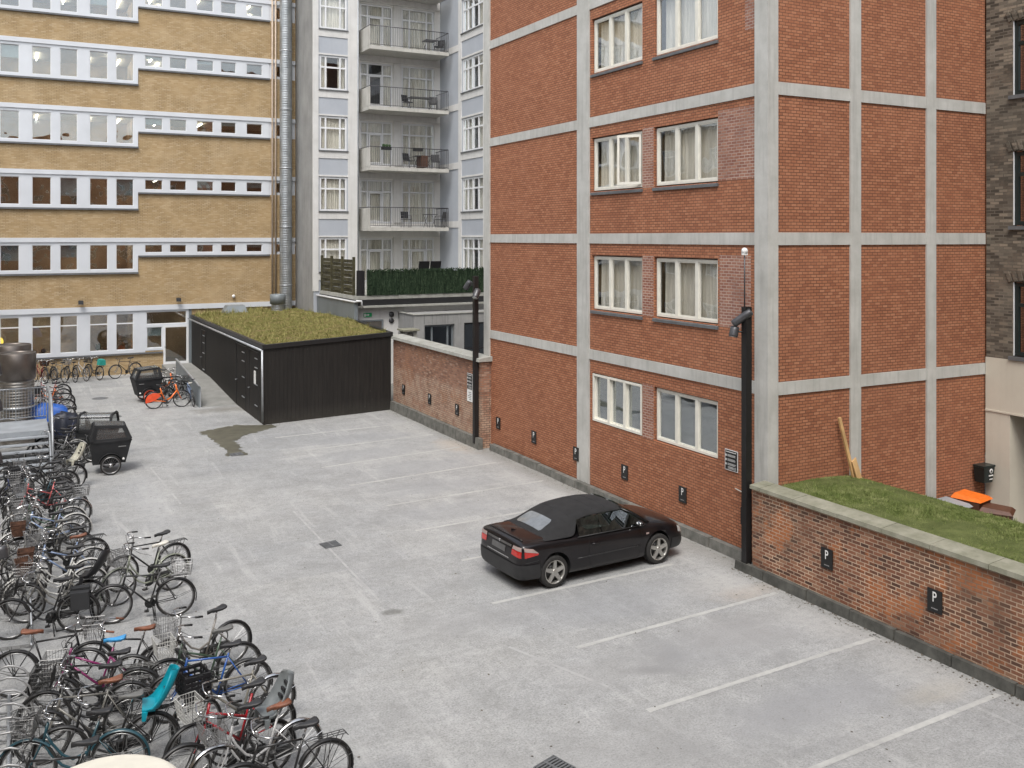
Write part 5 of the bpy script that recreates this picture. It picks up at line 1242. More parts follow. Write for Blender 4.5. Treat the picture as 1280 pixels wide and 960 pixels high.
def m_fronttray(b):
    for y in (-.15, -.05, .05, .15): b.tube([(.96, y, .80), (1.26, y, .80)], .006, 4)
    for x in (.96, 1.11, 1.26): b.tube([(x, -.16, .80), (x, .16, .80)], .006, 4)
    b.tube([(1.26, -.15, .80), (1.27, -.15, .87), (1.27, .15, .87), (1.26, .15, .80)], .006, 4)
    for s in (-1, 1): b.tube([(1.24, s*.14, .80), (1.08, s*.055, WR)], .006, 4)
def m_crate(b):
    x0, x1, y, z0, z1 = .95, 1.29, .20, .76, 1.06
    def slats(p, q):
        for z in (z0, z0+.06, z0+.12, z0+.18, z1-.05): b.bar((p[0], p[1], z+.02), (q[0], q[1], z+.02), .015, .035)
        for t in (0, .25, .5, .75, 1): b.bar((p[0]+(q[0]-p[0])*t, p[1]+(q[1]-p[1])*t, z0), (p[0]+(q[0]-p[0])*t, p[1]+(q[1]-p[1])*t, z1-.004), .018, .018)
    slats((x0, -y), (x1, -y)); slats((x0, y), (x1, y)); slats((x0, -y+.02), (x0, y-.02)); slats((x1, -y+.02), (x1, y-.02))
    b.box(x0+.01, x1-.01, -y+.01, y-.01, z0-.01, z0)
    b.tube([(x0, -y, z1), (x1, -y, z1), (x1, y, z1), (x0, y, z1)], .014, 4, closed=True)
def m_wicker(b):
    x0, x1, y, z0, z1 = .96, 1.24, .19, .76, 1.0
    def ring(z, t): cx = (x0+x1)/2; hx = (x1-x0)/2*t; return [(cx-hx, -y*t, z), (cx+hx, -y*t, z), (cx+hx, y*t, z), (cx-hx, y*t, z)]
    b.add(ring(z0, .80)+ring(z1, 1), [(0, 3, 2, 1), (0, 1, 5, 4), (1, 2, 6, 5), (2, 3, 7, 6), (3, 0, 4, 7)])
    b.add(ring(z0+.02, .74)+ring(z1, .93), [(0, 3, 2, 1), (0, 1, 5, 4), (1, 2, 6, 5), (2, 3, 7, 6), (3, 0, 4, 7)])
    for k in range(7): b.tube(ring(z0+.005+(z1-z0)*k/6, .805+.2*k/6), .010 if k == 6 else .007, 4, closed=True)
def m_childseat(b):
    b = Squash(b)
    # shell: back, seat pan, wings
    X = [(-.02, .17, .80), (-.10, .18, .84), (-.20, .17, .98), (-.27, .16, 1.12), (-.33, .13, 1.28), (-.36, .08, 1.36)]
    vs = []
    for x, w, z in X:
        for v, f in ((-1, .09), (-.8, .02), (0, -.015), (.8, .02), (1, .09)): vs.append((x+f, w*v, z+f*.25))
    N = len(X); off = len(vs); vs += [(x-.025, y*1.03, z-.02) for x, y, z in vs]
    fs = [(i*5+k, i*5+k+1, (i+1)*5+k+1, (i+1)*5+k) for i in range(N-1) for k in range(4)]
    fs += [tuple(off+q for q in f) for f in fs]
    for i in range(N-1): fs += [(i*5, (i+1)*5, off+(i+1)*5, off+i*5), (i*5+4, (i+1)*5+4, off+(i+1)*5+4, off+i*5+4)]
    fs += [tuple([k for k in range(5)]+[off+k for k in range(4, -1, -1)]), tuple([(N-1)*5+k for k in range(5)]+[off+(N-1)*5+k for k in range(4, -1, -1)])]
    b.add(vs, fs, True)
    b.box(-.06, .12, -.16, .16, .79, .83)
    for s in (-1, 1): b.hexa([(.07, s*.16, .66), (.12, s*.16, .66), (.12, s*.18, .66), (.07, s*.18, .66), (.04, s*.16, .80), (.12, s*.16, .80), (.12, s*.18, .80), (.04, s*.18, .80)])
class Squash:
    """passes shapes on with their height above the rack shortened"""
    def __init__(s, b): s.b = b
    def add(s, vs, fs, sm=False): s.b.add([(x*.92, y*1.2, .78+(z-.78)*.80) for x, y, z in vs], fs, sm)
    def box(s, x0, x1, y0, y1, z0, z1): s.hexa([(x0, y0, z0), (x1, y0, z0), (x1, y1, z0), (x0, y1, z0), (x0, y0, z1), (x1, y0, z1), (x1, y1, z1), (x0, y1, z1)])
    def hexa(s, p): s.add(p, [(0, 3, 2, 1), (4, 5, 6, 7), (0, 1, 5, 4), (1, 2, 6, 5), (2, 3, 7, 6), (3, 0, 4, 7)])
def m_tealbag(b):
    b.hexa([(-.26, -.15, .75), (.06, -.15, .75), (.06, .15, .75), (-.26, .15, .75), (-.24, -.13, 1.0), (.04, -.13, 1.05), (.04, .13, 1.05), (-.24, .13, 1.0)])
def m_seatpad(b):
    b = Squash(b)
    for i in range(3): b.box(-.20-.045*i, -.17-.045*i, -.05, .05, 1.0+.09*i, 1.05+.09*i)
def m_bag(b):
    for s in (-1, 1): b.hexa([(-.22, s*.08, .42), (.10, s*.08, .42), (.09, s*.19, .44), (-.21, s*.19, .44), (-.20, s*.07, .76), (.12, s*.07, .76), (.11, s*.16, .73), (-.19, s*.16, .73)])
    b.hexa([(-.20, -.08, .765), (.12, -.08, .765), (.12, .08, .765), (-.20, .08, .765), (-.19, -.08, .80), (.10, -.08, .79), (.10, .08, .79), (-.19, .08, .80)])
def m_cover(b): b.sphere((.24, 0, .965), .12, 12, (1.35, .85, .35))
def m_skirt(b):
    for s in (-1, 1):
        vs = [(0, s*.07, WR)]+[(.33*math.cos(R(a)), s*.065, WR+.33*math.sin(R(a))) for a in range(35, 196, 16)]
        b.add(vs, [(0, i, i+1) for i in range(1, len(vs)-1)])
        vs2 = [(x, y+s*.006, z) for x, y, z in vs]; b.add(vs2, [(0, i+1, i) for i in range(1, len(vs)-1)])
def m_lock(b): b.tube([(.20+.11*math.cos(2*PI*k/14), .07, .52+.11*math.sin(2*PI*k/14)) for k in range(14)], .009, 5, closed=True)
def m_cable(b):
    b.tube([(.80, .20, 1.03), (.92, .16, 1.06), (.98, .05, .98), (.95, .02, .85), (.93, .03, .70)], .004, 4); b.tube([(.80, -.20, 1.03), (.93, -.14, 1.05), (.95, -.04, .95), (.88, -.02, .80), (.70, -.02, .66), (.45, -.02, .55)], .004, 4)
FR = dict(men=m_frame_men, low=m_frame_low, mixte=m_frame_mixte, share=m_frame_share)
PAINT = {}
def paint(c):
    k = tuple(c)
    if k not in PAINT: PAINT[k] = plain('frame_paint', c, .35, coat=.3, var=.1)
    return PAINT[k]
BK = (.016, .016, .017); GY_ = (.16, .155, .14); SV = (.42, .42, .42); WH = (.60, .60, .57); BL = (.02, .09, .33); RD = (.36, .012, .02); GN = (.05, .085, .055); PL = (.23, .02, .12); LB = (.20, .27, .42); TL = (.015, .06, .08); OR = (.80, .17, .02); CR = (.52, .48, .36); DB = (.02, .03, .09); DR = (.20, .015, .02); PK = (.55, .13, .13)
GRP = 'bicycles parked around the yard'
def bike(rear, front, frame, colr, label, bar='city', saddle='saddle_black', x='', fend='black', grip='black', rimm='rim_metal', lean=None, group=GRP):
    rx, ry = rear; a = math.atan2(front[1]-ry, front[0]-rx)
    if lean is None: lean = rnd.uniform(.02, .09)
    e = empty('bicycle', (rx, ry, .0), a, label, 'bicycle', group); e.rotation_euler = (lean, 0, a)
    pm = paint(colr)
    put(('fr', frame, colr), FR[frame], pm, 'frame', e)
    steer = rnd.uniform(-.35, .35) if frame != 'share' else .2
    for px in (0, 1.08):
        w = put('tyre', m_tyre, 'rubber', 'wheel', e, (px, 0, WR+.012), (0, 0, 0)); put(('rim', rimm), m_rim, rimm, 'rim', w); put('spokes', m_spokes, 'spoke', 'spokes', w)
    put(('fork', colr), m_fork, pm, 'fork', e)
    hb = put(('bar', bar), m_bar_city if bar == 'city' else m_bar_flat, 'chrome' if bar == 'city' else 'wire_black', 'handlebar', e)
    for s_ in (-1, 1): put(('grip', bar, grip, s_), (m_grip_city if bar == 'city' else m_grip_flat)(s_), grip, 'grip', hb)
    sd = put(('saddle', saddle), m_saddle, saddle, 'saddle', e); put('seatpost', m_post, 'chrome', 'seat_post', e)
    put('crank', m_crank, 'rim_dark', 'crankset', e); put('cable', m_cable, 'wire_black', 'brake_cable', e)
    if fend:
        fm = pm if fend == 'frame' else (M[fend] if isinstance(fend, str) else fend)
        fk = colr if fend == 'frame' else fend
        put(('fr_', fk), m_fender_r, fm, 'mudguard', e); put(('ff_', fk), m_fender_f, fm, 'mudguard', e)
    if frame in ('low',): put('case', m_chaincase, 'black', 'chain_guard', e)
    if 's' in x: put('stand', m_stand, 'wire_black', 'kickstand', e)
    if 'd' in x: put('stand2', m_stand2, 'wire_black', 'kickstand', e)
    if 'r' in x: put('rack', m_rack, 'wire_black', 'rear_rack', e)
    if 'R' in x: put('rackg', m_rack, 'wire_grey', 'rear_rack', e)
    if 'w' in x: put('bw', m_basket, 'wire_white', 'basket', e)
    if 'g' in x: put('bg', m_basket, 'wire_grey', 'basket', e)
    if 'b' in x: put('bb', m_basket, 'wire_black', 'basket', e)
    if 'G' in x: put('brg', m_basket_rear, 'wire_grey', 'rear_basket', e)
    if 't' in x: put('tray', m_fronttray, 'wire_black', 'front_rack', e)
    if 'C' in x: put('crate', m_crate, 'crate_black', 'crate', e)
    if 'k' in x: put('wick', m_wicker, 'wicker', 'basket', e)
    if 'q' in x: put('tbag', m_tealbag, 'tealbag', 'rear_bag', e)
    if 'T' in x: put('cst', m_childseat, 'teal', 'child_seat', e)
    if 'K' in x: put('csk', m_childseat, 'crate_black', 'child_seat', e)
    if 'Y' in x: put('csy', m_childseat, 'grey_plastic', 'child_seat', e)
    if 'Z' in x: put('csz', m_childseat, 'beige_plastic', 'child_seat', e)
    if any(q in x for q in 'TKYZ'): put('pad', m_seatpad, 'black', 'padding', e)
    if 'B' in x: put('bag', m_bag, 'canvas_black', 'pannier_bag', e)
    if 'o' in x: put('skirt', m_skirt, 'redorange', 'wheel_guard', e)
    if 'l' in x: put('lock', m_lock, 'wire_black', 'ring_lock', e)
    return e
# far row along the yellow building
f = [((5.47, 51.0), (4.45, 50.5), 'men', BK, 'black upright bicycle parked lengthwise nearest the door of the yellow building', 'flat', 'rs'),
     ((3.75, 50.4), (3.3, 51.4), 'low', BK, 'dark bicycle with a teal bag behind its saddle by the yellow building', 'city', 'brq'),
     ((3.15, 50.3), (2.75, 51.3), 'mixte', SV, 'silver bicycle just left of the one with the teal bag in the far row', 'city', 'r'),
     ((2.65, 50.15), (2.35, 51.2), 'low', BK, 'black bicycle with a grey basket in the middle of the far row', 'city', 'rg'),
     ((2.2, 50.3), (1.75, 51.3), 'men', GY_, 'grey bicycle in the far row, third from the metal stack', 'flat', 'r'),
     ((1.75, 50.2), (1.35, 51.2), 'men', BK, 'black bicycle in the far row, second from the metal stack', 'city', 'rk'),
     ((1.35, 50.35), (.95, 51.3), 'mixte', DR, 'dark red bicycle in the far row, first beside the metal stack', 'city', 'r'),
     ((.6, 50.3), (.2, 51.3), 'low', BK, 'bicycle in the far row hidden behind the metal stack', 'city', 'r')]
for r0, f0, fr, c, l, br, x in f: bike(r0, f0, fr, c, l, br, 'saddle_black', x, group='bicycles along the yellow building')
# beside the stacks and the stair
f = [((1.9, 44.9), (.95, 44.6), 'mixte', DR, 'red bicycle furthest up the left edge, right of the metal stack', 'city', 'r', 'black'),
     ((1.85, 43.6), (.9, 43.4), 'low', OR, 'orange bicycle right of the metal stack', 'city', 'w', 'black'),
     ((1.9, 42.3), (.9, 42.1), 'men', BK, 'black bicycle with a crate right of the metal stack', 'city', 'C', 'black'),
     ((1.85, 40.6), (.85, 40.4), 'men', (.16, .13, .16), 'mauve grey bicycle right of the metal stack', 'flat', 'r', 'black'),
     ((1.75, 39.2), (.7, 39.1), 'low', SV, 'silver bicycle with a white basket behind the stair railing', 'city', 'w', 'chrome'),
     ((2.10, 37.0), (1.0, 36.8), 'men', BK, 'bicycle with white mudguards and black saddle behind the blue tarpaulin', 'flat', 'r', 'wire_white'),
     ((2.05, 34.8), (.95, 34.6), 'low', DB, 'dark blue bicycle just in front of the navy cover', 'city', 'r', 'wire_white'),
     ((1.95, 33.4), (.98, 33.2), 'men', BK, 'black bicycle beside the curved stair handrail', 'flat', 'r', 'black'),
     ((1.75, 32.3), (.75, 32.4), 'mixte', SV, 'silver bicycle with white mudguards at the foot of the stair', 'city', 'rl', 'wire_white')]
for r0, f0, fr, c, l, br, x, fd in f: bike(r0, f0, fr, c, l, br, 'saddle_black', x, fend=fd, group='bicycles beside the metal stair')
def tarp(x0, x1, y0, y1, z0, z1, seed, mat, label):
    r = random.Random(seed); b = MB(); n = 12; vs = []
    for j in range(n+1):
        for i in range(n+1):
            u, v = i/n, j/n; e_ = min(u, 1-u, v, 1-v)
            z = z0 if e_ < .01 else z1-.25*(1-min(1, e_*5))-.10*abs(math.sin(u*5+seed))-.05*r.random()
            vs.append((x0+(x1-x0)*u+r.uniform(-.04, .04), y0+(y1-y0)*v+r.uniform(-.03, .03), z))
    b.add(vs, [(j*(n+1)+i, j*(n+1)+i+1, (j+1)*(n+1)+i+1, (j+1)*(n+1)+i) for j in range(n) for i in range(n)], True)
    tag(b.build('tarpaulin', mat), label, 'cover')
tarp(.35, 1.75, 35.9, 36.75, .72, 1.32, 1, 'tarp_blue', 'bright blue tarpaulin thrown over bicycles behind the stair')
tarp(1.05, 2.05, 35.1, 35.85, .25, 1.12, 4, 'tarp_navy', 'dark navy cover over a bicycle right of the stair handrail')
# main left rack, near to far
f = [((1.02, 18.42), (.0, 18.6), 'low', BK, 'black step-through bicycle with a dark front basket, nearest of the left rack', 'city', 'saddle_black', 'bdrB', 'black', BK),
     ((1.22, 18.95), (.14, 19.3), 'low', GY_, 'grey bicycle with a black child seat, second from the near end of the left rack', 'city', 'saddle_black', 'rKg', 'black', 0),
     ((1.28, 19.75), (.2, 19.7), 'low', WH, 'cream white step-through bicycle with a dark green front bag basket in the left rack', 'city', 'saddle_black', 'kr', 'wire_white', 0),
     ((1.32, 20.25), (.22, 20.3), 'low', WH, 'white step-through bicycle with wicker basket and white mudguards in the left rack', 'city', 'saddle_black', 'k', 'wire_white', 0),
     ((1.42, 20.95), (.32, 20.9), 'mixte', LB, 'lilac blue bicycle with a brown saddle in the left rack', 'city', 'saddle_brown', 'r', 'wire_white', 0),
     ((1.45, 21.6), (.34, 21.45), 'men', BK, 'black bicycle with a long rear rack between the lilac and grey ones', 'city', 'saddle_black', 'rg', 'black', 0),
     ((1.2, 22.3), (.12, 22.3), 'men', GY_, 'grey diamond framed bicycle with a rusty front basket in the left rack', 'flat', 'saddle_grey', 'rk', 'black', 0),
     ((1.1, 23.0), (.0, 22.8), 'low', BK, 'black bicycle with silver handlebars and white rear mudguard in the left rack', 'city', 'saddle_black', 'r', 'wire_white', 0),
     ((1.25, 23.7), (.15, 23.6), 'mixte', LB, 'pale blue bicycle with a thick frame in the left rack', 'city', 'saddle_black', '', 'wire_white', 0),
     ((1.2, 24.35), (.1, 24.3), 'low', GN, 'dark green bicycle with a blue wire basket in the left rack', 'city', 'saddle_black', 'gr', 'wire_white', 0),
     ((1.35, 25.1), (.25, 25.0), 'low', SV, 'silver bicycle with a large grey rear basket in the left rack', 'city', 'saddle_black', 'G', 'chrome', 0),
     ((1.3, 25.8), (.2, 25.7), 'men', BK, 'black bicycle just beyond the one with a grey rear basket', 'flat', 'saddle_black', 'r', 'black', 0),
     ((1.2, 26.4), (.12, 26.3), 'mixte', PK, 'pink and white framed bicycle with a silver handlebar in the left rack', 'city', 'saddle_black', 'r', 'black', 0),
     ((1.15, 27.0), (.1, 27.0), 'low', TL, 'teal bicycle with an open front basket in the left rack', 'city', 'saddle_black', 'g', 'black', 0),
     ((1.1, 27.6), (.1, 27.5), 'low', BK, 'black bicycle carrying a stack of black baskets in the left rack', 'city', 'saddle_black', 'bC', 'black', 0),
     ((1.25, 28.2), (.2, 28.1), 'men', BK, 'black bicycle with flat bars near the far end of the left rack', 'flat', 'saddle_black', 'r', 'black', 0),
     ((1.5, 28.9), (.45, 28.6), 'low', BK, 'black bicycle with a pale beige child seat in front of the cargo trikes', 'city', 'saddle_black', 'rZ', 'black', 0),
     ((1.0, 29.5), (.0, 29.4), 'mixte', BK, 'dark bicycle furthest into the left rack at the foot of the stair', 'flat', 'saddle_black', 'r', 'black', 0)]
for r0, f0, fr, c, l, br, sd, x, fd, _ in f: bike(r0, f0, fr, c, l, br, sd, x, fend=fd, group='bicycles in the left rack')
# second row of the left rack, mostly past the frame edge
for i, (y, c, fr, l) in enumerate([(19.6, BK, 'men', 'black bicycle at the very left edge below the grey lamp head'), (21.3, GY_, 'low', 'grey bicycle at the left edge opposite the lilac one'), (22.9, BK, 'mixte', 'black bicycle at the left edge opposite the pale blue one'), (24.2, SV, 'low', 'silver bicycle at the left edge opposite the dark green one'), (25.6, BK, 'men', 'black bicycle at the left edge in the second row'), (27.0, DB, 'low', 'dark blue bicycle at the left edge in the second row'), (28.4, SV, 'mixte', 'silver bicycle at the left edge near the stair')]):
    bike((-.95, y), (-.02+.05*(i % 2), y+.15), fr, c, l, 'city' if i % 2 else 'flat', 'saddle_black', 'r' if i % 2 else 'rg', fend='wire_white' if i % 3 == 0 else 'black', group='bicycles at the left edge')
# the island of three
bike((2.93, 20.45), (1.88, 20.1), 'men', BK, 'black bicycle with a wire front rack standing alone at the top of the middle group', 'city', 'saddle_black', 'trs', lean=.02)
bike((2.80, 19.75), (1.70, 19.35), 'low', (.27, .29, .23), 'pale grey green bicycle with a white saddle between two black ones', 'city', 'saddle_white', 'gR', fend=paint((.27, .29, .23)), lean=.03)
bike((2.66, 18.35), (1.62, 18.5), 'men', BK, 'black diamond framed bicycle with a grey rear basket below the white saddled one', 'flat', 'saddle_black', 'Gsd', lean=.03)
# lower middle group
bike((3.17, 15.85), (2.12, 15.55), 'low', (.20, .185, .165), 'taupe step-through bicycle with a tall wire basket, highest of the lower middle group', 'city', 'saddle_black', 'gl', lean=.03)
bike((3.10, 14.95), (1.95, 14.85), 'mixte', GN, 'dark green bicycle with a square white wire basket', 'city', 'saddle_grey', 'w', lean=.03)
bike((3.10, 14.3), (1.98, 14.35), 'men', BL, 'bright blue bicycle behind the one with a black plastic crate', 'flat', 'saddle_black', '', lean=.04, rimm='rim_metal')
bike((3.30, 13.62), (2.22, 13.45), 'men', (.24, .225, .19), 'beige grey bicycle with a black plastic crate and silver rear mudguard', 'flat', 'saddle_black', 'Cl', fend='chrome', lean=.04)
bike((3.12, 12.95), (2.10, 12.75), 'mixte', RD, 'red bicycle with a white wire front basket', 'city', 'saddle_black', 'wrR', lean=.03)
bike((2.95, 12.35), (1.95, 12.25), 'low', BK, 'black bicycle with a grey child seat at the bottom of the photo', 'city', 'saddle_black', 'Y', lean=.05)
bike((3.28, 12.2), (2.28, 12.05), 'low', SV, 'silver bicycle with a pinkish brown saddle at the bottom of the photo', 'city', 'saddle_brown', 'g', fend='chrome', lean=.03)
bike((3.46, 11.55), (2.45, 11.5), 'men', BK, 'black bicycle with a wire rear rack, rightmost at the bottom of the photo', 'city', 'saddle_black', 'r', lean=.02)
# lower left group
bike((.02, 16.25), (1.08, 16.05), 'men', BK, 'black bicycle with a brown saddle and wire front basket pointing right', 'city', 'saddle_brown', 'gr', lean=-.04)
bike((2.02, 15.45), (1.02, 15.8), 'men', BK, 'black bicycle with brown grips and brown saddle in front of the taupe one', 'city', 'saddle_brown', '', grip='saddle_brown', lean=.05)
bike((1.58, 15.25), (.55, 15.55), 'mixte', PL, 'magenta bicycle with a bright blue saddle cover', 'flat', 'saddle_blue', '', lean=.04)
bike((1.60, 14.75), (.50, 15.0), 'men', BK, 'black bicycle with a thick black rear mudguard below the magenta one', 'flat', 'saddle_black', 'rg', lean=.04)
bike((1.45, 14.35), (.30, 14.6), 'low', BK, 'black bicycle with a black wire basket full of bags in the lower left', 'city', 'saddle_black', 'br', lean=.05)
bike((1.42, 13.9), (.32, 14.0), 'men', GY_, 'grey bicycle with a reddish brown saddle in the lower left', 'city', 'saddle_brown', 'r', lean=.04)
bike((1.62, 13.3), (.52, 13.45), 'low', BK, 'black bicycle with a turquoise child seat in the lower left', 'city', 'saddle_grey', 'rT', lean=.03)
bike((1.2, 13.0), (.12, 13.3), 'low', TL, 'dark teal bicycle with a wire basket at the bottom left corner', 'city', 'saddle_black', 'bg', fend='frame', lean=.04)
bike((1.0, 12.3), (-.05, 12.5), 'men', BK, 'black bicycle nearest the bottom left corner', 'flat', 'saddle_black', 'r', lean=.04)
# by the guard panel
bike((5.1, 40.95), (6.15, 40.9), 'share', OR, 'orange share bicycle with a red rear wheel guard', 'city', 'saddle_black', 'os', fend='black', lean=.05, group='bicycles by the guard panel')
bike((5.6, 44.8), (6.4, 44.1), 'share', OR, 'second orange share bicycle behind the black ones by the guard panel', 'city', 'saddle_black', 'o', lean=.03, group='bicycles by the guard panel')
bike((5.75, 42.0), (6.5, 42.7), 'low', BK, 'black bicycle right behind the nearer orange share bicycle', 'city', 'saddle_black', 'br', group='bicycles by the guard panel')
bike((5.6, 43.0), (6.5, 43.6), 'men', BK, 'black bicycle between the black cargo trike and the guard panel', 'flat', 'saddle_black', 'r', group='bicycles by the guard panel')
bike((5.9, 45.9), (6.55, 45.2), 'low', SV, 'silver bicycle furthest back by the guard panel', 'city', 'saddle_black', 'r', group='bicycles by the guard panel')
bike((6.62, 40.75), (6.62, 41.8), 'men', LB, 'light blue bicycle with a white saddle leaning on the end of the guard panel', 'flat', 'saddle_white', '', fend='wire_black', lean=-.12, group='bicycles by the guard panel')

# ------------------------------------------------------------------ cargo trikes
def m_box(b):
    # tapered box on the front axle
    P_ = [(.72, -.30, .30), (1.62, -.30, .30), (1.62, .30, .30), (.72, .30, .30), (.66, -.42, .98), (1.78, -.42, .98), (1.78, .42, .98), (.66, .42, .98)]
    b.add(P_, [(0, 3, 2, 1), (0, 1, 5, 4), (1, 2, 6, 5), (2, 3, 7, 6), (3, 0, 4, 7)])
    Q = [(.69, -.39, .97), (1.75, -.39, .97), (1.75, .39, .97), (.69, .39, .97), (.75, -.27, .34), (1.59, -.27, .34), (1.59, .27, .34), (.75, .27, .34)]
    b.add(Q, [(4, 5, 6, 7), (0, 1, 5, 4), (1, 2, 6, 5), (2, 3, 7, 6), (3, 0, 4, 7)])
    b.tube([P_[4], P_[5], P_[6], P_[7]], .022, 5, closed=True)
    for s in (-1, 1): b.add(arc(1.2, .30, .33, 5, 175, 10, s*.46)+arc(1.2, .30, .33, 5, 175, 10, s*.33), [(i, i+1, 12+i, 11+i) for i in range(10)])
def m_canopy_sq(b):
    A = [(.70, -.40, 1.0), (1.74, -.40, 1.0), (1.74, .40, 1.0), (.70, .40, 1.0)]; T = [(.80, -.36, 1.43), (1.58, -.36, 1.38), (1.58, .36, 1.38), (.80, .36, 1.43)]
    for i in range(4): b.bar(A[i], T[i], .11, .11); b.bar(T[i], T[(i+1) % 4], .08, .08); b.bar(A[i], A[(i+1) % 4], .05, .12)
    b.quad((.78, -.37, 1.45), (.98, -.37, 1.445), (.98, .37, 1.445), (.78, .37, 1.45))
def m_film_sq(b):
    A = [(.70, -.40, 1.05), (1.74, -.40, 1.05), (1.74, .40, 1.05), (.70, .40, 1.05)]; T = [(.80, -.36, 1.43), (1.58, -.36, 1.38), (1.58, .36, 1.38), (.80, .36, 1.43)]
    for i in range(4): b.quad(A[i], A[(i+1) % 4], T[(i+1) % 4], T[i])
    b.quad(*[(x, y, z+.045) for x, y, z in T])
def m_canopy_arch(b):
    for x in (.74, 1.72): b.tube([(x, .41*math.cos(R(a)), .94+.50*min(1, math.sin(R(a))*1.25)) for a in range(0, 181, 12)], .045, 5)
    for s in (-1, 1): b.bar((.72, s*.40, .97), (1.74, s*.40, .97), .05, .10)
    for x in (.72, 1.74): b.bar((x, -.40, .97), (x, .40, .97), .05, .10)
    b.bar((.74, -.33, 1.36), (1.72, -.33, 1.36), .03, .03); b.bar((.74, .33, 1.36), (1.72, .33, 1.36), .03, .03)
def m_film_arch(b):
    n = 15; vs = []
    for x in (.74, 1.72): vs += [(x, .40*math.cos(R(a)), .95+.49*min(1, math.sin(R(a))*1.25)) for a in range(0, 181, 12)]
    L = len(vs)//2; b.add(vs, [(i, i+1, L+i+1, L+i) for i in range(L-1)], True)
    for o in (0, L): b.add(vs[o:o+L], [tuple(range(L))])
def m_tframe(b):
    b.tube([(.66, 0, .36), (.44, 0, .30), (0.02, 0, .34)], .022, 7); b.tube([(.66, 0, .60), (.50, 0, .40), (.40, 0, .30)], .018, 7); b.tube([(.44, 0, .30), (.28, 0, .80)], .018, 7)
    for s in (-1, 1): b.tube([(.32, s*.02, .70), (0, s*.06, .34)], .010, 5); b.tube([(.44, s*.03, .30), (0, s*.06, .34)], .010, 5)
    b.tube([(1.2, -.52, .29), (1.2, .52, .29)], .02, 6)
def m_tbar(b):
    b.tube([(.62, -.36, .95), (.55, -.36, 1.10), (.58, 0, 1.12), (.55, .36, 1.10), (.62, .36, .95)], .014, 6)
def m_twheel(b): b.tube([(.27*math.cos(2*PI*k/26), 0, .27*math.sin(2*PI*k/26)) for k in range(26)], .022, 6, closed=True)
def m_trim(b):
    b.tube([(.235*math.cos(2*PI*k/26), 0, .235*math.sin(2*PI*k/26)) for k in range(26)], .014, 5, closed=True)
    for k in range(18): a = 2*PI*k/18; b.tube([(0, -.03*(k % 2), 0), (.23*math.cos(a), 0, .23*math.sin(a))], .0025, 3)
    b.tube([(0, -.045, 0), (0, .045, 0)], .06, 12)
def m_logo(b):
    for s in (-1, 1):
        for k in range(7): b.hexa([(1.42+k*.03, s*.428, .80), (1.442+k*.03, s*.428, .80), (1.442+k*.03, s*.435, .80), (1.42+k*.03, s*.435, .80), (1.42+k*.03, s*.432, .826), (1.442+k*.03, s*.432, .826), (1.442+k*.03, s*.439, .826), (1.42+k*.03, s*.439, .826)])
def m_refl(s): return lambda b: b.lathe([(.001, s*.362), (.035, s*.362), (.035, s*.34)], 12, 'y', (1.56, 0, .42))
def trike(x, y, rz, label, arch, hub='rim_metal'):
    e = empty('cargo_trike', (x, y, 0), rz, label, 'cargo bike', 'black cargo trikes')
    bx = put('tbox', m_box, 'canvas_black', 'cargo_box', e); put('tlogo', m_logo, 'sign_grey', 'lettering', bx); put('trefl', m_refl(-1), 'sign_white', 'reflector', bx); put('trefl2', m_refl(1), 'sign_white', 'reflector', bx)
    c = put(('tc', arch), m_canopy_arch if arch else m_canopy_sq, 'canvas_black', 'canopy', e); put(('tf', arch), m_film_arch if arch else m_film_sq, 'film', 'window', c)
    put('tframe', m_tframe, 'black', 'frame', e); put('tbar', m_tbar, 'wire_black', 'handlebar', e)
    put(('saddle', 'saddle_black'), m_saddle, 'saddle_black', 'saddle', e); put('seatpost', m_post, 'chrome', 'seat_post', e); put('crank', m_crank, 'rim_dark', 'crankset', e)
    put(('fr_', 'black'), m_fender_r, 'black', 'mudguard', e); put('rack', m_rack, 'wire_black', 'rear_rack', e)
    w = put('tyre', m_tyre, 'rubber', 'wheel', e, (0, 0, WR+.012)); put(('rim', 'rim_metal'), m_rim, 'rim_metal', 'rim', w); put('spokes', m_spokes, 'spoke', 'spokes', w)
    for s in (-1, 1): w = put('tw', m_twheel, 'rubber', 'wheel', e, (1.2, s*.50, .292)); put(('twr', hub), m_trim, hub, 'rim', w)
trike(1.36, 30.62, -.02, 'black cargo trike with a boxy clear windowed canopy, front one of the pair', False)
trike(1.25, 33.0, -.38, 'black cargo trike with a rounded clear canopy, behind the boxy one', True)
trike(6.25, 43.15, R(188), 'black cargo trike with an orange wheel hub beside the orange share bicycle', False, 'redorange')

# coiled bicycle racks and the cream canopy at the bottom left
for i, (x, y, l) in enumerate([(-.05, 14.2, 'coiled steel bicycle rack at the bottom left edge'), ]):
    b = MB(); pts = []
    for k in range(0, 130):
        t = k/129; a = t*2*PI*8; pts.append((x+.30*math.cos(a), y-1.4+t*3.4, .34+.30*math.sin(a)))
    b.tube(pts, .017, 6); e = empty('bicycle_rack', (x, y, 0), 0, l, 'bicycle rack'); b.build('coil', 'wire_grey', e)
    b = MB(); b.tube([(x, y-1.5, .03), (x, y+2.1, .03)], .03, 6); b.build('base_rail', 'galv', e)
b = MB()
rk = empty('long_rack', (.6, 24, 0), 0, 'low galvanised wheel rack running under the left row of bicycles', 'bicycle rack')
b.tube([(.28, 18.0, .06), (.28, 29.6, .06)], .02, 6); b.tube([(.28, 18.0, .42), (.28, 29.6, .42)], .02, 6); b.build('rails', 'galv', rk)
b = MB()
for k in range(24): b.tube([(.28, 18.1+k*.5, .06), (.28, 18.1+k*.5, .42)], .012, 5)
b.build('hoops', 'galv', rk)
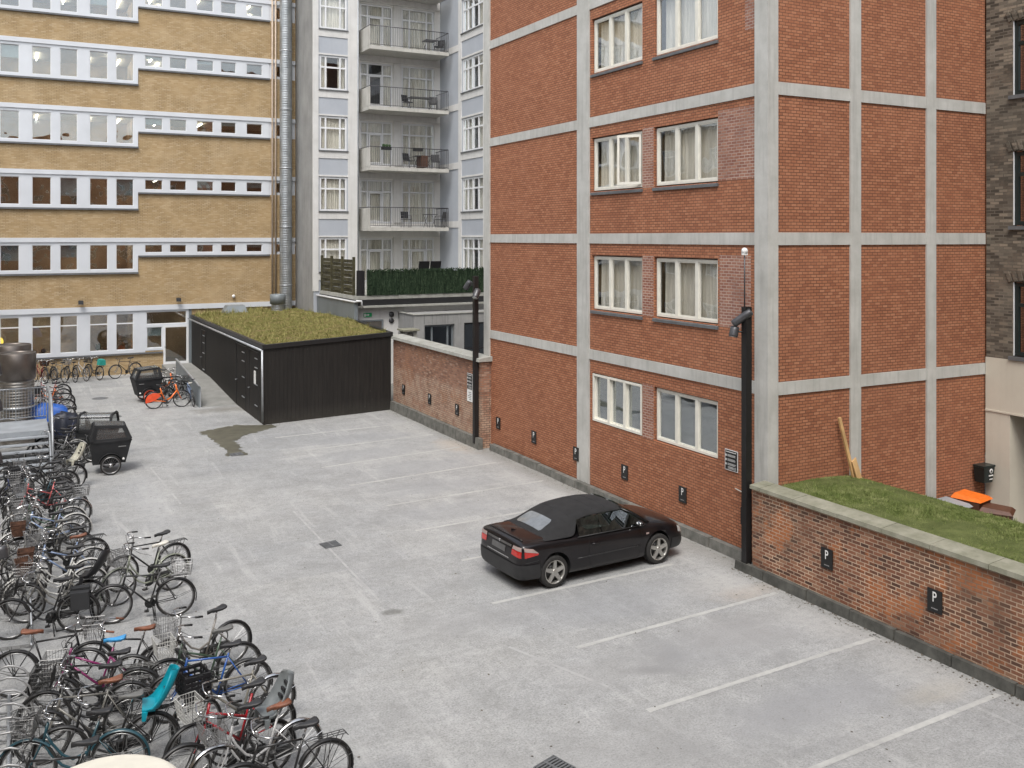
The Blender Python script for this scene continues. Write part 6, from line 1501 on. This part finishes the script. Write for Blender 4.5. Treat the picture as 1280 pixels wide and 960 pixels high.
cn = empty('cream_parasol', (.70, 8.88, 0), 0, 'cream round parasol with small dark studs along its rim, cut off by the bottom edge', 'parasol')
b = MB(); rr = .66
zc = 2.17
b.lathe([(rr, zc-.05), (rr*1.0, zc-.03), (rr*.96, zc+.005), (rr*.9, zc+.03), (rr*.85, zc+.032), (rr*.6, zc+.07), (rr*.3, zc+.10), (.001, zc+.12)], 48, 'z'); b.build('canopy', 'cream_canopy', cn, True)
b = MB(); b.tube([(0, 0, 0), (0, 0, zc+.10)], .03, 8); b.lathe([(.001, 0), (.28, 0), (.28, .05), (.05, .09), (.001, .09)], 20); b.build('pole', 'galv', cn, True)
for k in range(16): b = MB(); a = 2*PI*k/16+.1; b.bar((.645*math.cos(a), .645*math.sin(a), zc-.03), (.63*math.cos(a), .63*math.sin(a), zc+.02), .015, .02); b.build('stud', 'gravel_dark', cn, True)

# ------------------------------------------------------------------ convertible car
car = empty('parked_car', (10.86, 17.20, 0), R(3.4), 'black convertible car with a dark fabric roof parked nose to the brick wall', 'car')
ST = [(-2.315, .60, .36, .60, .62), (-2.30, .72, .29, .66, .70), (-2.24, .80, .25, .93, .965), (-2.16, .845, .225, .955, 1.0), (-1.9, .870, .20, .955, 1.015), (-1.34, .88, .19, .95, 1.01), (-.8, .88, .18, .925, .96), (0, .88, .17, .90, .92), (.75, .88, .17, .895, .93), (1.05, .875, .18, .90, .985), (1.34, .870, .19, .89, .965), (1.8, .850, .20, .83, .90), (2.1, .80, .21, .745, .81), (2.25, .72, .23, .64, .69), (2.32, .60, .28, .50, .54), (2.34, .5, .34, .44, .46)]
vs = []; fs = []
for i, (x, w, zb, zs, zc) in enumerate(ST):
    h = [(0, zb), (w*.85, zb), (w*.965, zb+.05), (w*.99, (zb+zs)*.46), (w, zb+(zs-zb)*.62), (w*.985, zs-.07), (w*.93, zs), (w*.62, zc-.012), (w*.3, zc), (0, zc+.004)]
    rowL = [(x, y, z) for y, z in h]; rowR = [(x, -y, z) for y, z in h[1:-1]][::-1]
    vs += rowL+rowR
n = 18
for i in range(len(ST)-1):
    for k in range(n): fs.append((i*n+k, i*n+(k+1) % n, (i+1)*n+(k+1) % n, (i+1)*n+k))
fs += [tuple(range(n)), tuple((len(ST)-1)*n+k for k in range(n))]
b = MB(); b.add(vs, fs, True); body = b.build('body', 'car', car, True)
def add_mod_eval(o):
    bpy.context.view_layer.update()
    me = bpy.data.meshes.new_from_object(o.evaluated_get(bpy.context.evaluated_depsgraph_get())); o.modifiers.clear(); old = o.data; o.data = me
md = body.modifiers.new('s', 'SUBSURF'); md.levels = 2
cut = MB()
for ax in (-1.34, 1.34):
    for s in (-1, 1): cut.cyl((ax, 0, .335), .385, s*.62, s*1.0, 36, 'y')
cut_o = cut.build('cut', 'black'); cut_o.matrix_world = Matrix.Identity(4)
body.parent = None
mb_ = body.modifiers.new('b', 'BOOLEAN'); mb_.object = cut_o; mb_.operation = 'DIFFERENCE'; mb_.solver = 'EXACT'
add_mod_eval(body); body.parent = car; bpy.data.objects.remove(cut_o)
body.data.materials.clear(); body.data.materials.append(M['car']); body.data.materials.append(M['bumper'])
for p in body.data.polygons:
    p.use_smooth = True; p.material_index = 0
    c = p.center
    if abs(c.y) < .70 and c.z < .75 and (abs(abs(c.x)-1.34) < .40): p.material_index = 1
    for ax in (-1.34, 1.34):
        if abs(math.hypot(c.x-ax, c.z-.335)-.385) < .012 and abs(c.y) < .86: p.material_index = 1
try: body.data.set_sharp_from_angle(angle=R(35))
except Exception: pass
bm = bmesh.new(); bm.from_mesh(body.data); BV = BVHTree.FromBMesh(bm); bm.free()
def snap(o, d, off=.004):
    h = BV.ray_cast(Vector(o), Vector(d).normalized())
    if h[0] is None: return Vector(o)
    nn = h[1] if h[1].dot(Vector(d)) < 0 else -h[1]
    return h[0]+nn*off
def patch(name, mat, corners, d, parent, nu=8, nv=6, off=.006):
    """a lens or panel laid on the body: corners in space, thrown along d onto it"""
    b = MB(); A, B_, C_, D_ = [Vector(c) for c in corners]; vs = []
    bad = set()
    for j in range(nv+1):
        for i in range(nu+1):
            u, v = i/nu, j/nv; p = (A*(1-u)+B_*u)*(1-v)+(D_*(1-u)+C_*u)*v; q = snap(p, d, off); vs.append(q)
            if (q-p).length < 1e-6: bad.add(len(vs)-1)
    fs = [(j*(nu+1)+i, j*(nu+1)+i+1, (j+1)*(nu+1)+i+1, (j+1)*(nu+1)+i) for j in range(nv) for i in range(nu)]
    b.add(vs, [f for f in fs if not bad & set(f)], True)
    used = {k for f in b.f for k in f}; mp = {k: n for n, k in enumerate(sorted(used))}
    b.v = [b.v[k] for k in sorted(used)]; b.f = [[mp[k] for k in f] for f in b.f]
    return b.build(name, mat, parent, True)
def seam(pts, d, r=.0045, mat='seam', name='panel_gap', par=None):
    b = MB(); out = []
    for p, q in zip(pts, pts[1:]):
        p, q = Vector(p), Vector(q)
        for k in range(8): out.append(snap(p+(q-p)*k/8, d, .0))
    out.append(snap(pts[-1], d, 0)); out = [o for o in out if abs(o.y) < 1.2 and o.z < 1.9]; b.tube(out, r, 4); return b.build(name, mat, par or car, True)
for s in (-1, 1):
    dd = (0, -s, 0); Yv = 1.5*s
    door = seam([(.86, Yv, .86), (.84, Yv, .55), (.78, Yv, .24), (-.40, Yv, .24), (-.52, Yv, .45), (-.50, Yv, .86)], dd, .005, name='door')
    b = MB(); c = snap((-.36, Yv, .74), dd, .02); b.tube([c-Vector((.09, 0, 0)), c+Vector((0, s*.012, .004)), c+Vector((.09, 0, 0))], .014, 6); b.build('handle', 'car', door, True)
    b = MB(); pts = [snap((-1.0+k*.2, Yv, .50), dd, .004) for k in range(10)]; pts = [p for p in pts if -.95 < p.x < .9]; b.tube(pts, .013, 6); b.build('rub_strip', 'bumper', car, True)
    seam([(-2.14, Yv, .60), (-1.80, Yv, .62), (-1.74, Yv, .50)], dd, .006, name='bumper_gap')
    patch('side_marker', 'tail_clear', [(.98, Yv, .70), (1.06, Yv, .70), (1.06, Yv, .735), (.98, Yv, .735)], dd, car, 2, 2)
    # tail lights wrap round the corner: side leaf and rear leaf
    tl = patch('tail_light', 'tail_red', [(-2.17, Yv, .70), (-1.83, Yv, .735), (-1.80, Yv, .76), (-2.17, Yv, .82)], dd, car, 10, 5, .010)
    patch('lens_upper', 'tail_clear', [(-2.17, Yv, .825), (-1.81, Yv, .765), (-1.95, Yv, .86), (-2.17, Yv, .895)], dd, tl, 8, 4, .010)
    patch('lens_rear', 'tail_red', [(-3, s*.79, .70), (-3, s*.50, .72), (-3, s*.50, .82), (-3, s*.79, .82)], (1, 0, 0), tl, 8, 5, .012)
    patch('lens_rear_upper', 'tail_clear', [(-3, s*.79, .825), (-3, s*.50, .825), (-3, s*.52, .89), (-3, s*.77, .895)], (1, 0, 0), tl, 8, 4, .012)
    patch('headlight', 'head_clear', [(2.02, Yv, .60), (2.22, Yv, .55), (2.20, Yv, .66), (2.0, Yv, .73)], dd, car, 6, 5, .008)
    patch('headlight', 'head_clear', [(3, s*.46, .55), (3, s*.70, .55), (3, s*.70, .67), (3, s*.46, .64)], (-1, 0, 0), car, 6, 5, .008)
patch('bumper', 'bumper', [(-3, -.78, .27), (-3, .78, .27), (-3, .78, .56), (-3, -.78, .56)], (1, 0, 0), car, 24, 6, .022)
for s in (-1, 1):
    patch('bumper', 'bumper', [(-2.28, 1.5*s, .27), (-1.74, 1.5*s, .26), (-1.78, 1.5*s, .56), (-2.27, 1.5*s, .56)], (0, -s, 0), car, 12, 6, .016)
    patch('bumper', 'bumper', [(1.76, 1.5*s, .26), (2.26, 1.5*s, .27), (2.22, 1.5*s, .48), (1.80, 1.5*s, .50)], (0, -s, 0), car, 10, 6, .012)
patch('bumper_step', 'chrome', [(-3, -.42, .615), (-3, .42, .615), (-3, .42, .635), (-3, -.42, .635)], (1, 0, 0), car, 14, 2, .010)
patch('trim_bar', 'rim_metal', [(-3, -.46, .845), (-3, .46, .845), (-3, .46, .885), (-3, -.46, .885)], (1, 0, 0), car, 14, 2, .012)
patch('number_plate', 'plate', [(-3, -.26, .70), (-3, .26, .70), (-3, .26, .81), (-3, -.26, .81)], (1, 0, 0), car, 8, 3, .012)
b = MB(); c = snap((-3, 0, .865), (1, 0, 0), .016); b.lathe([(.001, -.006), (.032, -.006), (.035, 0), (.001, .002)], 16, 'x', tuple(c)); b.build('emblem', 'chrome', car, True)
seam([(-1.45, -.70, 2), (-2.12, -.66, 2)], (0, 0, -1), .004, name='boot_gap'); seam([(-1.45, .70, 2), (-2.12, .66, 2)], (0, 0, -1), .004, name='boot_gap')
seam([(1.16, -.78, 2), (1.5, -.76, 2), (2.14, -.60, 2)], (0, 0, -1), .004, name='bonnet_gap'); seam([(1.16, .78, 2), (1.5, .76, 2), (2.14, .60, 2)], (0, 0, -1), .004, name='bonnet_gap')
b = MB(); pts = [snap((-2.14+.05*abs(k/6)**2, k/6*.64, 2), (0, 0, -1), .014) for k in range(-6, 7)]; b.tube(pts, .014, 6); b.build('boot_spoiler', 'car', car, True)
b = MB(); c = snap((-1.85, .0, 2), (0, 0, -1), .0); b.hexa([c+Vector(v) for v in ((-.09, -.01, 0), (.05, -.01, 0), (.05, .01, 0), (-.09, .01, 0), (-.09, -.003, .05), (-.02, -.003, .03), (-.02, .003, .03), (-.09, .003, .05))]); b.build('antenna', 'car', car, True)
# cabin
TOP = [(-1.62, 1.005, .60, .80, .955), (-1.50, 1.055, .60, .81, .95), (-1.28, 1.17, .59, .82, .945), (-1.0, 1.30, .585, .825, .94), (-.80, 1.365, .58, .83, .935), (-.72, 1.385, .58, .65, 1.275), (-.35, 1.43, .58, .64, 1.29), (.05, 1.44, .58, .635, 1.29), (.38, 1.415, .575, .62, 1.28), (.52, 1.375, .565, .60, 1.27)]
b = MB(); vs = []
def toprow(x, zc, w, yb, zb):
    sd = [(w*.0, zc), (w*.5, zc-.008), (w*.85, zc-.035), (w*1.0, zc-.075), ((w+yb)/2+.01, (zc-.075+zb)/2), (yb, zb)]
    return [(x, -y, z) for y, z in sd[::-1]]+[(x, y, z) for y, z in sd[1:]]
for t in TOP: vs += toprow(*t)
m = 11; b.add(vs, [(i*m+k, i*m+k+1, (i+1)*m+k+1, (i+1)*m+k) for i in range(len(TOP)-1) for k in range(m-1)], True)
top = b.build('soft_top', 'soft_top', car, True)
md = top.modifiers.new('s', 'SOLIDIFY'); md.thickness = .02; md.offset = 0; md = top.modifiers.new('t', 'SUBSURF'); md.levels = 2; add_mod_eval(top)
for p in top.data.polygons: p.use_smooth = True
bm = bmesh.new(); bm.from_mesh(top.data); TV = BVHTree.FromBMesh(bm); bm.free(); BVb = BV; BV = TV
b = MB(); vs = []; nu, nv = 14, 8
for j in range(nv+1):
    for i in range(nu+1):
        u = -1+2*i/nu; v = j/nv; x = -1.47+.36*v; ww = .46*(1-.08*v)
        # rounded corners
        rr_ = 1-.10*(abs(2*v-1)**6); vs.append(snap((x, u*ww*rr_, 2), (0, 0, -1), .006))
b.add(vs, [(j*(nu+1)+i, j*(nu+1)+i+1, (j+1)*(nu+1)+i+1, (j+1)*(nu+1)+i) for j in range(nv) for i in range(nu)], True)
M['rear_glass'] = plain('rear_glass', (.16, .17, .18), .06, coat=1)
b.build('rear_window', 'rear_glass', car, True)
for x in (-.80, -.2, .12):   # roof bows showing through the fabric
    b = MB(); b.tube([snap((x, k/6*.54, 2), (0, 0, -1), -.004) for k in range(-6, 7)], .010, 5); b.build('roof_bow', 'soft_top', car, True)
BV = BVb
for s in (-1, 1):
    b = MB(); b.add([(-.74, s*.842, .925), (-.18, s*.845, .915), (-.18, s*.655, 1.275), (-.70, s*.665, 1.262)], [(0, 1, 2, 3)]); b.build('quarter_window', 'glass_dark', car, True)
    b = MB(); b.add([(-.15, s*.845, .915), (1.0, s*.835, .915), (.50, s*.62, 1.262), (-.15, s*.655, 1.275)], [(0, 1, 2, 3)]); b.build('side_window', 'glass_dark', car, True)
    b = MB(); b.tube([(1.10, s*.80, .93), (.82, s*.71, 1.12), (.50, s*.60, 1.30)], .022, 6); b.build('windscreen_pillar', 'car', car, True)
    b = MB(); b.tube([(-.78, s*.85, .92), (1.0, s*.85, .905)], .010, 5); b.build('belt_trim', 'bumper', car, True)
    b = MB(); b.sphere((.76, s*.95, .99), .10, 12, (.62, 1, .68)); b.tube([(.78, s*.84, .93), (.77, s*.92, .96)], .018, 6); mr_ = b.build('mirror', 'car', car, True)
    b = MB(); b.sphere((.715, s*.95, .99), .085, 12, (.25, .95, .62)); b.build('mirror_glass', 'chrome', mr_, True)
b = MB(); vs = []
for j in range(7):
    for i in range(11):
        v = j/6; u = -1+2*i/10; x = 1.14-.62*v; w = .80-.215*v; z = .95+.415*v; bulge = .10*(1-u*u); vs.append((x+bulge*(1-v*.6), u*w, z+.03*(1-u*u)))
b.add(vs, [(j*11+i, j*11+i+1, (j+1)*11+i+1, (j+1)*11+i) for j in range(6) for i in range(10)], True); b.build('windscreen', 'glass_dark', car, True)
for y in (-.35, .25): b = MB(); b.tube([(1.17, y, .985), (1.12, y+.2, 1.0), (1.02, y+.50, 1.01)], .010, 4); b.build('wiper', 'bumper', car, True)
for y in (-.36, .36):
    b = MB(); b.hexa([(-.35, y-.22, .94), (.15, y-.22, .94), (.15, y+.22, .94), (-.35, y+.22, .94), (-.45, y-.2, 1.02), (-.25, y-.2, 1.02), (-.25, y+.2, 1.02), (-.45, y+.2, 1.02)]); b.hexa([(-.42, y-.12, 1.02), (-.30, y-.12, 1.02), (-.30, y+.12, 1.02), (-.42, y+.12, 1.02), (-.46, y-.11, 1.22), (-.38, y-.11, 1.22), (-.38, y+.11, 1.22), (-.46, y+.11, 1.22)]); b.build('seat', 'grey_plastic', car, True)
b = MB(); b.tube([(.52+.0, .36+.17*math.cos(2*PI*k/16), 1.03+.14*math.sin(2*PI*k/16)) for k in range(16)], .014, 5, closed=True); b.build('steering_wheel', 'bumper', car, True)
def m_ctyre(b): b.lathe([(.225, -.10), (.29, -.108), (.316, -.09), (.322, -.05), (.322, .05), (.316, .09), (.29, .108), (.225, .10)], 40, 'y')
def m_calloy(b):
    b.lathe([(.236, -.108), (.228, -.112), (.215, -.10), (.205, -.06), (.205, .08)], 40, 'y')
    for k in range(5):
        a = 2*PI*k/5+.3
        def P(r, t, y): return (r*math.cos(a)-t*math.sin(a), y, r*math.sin(a)+t*math.cos(a))
        b.hexa([P(.03, -.045, -.095), P(.222, -.032, -.108), P(.222, .032, -.108), P(.03, .045, -.095), P(.03, -.045, -.06), P(.222, -.036, -.075), P(.222, .036, -.075), P(.03, .045, -.06)])
    b.lathe([(.001, -.108), (.04, -.106), (.055, -.095), (.06, -.06)], 20, 'y')
def m_cdisc(b): b.lathe([(.001, -.03), (.205, -.03), (.205, .0), (.001, .0)], 32, 'y'); b.lathe([(.06, -.045), (.14, -.045), (.14, -.031)], 24, 'y')
for ax in (-1.34, 1.34):
    for s in (-1, 1):
        w = put('ctyre', m_ctyre, 'rubber', 'wheel', car, (ax, s*.755, .322), (0, 0, 0 if s < 0 else PI)); put('calloy', m_calloy, 'alloy', 'alloy_rim', w); put('cdisc', m_cdisc, 'rim_dark', 'brake_disc', w)

# the car's real overhangs are a little shorter than the stations above
def squeeze(o):
    for ch in o.children:
        if ch.name.startswith('wheel'): continue
        if ch.data and ch.data.users == 1:
            for v in ch.data.vertices:
                x = v.co.x
                if v.co.z > .95: v.co.z = .95+(v.co.z-.95)*.88
                if abs(x) > 1.34: v.co.x = math.copysign(1.34+(abs(x)-1.34)*.84, x)
        squeeze(ch)
squeeze(car)

# ------------------------------------------------------------------ light, sky, camera
EL, AZ = R(58), R(215)      # soft high light from behind and left of the viewpoint
w = bpy.data.worlds.new('World'); sc.world = w; w.use_nodes = True; nt = w.node_tree; nt.nodes.clear()
sky = nt.nodes.new('ShaderNodeTexSky'); sky.sky_type = 'NISHITA'; sky.sun_disc = False; sky.sun_elevation = EL; sky.sun_rotation = AZ; sky.air_density = 1.2; sky.dust_density = 3
hs = nt.nodes.new('ShaderNodeHueSaturation'); hs.inputs['Saturation'].default_value = .36; nt.links.new(sky.outputs[0], hs.inputs['Color'])
bg = nt.nodes.new('ShaderNodeBackground'); bg.inputs[1].default_value = .15; nt.links.new(hs.outputs[0], bg.inputs[0])
out = nt.nodes.new('ShaderNodeOutputWorld'); nt.links.new(bg.outputs[0], out.inputs[0])
L = bpy.data.lights.new('sun', 'SUN'); L.energy = 1.2; L.angle = R(25); L.color = (1, .96, .90); so = bpy.data.objects.new('sun', L); col.objects.link(so)
d = Vector((math.sin(AZ)*math.cos(EL), math.cos(AZ)*math.cos(EL), math.sin(EL))); so.rotation_euler = d.to_track_quat('Z', 'Y').to_euler(); so.location = (0, 0, 40)
cd = bpy.data.cameras.new('camera'); cam = bpy.data.objects.new('camera', cd); col.objects.link(cam); sc.camera = cam
cam.location = (0, 0, 7); cam.rotation_euler = (R(90), 0, -math.atan(624/1180)); cd.sensor_width = 36; cd.lens = 36*1180/1280; cd.shift_y = -183/1280; cd.clip_end = 500; cd.clip_start = .05
vs_ = sc.view_settings; vs_.view_transform = 'Standard'; vs_.look = 'None'; vs_.gamma = 1; vs_.use_curve_mapping = False; vs_.exposure = 0.80
sc.cycles.max_bounces = 8; sc.cycles.transparent_max_bounces = 12; sc.cycles.diffuse_bounces = 4
